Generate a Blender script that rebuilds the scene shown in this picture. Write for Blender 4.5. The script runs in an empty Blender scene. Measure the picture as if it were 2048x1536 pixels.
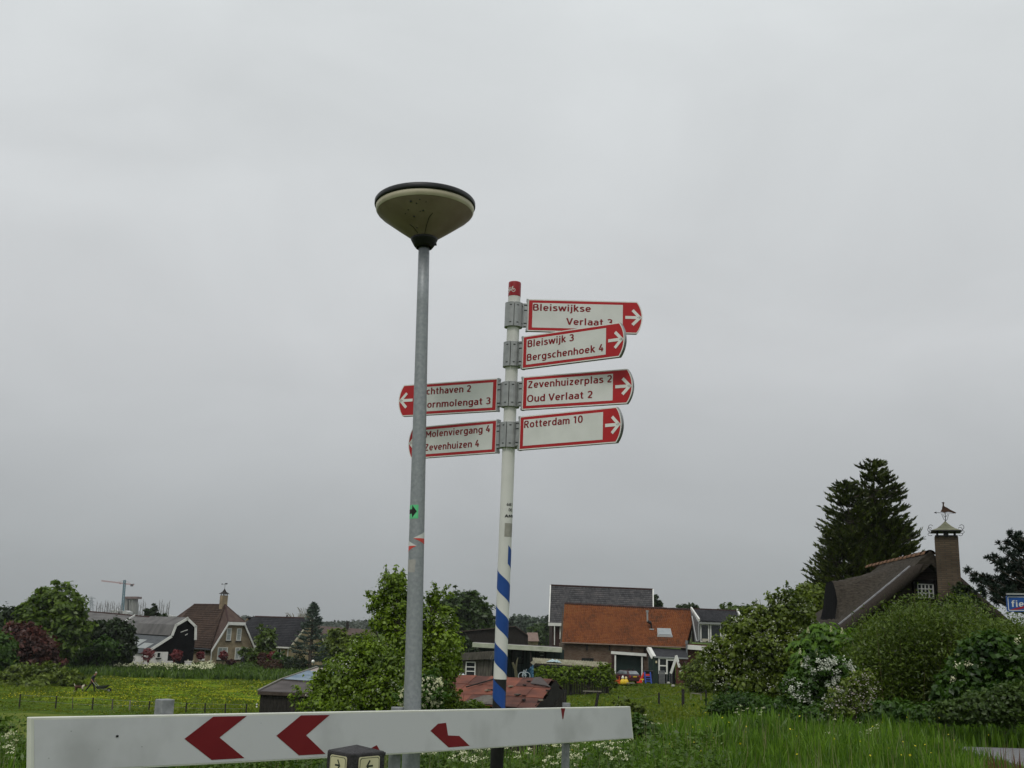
import bpy, math, random
import numpy as np
from mathutils import Vector, Matrix
R = math.radians
C = bpy.context.scene.collection
scene = bpy.context.scene
rng = np.random.default_rng(7)
random.seed(7)
HAZE = 0.00012

# ------------------------------------------------------------------ camera
FPX, EYE, ROLL = 2080.0, 1.6, 0.03
TH = math.atan((1252 - 768) / FPX)
ct, st, cro, sro = math.cos(TH), math.sin(TH), math.cos(ROLL), math.sin(ROLL)
cd = bpy.data.cameras.new('camera'); cam = bpy.data.objects.new('camera', cd); C.objects.link(cam)
cd.sensor_width = 36; cd.lens = FPX / 2048 * 36; cd.clip_start = .05; cd.clip_end = 9000
r0, u0, f0 = Vector((1, 0, 0)), Vector((0, -st, ct)), Vector((0, ct, st))
rr, uu = r0 * cro + u0 * sro, -r0 * sro + u0 * cro
M = Matrix((rr, uu, -f0)).transposed().to_4x4(); M.translation = (0, 0, EYE)
cam.matrix_world = M
scene.camera = cam

def U(px, py, Y):
    """world point at ground distance Y seen in the direction of a photo pixel"""
    A, B = px - 1024, py - 768
    a, b = A * cro + B * sro, -A * sro + B * cro
    dx, dy = a / FPX, -b / FPX
    t = Y / (ct - dy * st)
    return Vector((dx * t, Y, EYE + t * (dy * ct + st)))
def ppm(Y, py=1250):
    return FPX / (Y / (ct - (768 - py) / FPX * st))

# ------------------------------------------------------------------ light
SUN_EL, SUN_AZ = R(52), R(200)      # sun behind thick cloud, behind and left of the camera
w = bpy.data.worlds.new('World'); scene.world = w; w.use_nodes = True
nt = w.node_tree; N = nt.nodes; Lk = nt.links; N.clear()
out = N.new('ShaderNodeOutputWorld'); bg = N.new('ShaderNodeBackground')
sky = N.new('ShaderNodeTexSky'); sky.sky_type = 'NISHITA'; sky.sun_disc = False
sky.sun_elevation = SUN_EL; sky.sun_rotation = SUN_AZ; sky.dust_density = 3
tc = N.new('ShaderNodeTexCoord'); sep = N.new('ShaderNodeSeparateXYZ')
Lk.new(tc.outputs['Generated'], sep.inputs[0])
ramp = N.new('ShaderNodeValToRGB'); cr = ramp.color_ramp
stops = [(0, (.322, .345, .352)), (.05, (.375, .398, .408)), (.11, (.450, .470, .482)), (.26, (.600, .618, .630)), (.55, (.715, .747, .757)), (1, (.83, .865, .88))]
while len(cr.elements) < len(stops): cr.elements.new(.5)
for e, (p, c) in zip(cr.elements, stops): e.position = p; e.color = (*c, 1)
Lk.new(sep.outputs['Z'], ramp.inputs[0])
mp = N.new('ShaderNodeMapping'); mp.inputs['Scale'].default_value = (1, 1, 1.9); mp.inputs['Rotation'].default_value = (.3, .5, 0)
Lk.new(tc.outputs['Generated'], mp.inputs[0])
nz = N.new('ShaderNodeTexNoise'); nz.inputs['Scale'].default_value = 2.9; nz.inputs['Detail'].default_value = 5; nz.inputs['Roughness'].default_value = .5
nz.inputs['Distortion'].default_value = .4
Lk.new(mp.outputs[0], nz.inputs['Vector'])
mr = N.new('ShaderNodeMapRange'); mr.inputs[1].default_value = .3; mr.inputs[2].default_value = .7; mr.inputs[3].default_value = .925; mr.inputs[4].default_value = 1.075
Lk.new(nz.outputs[0], mr.inputs[0])
vm = N.new('ShaderNodeVectorMath'); vm.operation = 'SCALE'; Lk.new(ramp.outputs[0], vm.inputs[0]); Lk.new(mr.outputs[0], vm.inputs['Scale'])
vs = N.new('ShaderNodeVectorMath'); vs.operation = 'SCALE'; vs.inputs['Scale'].default_value = 10.0; Lk.new(vm.outputs[0], vs.inputs[0])
mx = N.new('ShaderNodeMix'); mx.data_type = 'RGBA'; mx.inputs[0].default_value = .97
Lk.new(sky.outputs[0], mx.inputs[6]); Lk.new(vs.outputs[0], mx.inputs[7])
Lk.new(mx.outputs[2], bg.inputs[0]); bg.inputs[1].default_value = .1
Lk.new(bg.outputs[0], out.inputs[0])
sd = bpy.data.lights.new('sun', 'SUN'); sd.energy = 1.1; sd.angle = R(14); sd.color = (1, .96, .9)
so = bpy.data.objects.new('sun', sd); C.objects.link(so)
so.rotation_euler = (R(90) - SUN_EL, 0, R(180) - SUN_AZ + R(180) - R(0))
d = Vector((math.sin(SUN_AZ) * math.cos(SUN_EL), math.cos(SUN_AZ) * math.cos(SUN_EL), math.sin(SUN_EL)))
so.rotation_euler = d.to_track_quat('Z', 'Y').to_euler()
scene.view_settings.view_transform = 'Standard'; scene.view_settings.look = 'None'
scene.view_settings.exposure = 0; scene.view_settings.gamma = 1

# ------------------------------------------------------------------ materials
MATS = {}
def mk(name, c1, c2=None, scale=8, rough=.8, bump=0, metal=0, detail=4, contrast=(.3, .7), stretch=None, spec=.3, bscale=None, coat=0):
    if name in MATS: return MATS[name]
    m = bpy.data.materials.new(name); m.use_nodes = True; t = m.node_tree; n = t.nodes; b = n['Principled BSDF']
    b.inputs['Roughness'].default_value = rough; b.inputs['Metallic'].default_value = metal
    b.inputs['Specular IOR Level'].default_value = spec; b.inputs['Coat Weight'].default_value = coat
    tcn = n.new('ShaderNodeTexCoord'); src = tcn.outputs['Object']
    if stretch:
        mpn = n.new('ShaderNodeMapping'); mpn.inputs['Scale'].default_value = stretch; t.links.new(src, mpn.inputs[0]); src = mpn.outputs[0]
    no = n.new('ShaderNodeTexNoise'); no.inputs['Scale'].default_value = scale; no.inputs['Detail'].default_value = detail
    t.links.new(src, no.inputs['Vector'])
    rp = n.new('ShaderNodeValToRGB'); rp.color_ramp.elements[0].position = contrast[0]; rp.color_ramp.elements[1].position = contrast[1]
    rp.color_ramp.elements[0].color = (*c1, 1); rp.color_ramp.elements[1].color = (*(c2 or [x * 1.15 for x in c1]), 1)
    t.links.new(no.outputs[0], rp.inputs[0]); t.links.new(rp.outputs[0], b.inputs['Base Color'])
    if bump:
        bp = n.new('ShaderNodeBump'); bp.inputs['Strength'].default_value = bump; bp.inputs['Distance'].default_value = .02
        n2 = n.new('ShaderNodeTexNoise'); n2.inputs['Scale'].default_value = bscale or scale * 4; n2.inputs['Detail'].default_value = 6
        t.links.new(src, n2.inputs['Vector']); t.links.new(n2.outputs[0], bp.inputs['Height']); t.links.new(bp.outputs[0], b.inputs['Normal'])
    MATS[name] = m; return m
def leafmat(name, dark, light, scale=1.0, trans=.35, hue=None):
    if name in MATS: return MATS[name]
    m = bpy.data.materials.new(name); m.use_nodes = True; t = m.node_tree; n = t.nodes; n.remove(n['Principled BSDF'])
    o = n['Material Output']
    at = n.new('ShaderNodeAttribute'); at.attribute_name = 'tone'
    tcn = n.new('ShaderNodeTexCoord'); no = n.new('ShaderNodeTexNoise'); no.inputs['Scale'].default_value = scale; no.inputs['Detail'].default_value = 2
    t.links.new(tcn.outputs['Object'], no.inputs['Vector'])
    ad = n.new('ShaderNodeMath'); ad.operation = 'MULTIPLY_ADD'; ad.inputs[1].default_value = .65
    mu = n.new('ShaderNodeMath'); mu.operation = 'MULTIPLY_ADD'; mu.inputs[1].default_value = 1.2; mu.inputs[2].default_value = -.42
    t.links.new(no.outputs[0], mu.inputs[0]); t.links.new(at.outputs['Fac'], ad.inputs[0]); t.links.new(mu.outputs[0], ad.inputs[2])
    rp = n.new('ShaderNodeValToRGB'); els = rp.color_ramp.elements
    els[0].color = (*dark, 1); els[1].color = (*light, 1); els[0].position = .05; els[1].position = .95
    if hue:
        e = els.new(.5); e.color = (*hue, 1)
    t.links.new(ad.outputs[0], rp.inputs[0])
    df = n.new('ShaderNodeBsdfDiffuse'); tr = n.new('ShaderNodeBsdfTranslucent'); gl = n.new('ShaderNodeBsdfGlossy'); gl.inputs['Roughness'].default_value = .45
    mm = n.new('ShaderNodeMixShader'); mm.inputs[0].default_value = trans
    m2 = n.new('ShaderNodeMixShader'); m2.inputs[0].default_value = .035
    for q in (df, tr): t.links.new(rp.outputs[0], q.inputs['Color'])
    t.links.new(df.outputs[0], mm.inputs[1]); t.links.new(tr.outputs[0], mm.inputs[2])
    t.links.new(mm.outputs[0], m2.inputs[1]); t.links.new(gl.outputs[0], m2.inputs[2]); t.links.new(m2.outputs[0], o.inputs[0])
    MATS[name] = m; return m
def coursed(name, c1, c2, mortar, bw, rh, rough=.9, msize=.012, bump=.5):
    """brick / slate courses for walls and far roofs, mapped on (x+y, z)"""
    if name in MATS: return MATS[name]
    m = bpy.data.materials.new(name); m.use_nodes = True; t = m.node_tree; n = t.nodes; b = n['Principled BSDF']
    b.inputs['Roughness'].default_value = rough; b.inputs['Specular IOR Level'].default_value = .2
    g = n.new('ShaderNodeTexCoord'); s_ = n.new('ShaderNodeSeparateXYZ'); t.links.new(g.outputs['Object'], s_.inputs[0])
    a = n.new('ShaderNodeMath'); a.operation = 'ADD'; t.links.new(s_.outputs[0], a.inputs[0]); t.links.new(s_.outputs[1], a.inputs[1])
    c = n.new('ShaderNodeCombineXYZ'); t.links.new(a.outputs[0], c.inputs[0]); t.links.new(s_.outputs[2], c.inputs[1])
    br = n.new('ShaderNodeTexBrick'); br.inputs['Scale'].default_value = 1; br.inputs['Brick Width'].default_value = bw; br.inputs['Row Height'].default_value = rh
    br.inputs['Mortar Size'].default_value = msize; br.inputs['Color1'].default_value = (*c1, 1); br.inputs['Color2'].default_value = (*c2, 1); br.inputs['Mortar'].default_value = (*mortar, 1)
    t.links.new(c.outputs[0], br.inputs['Vector'])
    no = n.new('ShaderNodeTexNoise'); no.inputs['Scale'].default_value = 1.1; no.inputs['Detail'].default_value = 5; t.links.new(g.outputs['Object'], no.inputs['Vector'])
    mr_ = n.new('ShaderNodeMapRange'); mr_.inputs[1].default_value = .3; mr_.inputs[2].default_value = .7; mr_.inputs[3].default_value = .68; mr_.inputs[4].default_value = 1.25; t.links.new(no.outputs[0], mr_.inputs[0])
    sc = n.new('ShaderNodeVectorMath'); sc.operation = 'SCALE'; t.links.new(br.outputs['Color'], sc.inputs[0]); t.links.new(mr_.outputs[0], sc.inputs['Scale'])
    t.links.new(sc.outputs[0], b.inputs['Base Color'])
    bp = n.new('ShaderNodeBump'); bp.inputs['Strength'].default_value = bump; bp.inputs['Distance'].default_value = .02; bp.invert = True
    t.links.new(br.outputs['Fac'], bp.inputs['Height']); t.links.new(bp.outputs[0], b.inputs['Normal'])
    MATS[name] = m; return m

galv = mk('galvanised', (.23, .25, .265), (.34, .36, .375), 55, .5, .1, .30, 8, (.25, .78))
galv2 = mk('galvanised_post', (.20, .21, .22), (.30, .31, .32), 40, .55, .1, .3)
alu = mk('aluminium', (.30, .31, .31), (.40, .41, .41), 30, .45, 0, .45)
alu_dark = mk('slot', (.02, .02, .02), None, 10, .7)
whitep = mk('white_paint', (.60, .60, .565), (.68, .68, .645), 3.5, .45, 0, 0, 6, (.35, .6))
panelw = mk('sign_white', (.64, .65, .62), (.72, .73, .70), 9, .4, 0, 0, 8, (.3, .68))
edgew = mk('sign_edge', (.70, .70, .66), (.80, .80, .77), 14, .5)
redf = mk('sign_red', (.40, .014, .018), (.46, .02, .024), 5, .4)
redl = mk('lettering_red', (.20, .006, .010), (.24, .01, .014), 5, .5)
bluep = mk('blue_paint', (.012, .055, .23), (.02, .075, .29), 8, .42)
blackp = mk('black_paint', (.008, .008, .009), (.018, .018, .018), 12, .5)
boardw = mk('barrier_white', (.46, .465, .475), (.595, .60, .62), 3.2, .38, 0, 0, 12, (.30, .52))
boardred = mk('barrier_red', (.165, .008, .014), (.195, .012, .018), 6, .4)
trimw = mk('barrier_trim', (.62, .63, .56), (.72, .73, .66), 10, .5)
wood_dark = mk('dark_board', (.012, .011, .010), (.035, .030, .026), 3, .85, .3, 0, 6, (.3, .7), (6, 6, .7))
wood_grey = mk('weathered_board', (.05, .045, .038), (.13, .12, .10), 3, .9, .3, 0, 6, (.3, .7), (6, 6, .6))
bark = mk('bark', (.035, .028, .02), (.10, .085, .065), 6, .95, .5, 0, 6, (.3, .7), (1, 1, .3))
whitewood = mk('white_wood', (.62, .62, .58), (.76, .76, .72), 2, .6)
glass_dark = mk('window_glass', (.012, .015, .018), (.03, .035, .04), 1.2, .08, 0, 0, 2, (.3, .7), None, .6)
glass_pale = mk('window_glass_pale', (.28, .31, .31), (.42, .45, .44), 1.5, .12, 0, 0, 2, (.3, .7), None, .6)

# ------------------------------------------------------------------ mesh helpers
def setp(o, label=None, cat=None, group=None, kind=None):
    if label: o['label'] = label
    if cat: o['category'] = cat
    if group: o['group'] = group
    if kind: o['kind'] = kind
    return o
def thing(name, label, cat, loc=(0, 0, 0), group=None):
    o = bpy.data.objects.new(name, None); C.objects.link(o); o.location = loc; o.empty_display_size = .3
    return setp(o, label, cat, group)
class MB:
    def __init__(s): s.v = []; s.f = []; s.m = []
    def add(s, v, f, m=0):
        k = len(s.v); s.v += [tuple(x) for x in v]; s.f += [tuple(i + k for i in q) for q in f]; s.m += [m] * len(f); return s
    def box(s, c, size, rot=None, m=0):
        x, y, z = [q / 2 for q in size]; c = Vector(c)
        vs_ = [Vector(p) for p in ((-x, -y, -z), (x, -y, -z), (x, y, -z), (-x, y, -z), (-x, -y, z), (x, -y, z), (x, y, z), (-x, y, z))]
        if rot is not None: vs_ = [rot @ p for p in vs_]
        return s.add([p + c for p in vs_], [(0, 3, 2, 1), (4, 5, 6, 7), (0, 1, 5, 4), (1, 2, 6, 5), (2, 3, 7, 6), (3, 0, 4, 7)], m)
    def bar(s, a, b, wd, ht=None, m=0, upv=(0, 0, 1)):
        a, b = Vector(a), Vector(b); d_ = b - a; L = d_.length
        if L < 1e-6: return s
        z = d_.normalized(); x = Vector(upv).cross(z)
        if x.length < 1e-3: x = Vector((1, 0, 0)).cross(z)
        x.normalize(); y = z.cross(x)
        return s.box((a + b) / 2, (wd, ht or wd, L), Matrix((x, y, z)).transposed(), m)
    def tube(s, pts, rad, seg=10, m=0, cap=True):
        pts = [Vector(p) for p in pts]; n = len(pts)
        if not hasattr(rad, '__len__'): rad = [rad] * n
        rings = []; k0 = len(s.v); V = []; F = []
        for i, p in enumerate(pts):
            d_ = (pts[min(i + 1, n - 1)] - pts[max(i - 1, 0)]).normalized()
            x = d_.cross(Vector((0, 1, 0)));
            if x.length < .1: x = d_.cross(Vector((1, 0, 0)))
            x.normalize(); y = d_.cross(x)
            V += [p + (x * math.cos(a) + y * math.sin(a)) * rad[i] for a in [2 * math.pi * j / seg for j in range(seg)]]
        for i in range(n - 1):
            for j in range(seg):
                a = i * seg + j; b = i * seg + (j + 1) % seg; F.append((a, b, b + seg, a + seg))
        if cap: F.append(tuple(range(seg - 1, -1, -1))); F.append(tuple((n - 1) * seg + j for j in range(seg)))
        return s.add(V, F, m)
    def lathe(s, prof, seg=32, c=(0, 0, 0), m=0):
        c = Vector(c); V = []; F = []; n = len(prof)
        for r_, z_ in prof: V += [c + Vector((r_ * math.cos(2 * math.pi * j / seg), r_ * math.sin(2 * math.pi * j / seg), z_)) for j in range(seg)]
        for i in range(n - 1):
            for j in range(seg):
                a = i * seg + j; b = i * seg + (j + 1) % seg; F.append((a, b, b + seg, a + seg))
        return s.add(V, F, m)
    def slab(s, poly, thick, m=0):
        """polygon (3-D, in order) thickened along its own normal"""
        P = [Vector(p) for p in poly]; nrm = Vector((0, 0, 0))
        for i in range(len(P)): nrm += (P[i] - P[0]).cross(P[(i + 1) % len(P)] - P[0])
        nrm.normalize(); n = len(P); Q = [p - nrm * thick for p in P]
        F = [tuple(range(n)), tuple(range(2 * n - 1, n - 1, -1))] + [(i, i + n, (i + 1) % n + n, (i + 1) % n) for i in range(n)]
        return s.add(P + Q, F, m)
    def build(s, name, mats, parent=None, smooth=False, world=False, bevel=0):
        me = bpy.data.meshes.new(name)
        off = Vector((0, 0, 0))
        if world and parent is not None:
            p = parent
            while p is not None: off += p.location; p = p.parent
        me.from_pydata([Vector(v) - off for v in s.v], [], s.f)
        for mm in (mats if isinstance(mats, (list, tuple)) else [mats]): me.materials.append(mm)
        if len(me.materials) > 1: me.polygons.foreach_set('material_index', s.m)
        if smooth: me.polygons.foreach_set('use_smooth', [True] * len(me.polygons))
        me.update(); o = bpy.data.objects.new(name, me); C.objects.link(o)
        if parent is not None: o.parent = parent
        if bevel:
            b = o.modifiers.new('bevel', 'BEVEL'); b.width = bevel; b.segments = 2; b.limit_method = 'ANGLE'
        return o
def npmesh(name, V, F, mat, parent=None, tone=None, smooth=False):
    me = bpy.data.meshes.new(name); nv, nf, k = len(V), len(F), F.shape[1]
    me.vertices.add(nv); me.vertices.foreach_set('co', np.asarray(V, np.float32).ravel())
    me.loops.add(nf * k); me.loops.foreach_set('vertex_index', np.asarray(F, np.int32).ravel())
    me.polygons.add(nf); me.polygons.foreach_set('loop_start', np.arange(0, nf * k, k, dtype=np.int32))
    try: me.polygons.foreach_set('loop_total', np.full(nf, k, np.int32))
    except Exception: pass
    if smooth: me.polygons.foreach_set('use_smooth', np.ones(nf, bool))
    for mm in (mat if isinstance(mat, (list, tuple)) else [mat]): me.materials.append(mm)
    if tone is not None:
        a = me.attributes.new('tone', 'FLOAT', 'FACE'); a.data.foreach_set('value', np.asarray(tone, np.float32))
    me.update(calc_edges=True); o = bpy.data.objects.new(name, me); C.objects.link(o)
    if parent is not None: o.parent = parent
    return o
def copy_tree(o, parent=None):
    c = o.copy(); C.objects.link(c); c.parent = parent
    for ch in list(o.children): copy_tree(ch, c)
    return c

# ------------------------------------------------------------------ terrain
def sm(t): t = np.clip(t, 0, 1); return t * t * (3 - 2 * t)
def terrain(x, y):
    x = np.asarray(x, float); y = np.asarray(y, float)
    y0 = 10.5 + 7.0 * sm((x + .5) / 5.5)
    D = 5.05 - 1.05 * sm((x + 8) / 16) - 1.4 * sm((x - 7) / 6) * (1 - sm((y - 46) / 30))
    t = sm((y - y0) / 25)
    t = t * (1 - sm((-y - 14) / 25)) + sm((-y - 14) / 25)
    bumps = .10 * np.sin(x * .31 + 1) * np.cos(y * .23) + .05 * np.sin(x * .9 + y * .4) + .03 * np.sin(y * 1.7 - x * .6)
    return -D * t + bumps * np.clip((y - 12) / 20, 0.15, 1) * np.clip(1 - (y - 200) / 300, 0, 1)
def tz(x, y): return float(terrain(x, y))
def spaced(a, b, n, p):
    t = np.linspace(-1, 1, n); s_ = np.sign(t) * np.abs(t) ** p
    return np.where(s_ < 0, -s_ * a, s_ * b)
gx = spaced(-3500, 3500, 201, 3.4); gy = np.concatenate([[-900, -400, -200, -100, -60, -40, -30, -24, -18], np.arange(-14, 60, .75), 60 + (np.linspace(0, 1, 90) ** 2.6) * 4500])
GX, GY = np.meshgrid(gx, gy); GZ = terrain(GX, GY)
V = np.stack([GX, GY, GZ], -1).reshape(-1, 3); nx_, ny_ = len(gx), len(gy)
ii = (np.arange(ny_ - 1)[:, None] * nx_ + np.arange(nx_ - 1)[None]).ravel()
F = np.stack([ii, ii + 1, ii + 1 + nx_, ii + nx_], 1)
gm = bpy.data.materials.new('ground_grass'); gm.use_nodes = True; t = gm.node_tree; n = t.nodes; b = n['Principled BSDF']; b.inputs['Roughness'].default_value = 1; b.inputs['Specular IOR Level'].default_value = .05
g = n.new('ShaderNodeTexCoord'); L_ = t.links.new
def noise_(sc, det=5, vec=None):
    q = n.new('ShaderNodeTexNoise'); q.inputs['Scale'].default_value = sc; q.inputs['Detail'].default_value = det; L_(vec or g.outputs['Object'], q.inputs['Vector']); return q
def ramp_(src, stops_):
    q = n.new('ShaderNodeValToRGB'); e = q.color_ramp.elements
    while len(e) < len(stops_): e.new(.5)
    for el, (p, c) in zip(e, stops_): el.position = p; el.color = (*c, 1)
    L_(src, q.inputs[0]); return q
n1, n2, n3 = noise_(.12), noise_(1.1, 8), noise_(.5, 6)
base = ramp_(n2.outputs[0], [(.3, (.034, .062, .006)), (.55, (.070, .115, .012)), (.75, (.110, .155, .022))])
mead = ramp_(n3.outputs[0], [(.36, (.08, .145, .008)), (.50, (.13, .19, .008)), (.62, (.20, .22, .006)), (.75, (.25, .24, .008))])
mown = ramp_(n2.outputs[0], [(.3, (.095, .135, .022)), (.7, (.15, .175, .032))])
sx = n.new('ShaderNodeSeparateXYZ'); L_(g.outputs['Object'], sx.inputs[0])
def rangemask(src, a0, a1, b0, b1):
    m1 = n.new('ShaderNodeMapRange'); m1.interpolation_type = 'SMOOTHSTEP'; m1.inputs[1].default_value = a0; m1.inputs[2].default_value = a1; L_(src, m1.inputs[0])
    m2_ = n.new('ShaderNodeMapRange'); m2_.interpolation_type = 'SMOOTHSTEP'; m2_.inputs[1].default_value = b0; m2_.inputs[2].default_value = b1; m2_.inputs[3].default_value = 1; m2_.inputs[4].default_value = 0; L_(src, m2_.inputs[0])
    q = n.new('ShaderNodeMath'); q.operation = 'MULTIPLY'; L_(m1.outputs[0], q.inputs[0]); L_(m2_.outputs[0], q.inputs[1]); return q
def mul_(a, b_):
    q = n.new('ShaderNodeMath'); q.operation = 'MULTIPLY'; L_(a.outputs[0], q.inputs[0]); L_(b_.outputs[0], q.inputs[1]); return q
wob = n.new('ShaderNodeMath'); wob.operation = 'MULTIPLY_ADD'; wob.inputs[1].default_value = 14; L_(n1.outputs[0], wob.inputs[0]); L_(sx.outputs[1], wob.inputs[2])
wobx = n.new('ShaderNodeMath'); wobx.operation = 'MULTIPLY_ADD'; wobx.inputs[1].default_value = 10; L_(n1.outputs[0], wobx.inputs[0]); L_(sx.outputs[0], wobx.inputs[2])
mm1 = mul_(rangemask(wob.outputs[0], 84, 96, 121, 127), rangemask(wobx.outputs[0], -42, -28, -4, 4))
mm2 = mul_(rangemask(sx.outputs[1], 44, 55, 72, 73.5), rangemask(sx.outputs[0], -90, -80, -16, -10))
def mixc(fac, a, b_):
    q = n.new('ShaderNodeMix'); q.data_type = 'RGBA'; L_(fac.outputs[0], q.inputs[0]); L_(a, q.inputs[6]); L_(b_, q.inputs[7]); return q
c1 = mixc(mm1, base.outputs[0], mead.outputs[0]); c2 = mixc(mm2, c1.outputs[2], mown.outputs[0])
L_(c2.outputs[2], b.inputs['Base Color'])
bp = n.new('ShaderNodeBump'); bp.inputs['Strength'].default_value = .9; bp.inputs['Distance'].default_value = .25; nb = noise_(3.5, 10); L_(nb.outputs[0], bp.inputs['Height']); L_(bp.outputs[0], b.inputs['Normal'])
setp(npmesh('ground', V, F, gm, smooth=True), kind='structure')

# cycle road on the crest at the right
asph = mk('asphalt', (.13, .13, .135), (.21, .21, .215), 30, .9, .4, 0, 8)
rb = MB()
xs = np.linspace(6.7, 40, 40)
for i in range(len(xs) - 1):
    def row(x): return [(x, 13.4, 0), (x, 16.3, 0)]
    a, b_ = row(xs[i]), row(xs[i + 1])
    rb.add([(*a[0][:2], .045), (*b_[0][:2], .045), (*b_[1][:2], .045), (*a[1][:2], .045), (*a[0][:2], -.3), (*b_[0][:2], -.3), (*b_[1][:2], -.3), (*a[1][:2], -.3)],
           [(0, 1, 2, 3), (0, 4, 5, 1), (2, 6, 7, 3)] + ([(3, 7, 4, 0)] if i == 0 else []))
setp(rb.build('cycle_path', asph), kind='structure')

# ------------------------------------------------------------------ foliage
def unit(a): return a / np.maximum(np.linalg.norm(a, axis=-1, keepdims=True), 1e-9)
def spray_quads(c, t_, size, r, asp=.2):
    t_ = unit(t_); b_ = unit(np.cross(t_, r.normal(size=t_.shape))); s_ = size[:, None]
    V_ = np.stack([c - t_ * s_ * .6, c + b_ * s_ * asp, c + t_ * s_, c - b_ * s_ * asp], 1).reshape(-1, 3)
    return V_, np.arange(len(c) * 4).reshape(-1, 4)
def leaf_quads(c, nrm, size, r, asp=.5):
    n_ = len(c); t_ = unit(np.cross(nrm, unit(r.normal(size=(n_, 3))))); b_ = np.cross(nrm, t_)
    s_ = size[:, None]
    V_ = np.stack([c + t_ * s_, c + b_ * s_ * asp + nrm * s_ * .12, c - t_ * s_, c - b_ * s_ * asp + nrm * s_ * .12], 1).reshape(-1, 3)
    F_ = np.arange(n_ * 4).reshape(-1, 4); return V_, F_
def crown_points(blobs, n_, r, per=26, clump=.16, inner=.25):
    """leaf centres gathered in clumps over a set of ellipsoids (centre, radii)"""
    cs = np.array([list(b_[0]) for b_ in blobs]); rs = np.array([list(b_[1]) for b_ in blobs])
    wgt = (rs[:, 0] * rs[:, 2]) ** 1.0; wgt /= wgt.sum()
    k = max(4, n_ // per); bi = r.choice(len(blobs), k, p=wgt)
    d_ = unit(r.normal(size=(k, 3))); rad = np.where(r.random(k) < inner, r.uniform(.3, .8, k), r.uniform(.74, 1.08, k)); sprig = r.random(k) < .13; rad = np.where(sprig, r.uniform(1.04, 1.30, k), rad)
    cc = cs[bi] + d_ * rs[bi] * rad[:, None]
    ci = r.integers(0, k, n_); crad = clump * (rs[bi[ci]].mean(1)) * (r.uniform(.5, 1.6, k) * np.where(sprig, .6, 1))[ci]
    p = cc[ci] + r.normal(size=(n_, 3)) * crad[:, None] * np.array([1, 1, .75])
    out_ = unit(p - cs[bi[ci]]); tone_c = r.random(k)
    return p, out_, ci, tone_c
def crown(name, blobs, n_, size, mat, parent, seed, per=26, clump=.16, inner=.25, asp=.5, upbias=.5, zmin=None):
    r = np.random.default_rng(seed); p, o_, ci, tcn = crown_points(blobs, n_, r, per, clump, inner)
    if zmin is not None: p[:, 2] = np.maximum(p[:, 2], zmin + r.random(n_) * .2)
    nrm = unit(o_ * .7 + np.array([0, 0, upbias]) + r.normal(size=(n_, 3)) * .55)
    V_, F_ = leaf_quads(p, nrm, size * r.uniform(.45, 1.45, n_), r, asp)
    off = np.zeros(3); q = parent
    while q is not None: off += np.array(q.location); q = q.parent
    tone = np.clip(.55 * tcn[ci] + .45 * r.random(n_), 0, 1)
    return npmesh(name, V_ - off, F_, mat, parent, tone)
def limbs(name, base, blobs, rad, mat, parent, seed, sub=3, tip=.12):
    rd = random.Random(seed); mb = MB(); base = Vector(base)
    top = max((Vector(b_[0]) for b_ in blobs), key=lambda v: v.z)
    fork = base.lerp(Vector((top.x, top.y, top.z)), .28)
    mb.tube([base + Vector((0, 0, -.3)), base.lerp(fork, .5) + Vector((rd.uniform(-1, 1), 0, 0)) * rad * .4, fork], [rad * 1.25, rad, rad * .85], 8)
    for c_, rs_ in blobs:
        c_ = Vector(c_); mid = fork.lerp(c_, .5) + Vector((rd.uniform(-1, 1), rd.uniform(-1, 1), rd.uniform(-.2, .6))) * rs_[0] * .25
        mb.tube([fork, mid, c_], [rad * .6, rad * .35, rad * .12], 6)
        for _ in range(sub):
            e = c_ + Vector((rd.gauss(0, 1), rd.gauss(0, 1), rd.gauss(.2, 1))).normalized() * rs_[0] * .92
            st_ = fork.lerp(c_, rd.uniform(.5, .95)); mb.tube([st_, st_.lerp(e, .5) + Vector((0, 0, rs_[0] * .08)), e], [rad * .22, rad * .12, rad * .04], 5)
    return mb.build(name, mat, parent, world=True)
def pblobs(lst, Y, depth=.9):
    o_ = []
    for q in lst:
        px, py, rx, ry = q[:4]; dy = q[4] if len(q) > 4 else 0
        k = ppm(Y + dy, py); o_.append((U(px, py, Y + dy), (rx / k, (rx + ry) / 2 / k * depth, ry / k)))
    return o_
def tree(name, label, cat, Y, bl, n_, size, mat, seed, trad=.12, group=None, base=None, trunkmat=None, **kw):
    blobs = pblobs(bl, Y); bx = base if base is not None else sum(b_[0].x for b_ in blobs) / len(blobs)
    g_ = thing(name, label, cat, (bx, Y, tz(bx, Y)), group)
    limbs('trunk', (bx, Y, tz(bx, Y)), blobs, trad, trunkmat or bark, g_, seed)
    crown('crown', blobs, n_, size, mat, g_, seed, **kw)
    return g_, blobs
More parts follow.
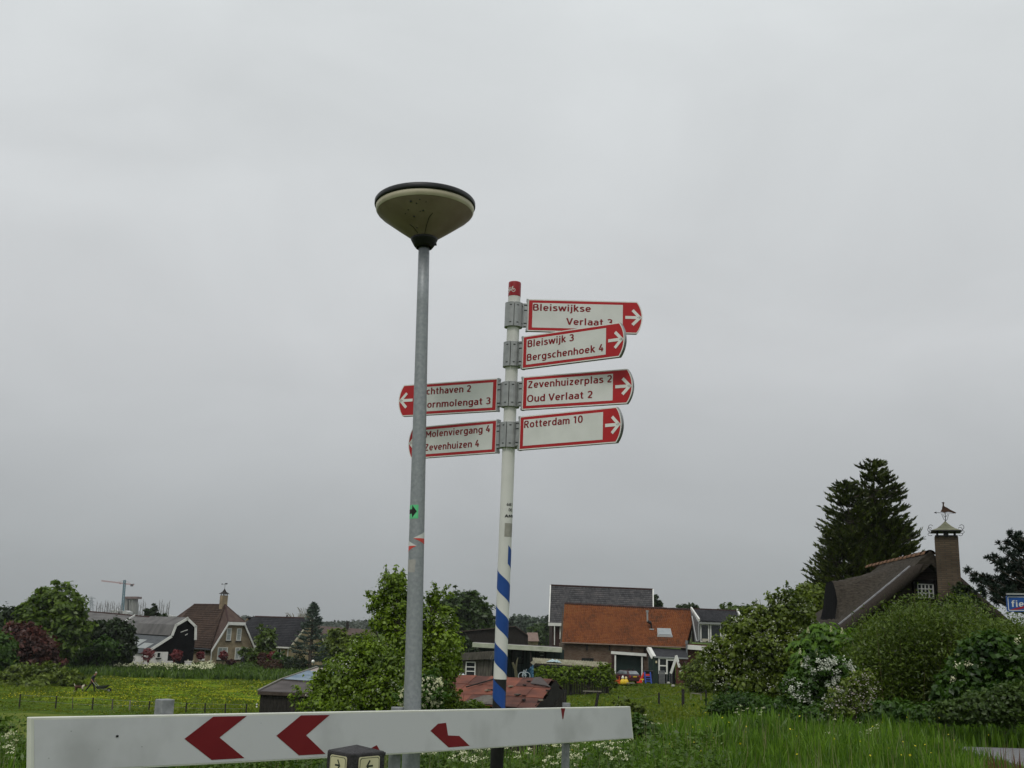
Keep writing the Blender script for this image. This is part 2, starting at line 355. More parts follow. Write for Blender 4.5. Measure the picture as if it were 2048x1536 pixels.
def blossom(name, blobs, k, per, size, mat, parent, seed, lo=.85, hi=1.12, spread=.05, front=True, zr=(-.6, 1)):
    r = np.random.default_rng(seed); cs = np.array([list(b_[0]) for b_ in blobs]); rs = np.array([list(b_[1]) for b_ in blobs])
    wgt = rs[:, 0] * rs[:, 2]; bi = r.choice(len(blobs), k, p=wgt / wgt.sum())
    d_ = unit(r.normal(size=(k, 3)));
    if front: d_[:, 1] = -np.abs(d_[:, 1])
    d_[:, 2] = r.uniform(zr[0], zr[1], k); d_ = unit(d_)
    cc = cs[bi] + d_ * rs[bi] * r.uniform(lo, hi, k)[:, None]
    p = np.repeat(cc, per, 0) + r.normal(size=(k * per, 3)) * spread
    V_, F_ = leaf_quads(p, unit(np.array([0, -.6, .8]) + r.normal(size=(k * per, 3)) * .5), size * r.uniform(.6, 1.3, k * per), r, .8)
    off = np.zeros(3); q = parent
    while q is not None: off += np.array(q.location); q = q.parent
    return npmesh(name, V_ - off, F_, mat, parent, r.random(k * per))
LM = dict(
    maple=leafmat('maple_leaf', (.018, .052, .003), (.165, .255, .014), .35),
    hawthorn=leafmat('hawthorn_leaf', (.028, .066, .003), (.245, .365, .018), 1.1),
    hawthorn2=leafmat('hawthorn_leaf_olive', (.024, .050, .003), (.205, .275, .026), .9),
    darkgreen=leafmat('dark_leaf', (.006, .018, .004), (.036, .066, .012), .6),
    red=leafmat('copper_leaf', (.035, .012, .010), (.165, .045, .030), .5, hue=(.075, .026, .018)),
    redball=leafmat('topiary_red_leaf', (.11, .020, .022), (.30, .06, .06), .9),
    rbrown=leafmat('brown_hedge_leaf', (.045, .022, .012), (.12, .06, .03), .9),
    conifer=leafmat('conifer_needle', (.008, .018, .003), (.090, .120, .014), .9, .25),
    cedar=leafmat('cedar_needle', (.018, .036, .026), (.135, .185, .135), .6, .2),
    pine=leafmat('pine_needle', (.004, .012, .007), (.018, .036, .020), .8, .12),
    poplar=leafmat('poplar_leaf', (.030, .065, .006), (.125, .190, .018), .5),
    round=leafmat('round_tree_leaf', (.016, .040, .005), (.070, .125, .014), .25),
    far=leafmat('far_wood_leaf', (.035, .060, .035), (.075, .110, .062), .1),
    chestnut=leafmat('chestnut_leaf', (.030, .085, .003), (.150, .290, .012), 1.2),
    willow=leafmat('willow_leaf', (.020, .044, .003), (.125, .190, .014), .8),
    elder=leafmat('elder_leaf', (.010, .038, .003), (.085, .180, .014), 1.0),
    bramble=leafmat('bramble_leaf', (.014, .038, .004), (.100, .165, .022), 1.4),
    blossom=leafmat('blossom_petal', (.42, .45, .30), (.72, .74, .62), 2, .2),
    lilac=leafmat('lilac_petal', (.42, .46, .36), (.74, .76, .66), 2, .2),
    cream=leafmat('cream_petal', (.50, .52, .28), (.78, .78, .55), 2, .2),
    grass=leafmat('grass_blade', (.030, .075, .003), (.165, .300, .018), 1.3, .35, hue=(.080, .170, .008)),
    dry=leafmat('dry_stem', (.16, .15, .06), (.30, .28, .14), 1.5, .3),
    herb=leafmat('herb_leaf', (.022, .055, .005), (.120, .205, .024), 1.2),
    pasture=leafmat('pasture_blade', (.065, .110, .004), (.190, .240, .012), .25, .35),
    yellow=leafmat('buttercup_petal', (.55, .46, .01), (.75, .65, .02), 2, .2),
)
def conifer(name, label, Y, base_px, top_py, half_px, n_br, mat, seed, droop=-.25, leaf=.16, npl=26, group=None, trad=.2, low=.06, shape=1.0, flat=.35, tops=None, ybase=None, upsw=.0, cat='tree', latw=.10, tipup=.5):
    r = np.random.default_rng(seed); top = U(base_px, top_py, Y); gx_ = top.x; gz_ = tz(gx_, Y); H = top.z - gz_; k = ppm(Y, 1200)
    g_ = thing(name, label, cat, (gx_, Y, gz_), group); mb = MB(); P_, N_ = [], []
    mb.tube([(gx_, Y, gz_ - .3), (gx_, Y, gz_ + H * .6), (gx_, Y, gz_ + H)], [trad, trad * .55, .02], 8)
    heads = tops or [(0, 1.0, 1.0)]
    for hx, hh, hw in heads:
        for i in range(int(n_br * hh)):
            f_ = r.uniform(low, 1) ** .85; z_ = gz_ + H * hh * f_
            prof = (1 - f_) ** shape * (1 - .25 * max(0, (.22 - f_) / .22)) + .03
            ln = half_px / k * hw * prof * r.uniform(.72, 1.12); a = r.uniform(0, 2 * math.pi)
            dv = np.array([math.cos(a), math.sin(a), 0]); s0 = np.array([gx_ + hx, Y, z_])
            m_ = int(npl * (.35 + ln / (half_px / k))); tt = r.uniform(.12, 1, m_) ** .7
            lat = r.normal(size=(m_, 3)) * np.array([1, 1, flat]) * (ln * latw + leaf * .5) * (1.12 - tt)[:, None]
            zz = droop * ln * tt ** 1.4 + upsw * ln * tt ** 3
            pts = s0 + dv * (ln * tt)[:, None] + lat; pts[:, 2] += zz
            P_.append(pts); N_.append(unit(dv * .9 + np.array([0, 0, 1.]) * tipup + r.normal(size=(m_, 3)) * .42))
            if i % 2 == 0: mb.tube([s0, s0 + dv * ln * .5 + np.array([0, 0, droop * ln * .4]), s0 + dv * ln * .95 + np.array([0, 0, (droop + upsw) * ln * .95])], [.05 * trad * 4, .03 * trad * 4, .01], 4)
    P_ = np.concatenate(P_); N_ = np.concatenate(N_)
    V_, F_ = spray_quads(P_, N_, leaf * r.uniform(.6, 1.4, len(P_)), r, .24)
    mb.build('trunk', bark, g_, world=True)
    npmesh('crown', V_ - np.array(g_.location), F_, mat, g_, r.random(len(P_)) * .6 + .4 * np.repeat(r.random(len(P_) // 20 + 1), 20)[:len(P_)])
    return g_

# ================================================================== FOREGROUND: street lamp
LX, LY = U(846, 492, 5.6).x + .010, 5.6
def lamp_r(z): return float(np.interp(z, [0, 1.2, 2.2, 2.9, 3.75], [.050, .0450, .0402, .0352, .0312]))
LZ = U(846, 490, 5.6).z
LX += .0243 * LZ - .004
lamp = thing('street_lamp', 'galvanised street lamp with a wide conical head, standing left of the fingerpost', 'street lamp', (LX, LY, 0)); lamp.rotation_euler = (0, -.0243, 0)
mb = MB(); zs = np.linspace(-.1, LZ, 12); mb.tube([(0, 0, z) for z in zs], [lamp_r(z) for z in zs], 32); mb.build('pole', galv, lamp, smooth=True)
dirt = mk('lamp_shade_plastic', (.23, .165, .14), (.36, .27, .235), 7, .5, .05, 0, 8, (.25, .75))
mb = MB(); h = LZ - .015
mb.lathe([(.04, h), (.046, h - .004), (.058, h + .012), (.074, h + .042), (.078, h + .052), (.070, h + .058)], 40); mb.build('collar', blackp, lamp, smooth=True)
mb = MB(); mb.box((.058, -.02, h + .012), (.03, .012, .01)); mb.build('clamp_screw', blackp, lamp)
mb = MB(); mb.lathe([(.072, h + .054), (.16, h + .118), (.255, h + .190), (.272, h + .209)], 64); mb.build('shade', dirt, lamp, smooth=True)
mb = MB(); mb.lathe([(.272, h + .207), (.2795, h + .219), (.2815, h + .240), (.276, h + .243)], 64); mb.build('rim_band', mk('lamp_rim_plastic', (.42, .38, .27), (.52, .48, .35), 10, .5), lamp, smooth=True)
mb = MB(); mb.lathe([(.276, h + .243), (.286, h + .244), (.2895, h + .252), (.289, h + .270), (.284, h + .277), (.20, h + .30), (.1, h + .312), (.001, h + .315)], 64); mb.build('cover', mk('lamp_cover', (.014, .015, .016), (.03, .031, .033), 10, .45), lamp, smooth=True)
# dead flies / scuffs on the shade
mb = MB(); rd = random.Random(3)
for (a, q, s_) in [(-104, .86, .006), (-92, .9, .0035), (-97, .8, .004), (-88, .62, .005), (-93, .6, .003), (-112, .66, .004), (-106, .48, .005), (-120, .58, .003), (-108, .18, .004), (-84, .84, .003)]:
    r_ = float(np.interp(q, [0, .44, .915, 1], [.072, .16, .255, .272])); z_ = h + float(np.interp(q, [0, .44, .915, 1], [.054, .118, .190, .209])); a = R(a)
    mb.box((r_ * math.cos(a), r_ * math.sin(a), z_), (s_ * 1.8, s_ * 1.4, s_ * 1.3))

def onsh(a, q, o=.0015): r_ = float(np.interp(q, [0, .44, .915, 1], [.072, .16, .255, .272])) + o; z_ = h + float(np.interp(q, [0, .44, .915, 1], [.054, .118, .190, .209])) - o; return Vector((r_ * math.cos(R(a)), r_ * math.sin(R(a)), z_))
for pts_ in ([(-84, .02), (-80, .25), (-77, .45), (-72, .58)], [(-112, .05), (-118, .22), (-124, .30)]):
    for p0, p1 in zip(pts_[:-1], pts_[1:]): mb.bar(onsh(*p0), onsh(*p1), .0022)
mb.build('dirt_spots', blackp, lamp)['kind'] = 'stuff'
def wrap(name, mat, parent, xs, lo, hi, rfun, off=.0006, sub=None):
    """flat sticker laid round a tube: xs = arc positions (radians from the camera side, + to the right)"""
    V_, F_ = [], []
    for i, a in enumerate(xs):
        for z in (lo[i], hi[i]):
            r_ = rfun(z) + off; V_.append((r_ * math.sin(a), -r_ * math.cos(a), z))
    for i in range(len(xs) - 1): F_.append((2 * i, 2 * i + 2, 2 * i + 3, 2 * i + 1))
    m_ = MB(); m_.add(V_, F_); return m_.build(name, mat, parent, smooth=True)
green = mk('sticker_green', (.10, .52, .22), (.14, .60, .28), 20, .5)
srd = mk('sticker_red', (.55, .05, .04), (.62, .08, .06), 20, .5)
swh = mk('sticker_white', (.55, .56, .54), (.66, .67, .65), 20, .5)
sgr = mk('sticker_residue', (.30, .29, .27), (.40, .39, .37), 40, .8)
def rect_(a0, a1, z0, z1, nm, m_, off=.0006, sk=0):
    xs = np.linspace(a0, a1, 16); return wrap(nm, m_, lamp, xs, [z0 + sk * (x - a0) for x in xs], [z1 + sk * (x - a0) for x in xs], lamp_r, off)
rect_(-1.9, .22, 2.144, 2.217, 'route_sticker', green)['label'] = 'green sticker with a black arrow pointing right'
xs = np.linspace(-1.6, .02, 24); cz = 2.182; hw = []
for x in xs: hw.append(.012 if x < -.62 else max(.034 * (.02 - x) / .64, .0003))
wrap('arrow_mark', blackp, lamp, xs, [cz - q for q in hw], [cz + q for q in hw], lamp_r, .0012)
def diamond(ac, ah, z0, zc_, z1):
    xs = np.linspace(ac - ah, ac + ah, 30); q = [1 - abs(x - ac) / ah for x in xs]
    a = wrap('trail_marker', swh, lamp, xs, [zc_] * 30, [zc_ + (z1 - zc_) * k + .0001 for k in q], lamp_r); a['label'] = 'white upper half of a diamond trail sticker'
    b_ = wrap('trail_marker', srd, lamp, xs, [zc_ - (zc_ - z0) * k - .0001 for k in q], [zc_] * 30, lamp_r); b_['label'] = 'red lower half of a diamond trail sticker'
diamond(1.35, 1.72, 2.010, 2.040, 2.076)
diamond(-1.55, 1.66, 1.966, 2.000, 2.036)
rect_(-1.4, -.05, 1.862, 1.928, 'sticker_remnant', sgr)
rect_(-.15, .05, 1.90, 1.925, 'sticker_remnant', sgr)

# ================================================================== fingerpost
LEANX, LEANY = .0073, -.0119
up = Vector((LEANX, LEANY, 1)).normalized(); O_ = Vector((.0003, 6.0568, 3.8)); HB = 3.85
fp = thing('fingerpost', 'white cycle fingerpost with six red and white direction arms and blue spiral stripe', 'signpost', O_ - up * HB)
ex = (Vector((1, 0, 0)) - up * up.x).normalized(); ey = up.cross(ex); fp.rotation_euler = Matrix((ex, ey, up)).transposed().to_euler()
PR = .0375
def pr(z): return PR
hz = lambda q: q + HB
mb = MB(); mb.lathe([(PR, hz(-2.4927)), (PR, hz(-.2446))], 40); mb.build('pole', whitep, fp, smooth=True)
mb = MB(); mb.lathe([(PR - .0005, -.1), (PR - .0005, hz(-2.4925))], 40); mb.build('lower_pole', blackp, fp, smooth=True)
mb = MB(); mb.lathe([(PR + .0008, hz(-.2446)), (PR + .0008, hz(-.160)), (PR - .001, hz(-.1535)), (.02, hz(-.150)), (.0005, hz(-.149))], 40); mb.build('cap', mk('cap_red', (.26, .012, .018), (.31, .018, .024), 12, .45), fp, smooth=True)
# spiral stripe
pitch = .1995; A0, A1 = R(31), R(31) + (hz(-1.7471) - hz(-2.55)) / pitch * 2 * math.pi * 1.0
A1 = R(360 * 4 + 66); xs = np.linspace(A0, A1, 400); ztop = [hz(-1.7471) - (a - A0) / (2 * math.pi) * pitch for a in xs]
def pz(z): return PR
wrap('spiral_stripe', bluep, fp, xs, [z - .1045 for z in ztop], ztop, pz, .0007)
wrap('reflector', mk('reflector_grey', (.26, .255, .22), (.34, .33, .29), 30, .4), fp, np.linspace(-.15, 1.4, 12), [hz(-1.6981)] * 12, [hz(-1.6202)] * 12, pz, .0007)

def arc(cx, cy, rx, ry, a0, a1, n_=10, e=2.3):
    o_ = []
    for i in range(n_ + 1):
        a = R(a0 + (a1 - a0) * i / n_); c_, s_ = math.cos(a), math.sin(a)
        o_.append((cx + rx * math.copysign(abs(c_) ** (2 / e), c_), cy + ry * math.copysign(abs(s_) ** (2 / e), s_)))
    return o_
_dot = lambda x: [(x - .001, .855), (x - .001, 1.0)]
GL = {
 'o': (.54, [arc(.27, .365, .195, .292, 0, 360, 20)]), 'e': (.53, [[(.08, .365), (.455, .365)] + arc(.27, .365, .190, .292, 8, 318, 16)]),
 'c': (.46, [arc(.27, .365, .195, .292, 52, 308, 14)]), 'n': (.52, [[(.08, 0), (.08, .73)], arc(.26, .44, .18, .215, 178, 0, 10) + [(.44, 0)]]),
 'm': (.82, [[(.08, 0), (.08, .73)], arc(.245, .44, .165, .215, 178, 0, 10) + [(.41, 0)], arc(.575, .44, .165, .215, 178, 0, 10) + [(.74, 0)]]),
 'h': (.52, [[(.08, 0), (.08, 1.02)], arc(.26, .44, .18, .215, 178, 0, 10) + [(.44, 0)]]),
 'r': (.36, [[(.08, 0), (.08, .73)], arc(.28, .42, .2, .235, 178, 72, 7)]), 'u': (.52, [[(.08, .73)] + arc(.26, .28, .18, .215, 180, 355, 10), [(.44, 0), (.44, .73)]]),
 'a': (.50, [arc(.25, .48, .175, .178, 145, 0, 8) + [(.425, 0)], [(.425, .41), (.27, .405)] + arc(.24, .235, .165, .168, 95, 270, 9) + [(.33, .09), (.425, .16)]]),
 'd': (.54, [arc(.265, .365, .19, .292, 0, 360, 18), [(.46, 0), (.46, 1.02)]]), 'p': (.54, [[(.08, -.27), (.08, .73)], arc(.275, .365, .19, .292, 0, 360, 18)]),
 'g': (.54, [arc(.265, .365, .19, .292, 0, 360, 18), [(.46, .73), (.46, -.02)] + arc(.27, -.03, .19, .165, -5, -150, 8)]),
 'i': (.20, [[(.10, 0), (.10, .73)], _dot(.10)]), 'j': (.22, [[(.12, .73), (.12, -.08)] + arc(-.01, -.08, .13, .115, -10, -100, 5), _dot(.12)]), 'l': (.22, [[(.10, 0), (.10, 1.02)]]),
 'k': (.48, [[(.08, 0), (.08, 1.02)], [(.10, .33), (.42, .73)], [(.19, .43), (.45, 0)]]),
 's': (.46, [[(.395, .585), (.33, .645), (.24, .662), (.14, .64), (.088, .555), (.12, .46), (.25, .38), (.37, .31), (.41, .2), (.35, .1), (.24, .068), (.13, .085), (.055, .145)]]),
 't': (.37, [[(.165, .93), (.165, .2), (.2, .09), (.29, .068), (.35, .075)], [(.02, .66), (.34, .66)]]), 'v': (.48, [[(.035, .73), (.24, .02), (.445, .73)]]),
 'w': (.76, [[(.035, .73), (.205, .02), (.38, .70), (.555, .02), (.725, .73)]]), 'z': (.46, [[(.05, .66), (.40, .66), (.06, .07), (.42, .07)]]),
 'f': (.34, [[(.15, 0), (.15, .82), (.19, .92), (.27, .955), (.35, .95)], [(.02, .66), (.32, .66)]]),
 'B': (.58, [[(.30, .93), (.08, .93), (.08, .07), (.32, .07)], [(.30, .93)] + arc(.30, .735, .165, .195, 90, -90, 8) + [(.08, .54)], [(.32, .54)] + arc(.31, .305, .20, .235, 90, -90, 8)]),
 'V': (.60, [[(.035, 1), (.30, .02), (.565, 1)]]), 'Z': (.56, [[(.06, .93), (.48, .93), (.06, .07), (.51, .07)]]), 'O': (.70, [arc(.35, .5, .27, .43, 0, 360, 24)]),
 'R': (.60, [[(.08, 0), (.08, .93), (.31, .93)] + arc(.30, .715, .18, .215, 90, -90, 8) + [(.08, .50)], [(.28, .50), (.51, 0)]]), 'J': (.42, [[(.32, 1), (.32, .26)] + arc(.16, .25, .16, .18, 0, -140, 7)]),
 'K': (.60, [[(.08, 0), (.08, 1)], [(.10, .42), (.50, 1)], [(.22, .58), (.54, 0)]]), 'M': (.78, [[(.09, 0), (.09, .93), (.39, .30), (.69, .93), (.69, 0)]]),
 'A': (.66, [[(.04, 0), (.33, .96), (.62, 0)], [(.15, .28), (.51, .28)]]), 'N': (.68, [[(.09, 0), (.09, .92), (.59, .08), (.59, 1)]]), 'W': (.96, [[(.04, 1), (.26, .04), (.48, .92), (.70, .04), (.92, 1)]]),
 '2': (.54, [arc(.255, .69, .185, .24, 158, -28, 9) + [(.08, .07), (.48, .07)]]), '3': (.54, [arc(.24, .725, .18, .205, 150, -80, 9), arc(.245, .295, .20, .225, 82, -150, 10), [(.2, .515), (.27, .515)]]),
 '4': (.56, [[(.32, 1), (.07, .29), (.52, .29)], [(.37, .56), (.37, 0)]]), '1': (.44, [[(.08, .80), (.27, .94), (.27, 0)]]), '0': (.56, [arc(.28, .5, .2, .43, 0, 360, 22)]),
 '6': (.54, [arc(.27, .31, .19, .24, 0, 360, 16), [(.38, .97), (.18, .62), (.09, .38)]]), '8': (.54, [arc(.27, .73, .165, .2, 0, 360, 16), arc(.27, .29, .195, .225, 0, 360, 16)]),
}
def thick(pl, w_):
    """mitred outline of a polyline"""
    n_ = len(pl); closed = math.dist(pl[0], pl[-1]) < 1e-4; V_ = []
    for i in range(n_):
        p = pl[i]; a = pl[i - 1] if i else (pl[-2] if closed else None); b_ = pl[i + 1] if i < n_ - 1 else (pl[1] if closed else None)
        d1 = Vector((p[0] - a[0], p[1] - a[1])).normalized() if a else None; d2 = Vector((b_[0] - p[0], b_[1] - p[1])).normalized() if b_ else None
        t_ = (d1 + d2) if (d1 and d2) else (d1 or d2)
        if t_.length < 1e-3: t_ = d2
        t_.normalize(); k = 1 / max(.72, (t_.dot(d2) if d2 else 1)); nn = Vector((-t_.y, t_.x)) * w_ / 2 * k
        V_ += [(p[0] + nn.x, p[1] + nn.y), (p[0] - nn.x, p[1] - nn.y)]
    return V_, [(2 * i, 2 * i + 1, 2 * i + 3, 2 * i + 2) for i in range(n_ - 1)]
def text(body, x0, x1, base, cap, mat, parent, fn, bold=.160, spacing=.10, name='lettering'):
    """lettering between x0 and x1 on a baseline; fn maps (x, y, level) to parent space"""
    pen, items = 0, []
    for ch in body:
        if ch == ' ': pen += .30; continue
        adv, sts = GL[ch]
        kk = 0
        for s_ in sts:
            cur = [s_[0]]
            for i in range(1, len(s_)):
                cur.append(s_[i])
                if i < len(s_) - 1:
                    a, b_ = Vector(s_[i]) - Vector(s_[i - 1]), Vector(s_[i + 1]) - Vector(s_[i])
                    if a.length > 1e-6 and b_.length > 1e-6 and a.normalized().dot(b_.normalized()) < .35: items.append((kk, [(pen + x, y) for x, y in cur])); kk += 1; cur = [s_[i]]
            items.append((kk, [(pen + x, y) for x, y in cur])); kk += 1
        pen += adv + spacing
    W_ = pen - spacing; q = MB()
    for k_, pl in items:
        V_, F_ = thick(pl, bold); q.add([fn(x0 + x / W_ * (x1 - x0), base + y * cap, k_ * .00009) for x, y in V_], F_)
    o = q.build(name, mat, parent); o['kind'] = 'stuff'; return o
codes = mk('code_black', (.02, .02, .02), None, 10, .6)
def wrapfn(off): return lambda x, y, l=0: Vector(((PR + off) * math.sin(x / PR), -(PR + off) * math.cos(x / PR), y))
text('681', PR * .02, PR * .02 + .040, hz(-1.521), .0175, codes, fp, wrapfn(.0007), .17)
text('00', PR * .36, PR * .36 + .026, hz(-1.552), .0175, codes, fp, wrapfn(.0007), .17)
text('ANWB', -PR * .18, -PR * .18 + .092, hz(-1.588), .0175, codes, fp, wrapfn(.0007), .22)
# bicycle symbol wrapped on the cap
def ring(cx, cy, r1, r2, n_=20):
    V_, F_ = [], []
    for i in range(n_): a = 2 * math.pi * i / n_; V_ += [(cx + r1 * math.cos(a), cy + r1 * math.sin(a)), (cx + r2 * math.cos(a), cy + r2 * math.sin(a))]
    for i in range(n_): j = (i + 1) % n_; F_.append((2 * i, 2 * i + 1, 2 * j + 1, 2 * j))
    return V_, F_
def stroke(p, q, w_):
    (a, b_), (c, d_) = p, q; L = math.hypot(c - a, d_ - b_); nx, ny = -(d_ - b_) / L * w_ / 2, (c - a) / L * w_ / 2
    return [(a + nx, b_ + ny), (a - nx, b_ - ny), (c - nx, d_ - ny), (c + nx, d_ + ny)], [(0, 1, 2, 3)]
mb = MB(); cxb, czb = -.024, hz(-.208); wf = wrapfn(.0017)
for V_, F_ in [ring(-.017, -.004, .0085, .0115), ring(.017, -.004, .0085, .0115), stroke((-.017, -.004), (-.008, .012), .003), stroke((-.008, .012), (.010, .014), .003), stroke((-.008, .012), (.0, -.004), .003), stroke((0, -.004), (.011, .014), .003), stroke((.017, -.004), (.010, .018), .003), stroke((.010, .018), (.016, .020), .003), stroke((-.012, .016), (-.004, .016), .003), stroke((-.017, -.004), (0, -.004), .003)]:
    mb.add([wf(cxb + x, czb + y) for x, y in V_], F_)
mb.build('bicycle_symbol', edgew, fp)['kind'] = 'stuff'

# arms : (phi, height, side, label, lines[(text, u0, u1, line)])
AL, AT_, AH = .6602, .0341, .2; RO0 = .0847
arms = [
    (-.0429, -.3604, 1, 'top direction arm reading Bleiswijkse Verlaat, partly covered', [('Bleiswijkse', .031, .382, 0), ('Verlaat 3', .237, .515, 1)]),
    (-.6232, -.6081, 1, 'direction arm reading Bleiswijk 3, Bergschenhoek 4', [('Bleiswijk 3', .036, .362, 0), ('Bergschenhoek 4', .034, .562, 1)]),
    (-.4805, -.854, 1, 'direction arm reading Zevenhuizerplas 2, Oud Verlaat 2', [('Zevenhuizerplas 2', .036, .570, 0), ('Oud Verlaat 2', .033, .452, 1)]),
    (-.6474, -1.0961, 1, 'direction arm reading Rotterdam 10 with an empty second line', [('Rotterdam 10', .034, .442, 0)]),
    (2.683, -.8514, -1, 'left direction arm ending in chthaven 2 and ornmolengat 3 behind the lamp pole', [('Jachthaven 2', .556, .178, 0), ('Koornmolengat 3', .562, .040, 1)]),
    (2.5141, -1.1014, -1, 'left direction arm reading Molenviergang 4, Zevenhuizen 4', [('Molenviergang 4', .553, .046, 0), ('Zevenhuizen 4', .556, .124, 1)]),
]
def arc_outline(inset, n_=12, u0_=0.0):
    """board outline in (u, w) with the bowed end, inset inwards"""
    hh = AH / 2 - inset; e = AL - inset * .4; tip = AL + AT_ - inset
    pts = [(u0_ + inset, -hh), (e, -hh)]
    for i in range(1, n_): q = i / n_ * 2 - 1; pts.append((e + (tip - e) * (1 - q * q) ** .9, q * hh))
    pts += [(e, hh), (u0_ + inset, hh)]; return pts
alu_end = mk('aluminium_edge', (.10, .10, .10), (.36, .37, .37), 16, .4, 0, .5)
for phi, hh_, side, lab, lines in arms:
    d_ = Vector((math.cos(phi), math.sin(phi), 0)); nrm = Vector((-d_.y, d_.x, 0)) * (-1 if d_.x > 0 else 1)   # towards the viewer
    a_ = bpy.data.objects.new('direction_arm', None); C.objects.link(a_); a_.parent = fp; a_['label'] = lab; a_.empty_display_size = .1
    o0 = Vector((0, 0, hz(hh_)))
    def Q(u, w_, off): return o0 + d_ * (RO0 + u) + Vector((0, 0, w_)) + nrm * off
    def flat(pts, off, nm, m_):
        q = MB(); q.add([Q(u, w_, off) for u, w_ in pts], [tuple(range(len(pts)))]); return q.build(nm, m_, a_)
    # body (a real aluminium box section)
    ol = arc_outline(0); n_ = len(ol); q = MB(); TH2 = .013
    q.add([Q(u, w_, TH2) for u, w_ in ol] + [Q(u, w_, -TH2) for u, w_ in ol], [tuple(range(n_)), tuple(range(2 * n_ - 1, n_ - 1, -1))] + [(i, i + n_, (i + 1) % n_ + n_, (i + 1) % n_) for i in range(n_)])
    q.build('board', edgew if True else alu, a_).data.materials.append(alu_end)
    bd = [c_ for c_ in a_.children if c_.name.startswith('board')][0].data
    bd.polygons.foreach_set('material_index', [0, 0] + [1] * n_); bd.update()
    for sgn in (1, -1):   # both faces printed
        def QQ(pts, k): return pts
        flat(arc_outline(.0062), (TH2 + .0006) * sgn, 'red_face', redf)
        flat([(.029, -.0775), (.575, -.0775), (.575, .0775), (.029, .0775)], (TH2 + .0012) * sgn, 'white_panel', panelw)
        # thin pale keyline
        for s2 in [stroke((.590, .0), (.662, .0), .018), stroke((.634, .046), (.682, -.0045), .018), stroke((.634, -.046), (.682, .0045), .018)]:
            flat(s2[0], (TH2 + .0018 + .0003 * (0 if s2[0][0][1] < .02 else 1) + .0003 * (s2[0][0][1] < -.02)) * sgn, 'arrow_symbol', edgew)
    for body, u0_, u1_, ln in lines:
        text(body, u0_, u1_, .028 if ln == 0 else -.056, .0425, redl, a_, lambda x, y, l: Q(x, y, TH2 + .002 + l))
    # end cap and hinge bracket
    q = MB();
    for s_ in (-1, 1): q.box(Q(-.004, s_ * .0945, 0), (.012, .030, .014), Matrix.Rotation(phi, 3, 'Z'))
    q.box(Q(-.003, 0, 0), (.008, .032, .196), Matrix.Rotation(phi, 3, 'Z'))
    q.build('end_cap', alu, a_)
    q = MB(); q.box(o0 + d_ * (.5 * (RO0 - .004 + .046)), (RO0 - .05, .020, .150), Matrix.Rotation(phi, 3, 'Z'))
    q.box(o0 + d_ * .071 + Vector((0, 0, 0)), (.018, .034, .146), Matrix.Rotation(phi, 3, 'Z')); q.build('bracket', alu, a_, bevel=.002)
    q = MB()
    for w_ in (.060, .028, -.054): q.box(o0 + d_ * .071 + Vector((0, 0, w_)) + nrm * .0175, (.019, .002, .006), Matrix.Rotation(phi, 3, 'Z'))
    q.build('bracket_slots', alu_dark, a_)['kind'] = 'stuff'
def clamp(hh_, seam):
    c_ = bpy.data.objects.new('clamp', None); C.objects.link(c_); c_.parent = fp; c_.empty_display_size = .1
    z0, z1 = hz(hh_) - .080, hz(hh_) + .074; q = MB(); pr_ = []
    for s_ in (0, 1):
        a0 = seam + R(2.2) + s_ * math.pi; a1 = seam + math.pi - R(2.2) + s_ * math.pi; n_ = 14; V_, F_ = [], []
        for i in range(n_ + 1):
            a = a0 + (a1 - a0) * i / n_
            ro = .0535 + .0025 * abs(math.sin(a * 4)); 
            for r_, z in ((PR + .0008, z0), (ro, z0 + .002), (ro, z1 - .002), (PR + .0008, z1)): V_.append((r_ * math.sin(a), -r_ * math.cos(a), z))
        for i in range(n_):
            for j in range(3): F_.append((4 * i + j, 4 * i + 4 + j, 4 * i + 5 + j, 4 * i + 1 + j))
        F_ += [(0, 1, 2, 3), (4 * n_ + 3, 4 * n_ + 2, 4 * n_ + 1, 4 * n_)]; q.add(V_, F_)
    q.build('clamp_shell', alu, c_)
    q = MB()
    for a in (seam + R(24), seam - R(22), seam + R(70)):
        for w_ in (.052, -.056):
            r_ = .0562; n_ = 4; V_, F_ = [], []
            for i in range(n_ + 1):
                aa = a + R(-8 + 16 * i / n_); hgt = .0035 * (1 - abs(i / n_ * 2 - 1) * .6)
                for z in (-hgt, hgt): V_.append((r_ * math.sin(aa), -r_ * math.cos(aa), hz(hh_) + w_ + z))
            for i in range(n_): F_.append((2 * i, 2 * i + 2, 2 * i + 3, 2 * i + 1))
            q.add(V_, F_)
    q.build('clamp_slots', alu_dark, c_)['kind'] = 'stuff'
for hh_, sm_ in ((-.3604, R(2)), (-.6081, R(-12)), (-.854, R(-12)), (-1.0985, R(-18))): clamp(hh_, sm_)

# ================================================================== chevron barrier
BA = Vector((-1.66624, 3.86, 1.23569)); BX = Vector((.62670192, .77872223, -.0289204)); BZ = Vector((.01813206, .02253038, .99958172)); BN = Vector((.77904809, -.62696417, 0))
br = thing('chevron_barrier', 'long white road bend board with two red chevrons and torn red remnants', 'barrier', (BA.x + 1.2, BA.y + 1.5, 0))
def BQ(u, w_, o=0): return BA + BX * u + BZ * w_ + BN * o
bo = [(0, 0), (3.968, 0), (4.012, -.196), (1.99, -.2035), (.03, -.191)]
mb = MB(); n_ = len(bo); mb.add([BQ(u, w_, 0) for u, w_ in bo] + [BQ(u, w_, -.028) for u, w_ in bo], [tuple(range(n_ - 1, -1, -1)), tuple(range(n_, 2 * n_))] + [(i, (i + 1) % n_, (i + 1) % n_ + n_, i + n_) for i in range(n_)])
mb.build('board', trimw, br, world=True, bevel=.003)
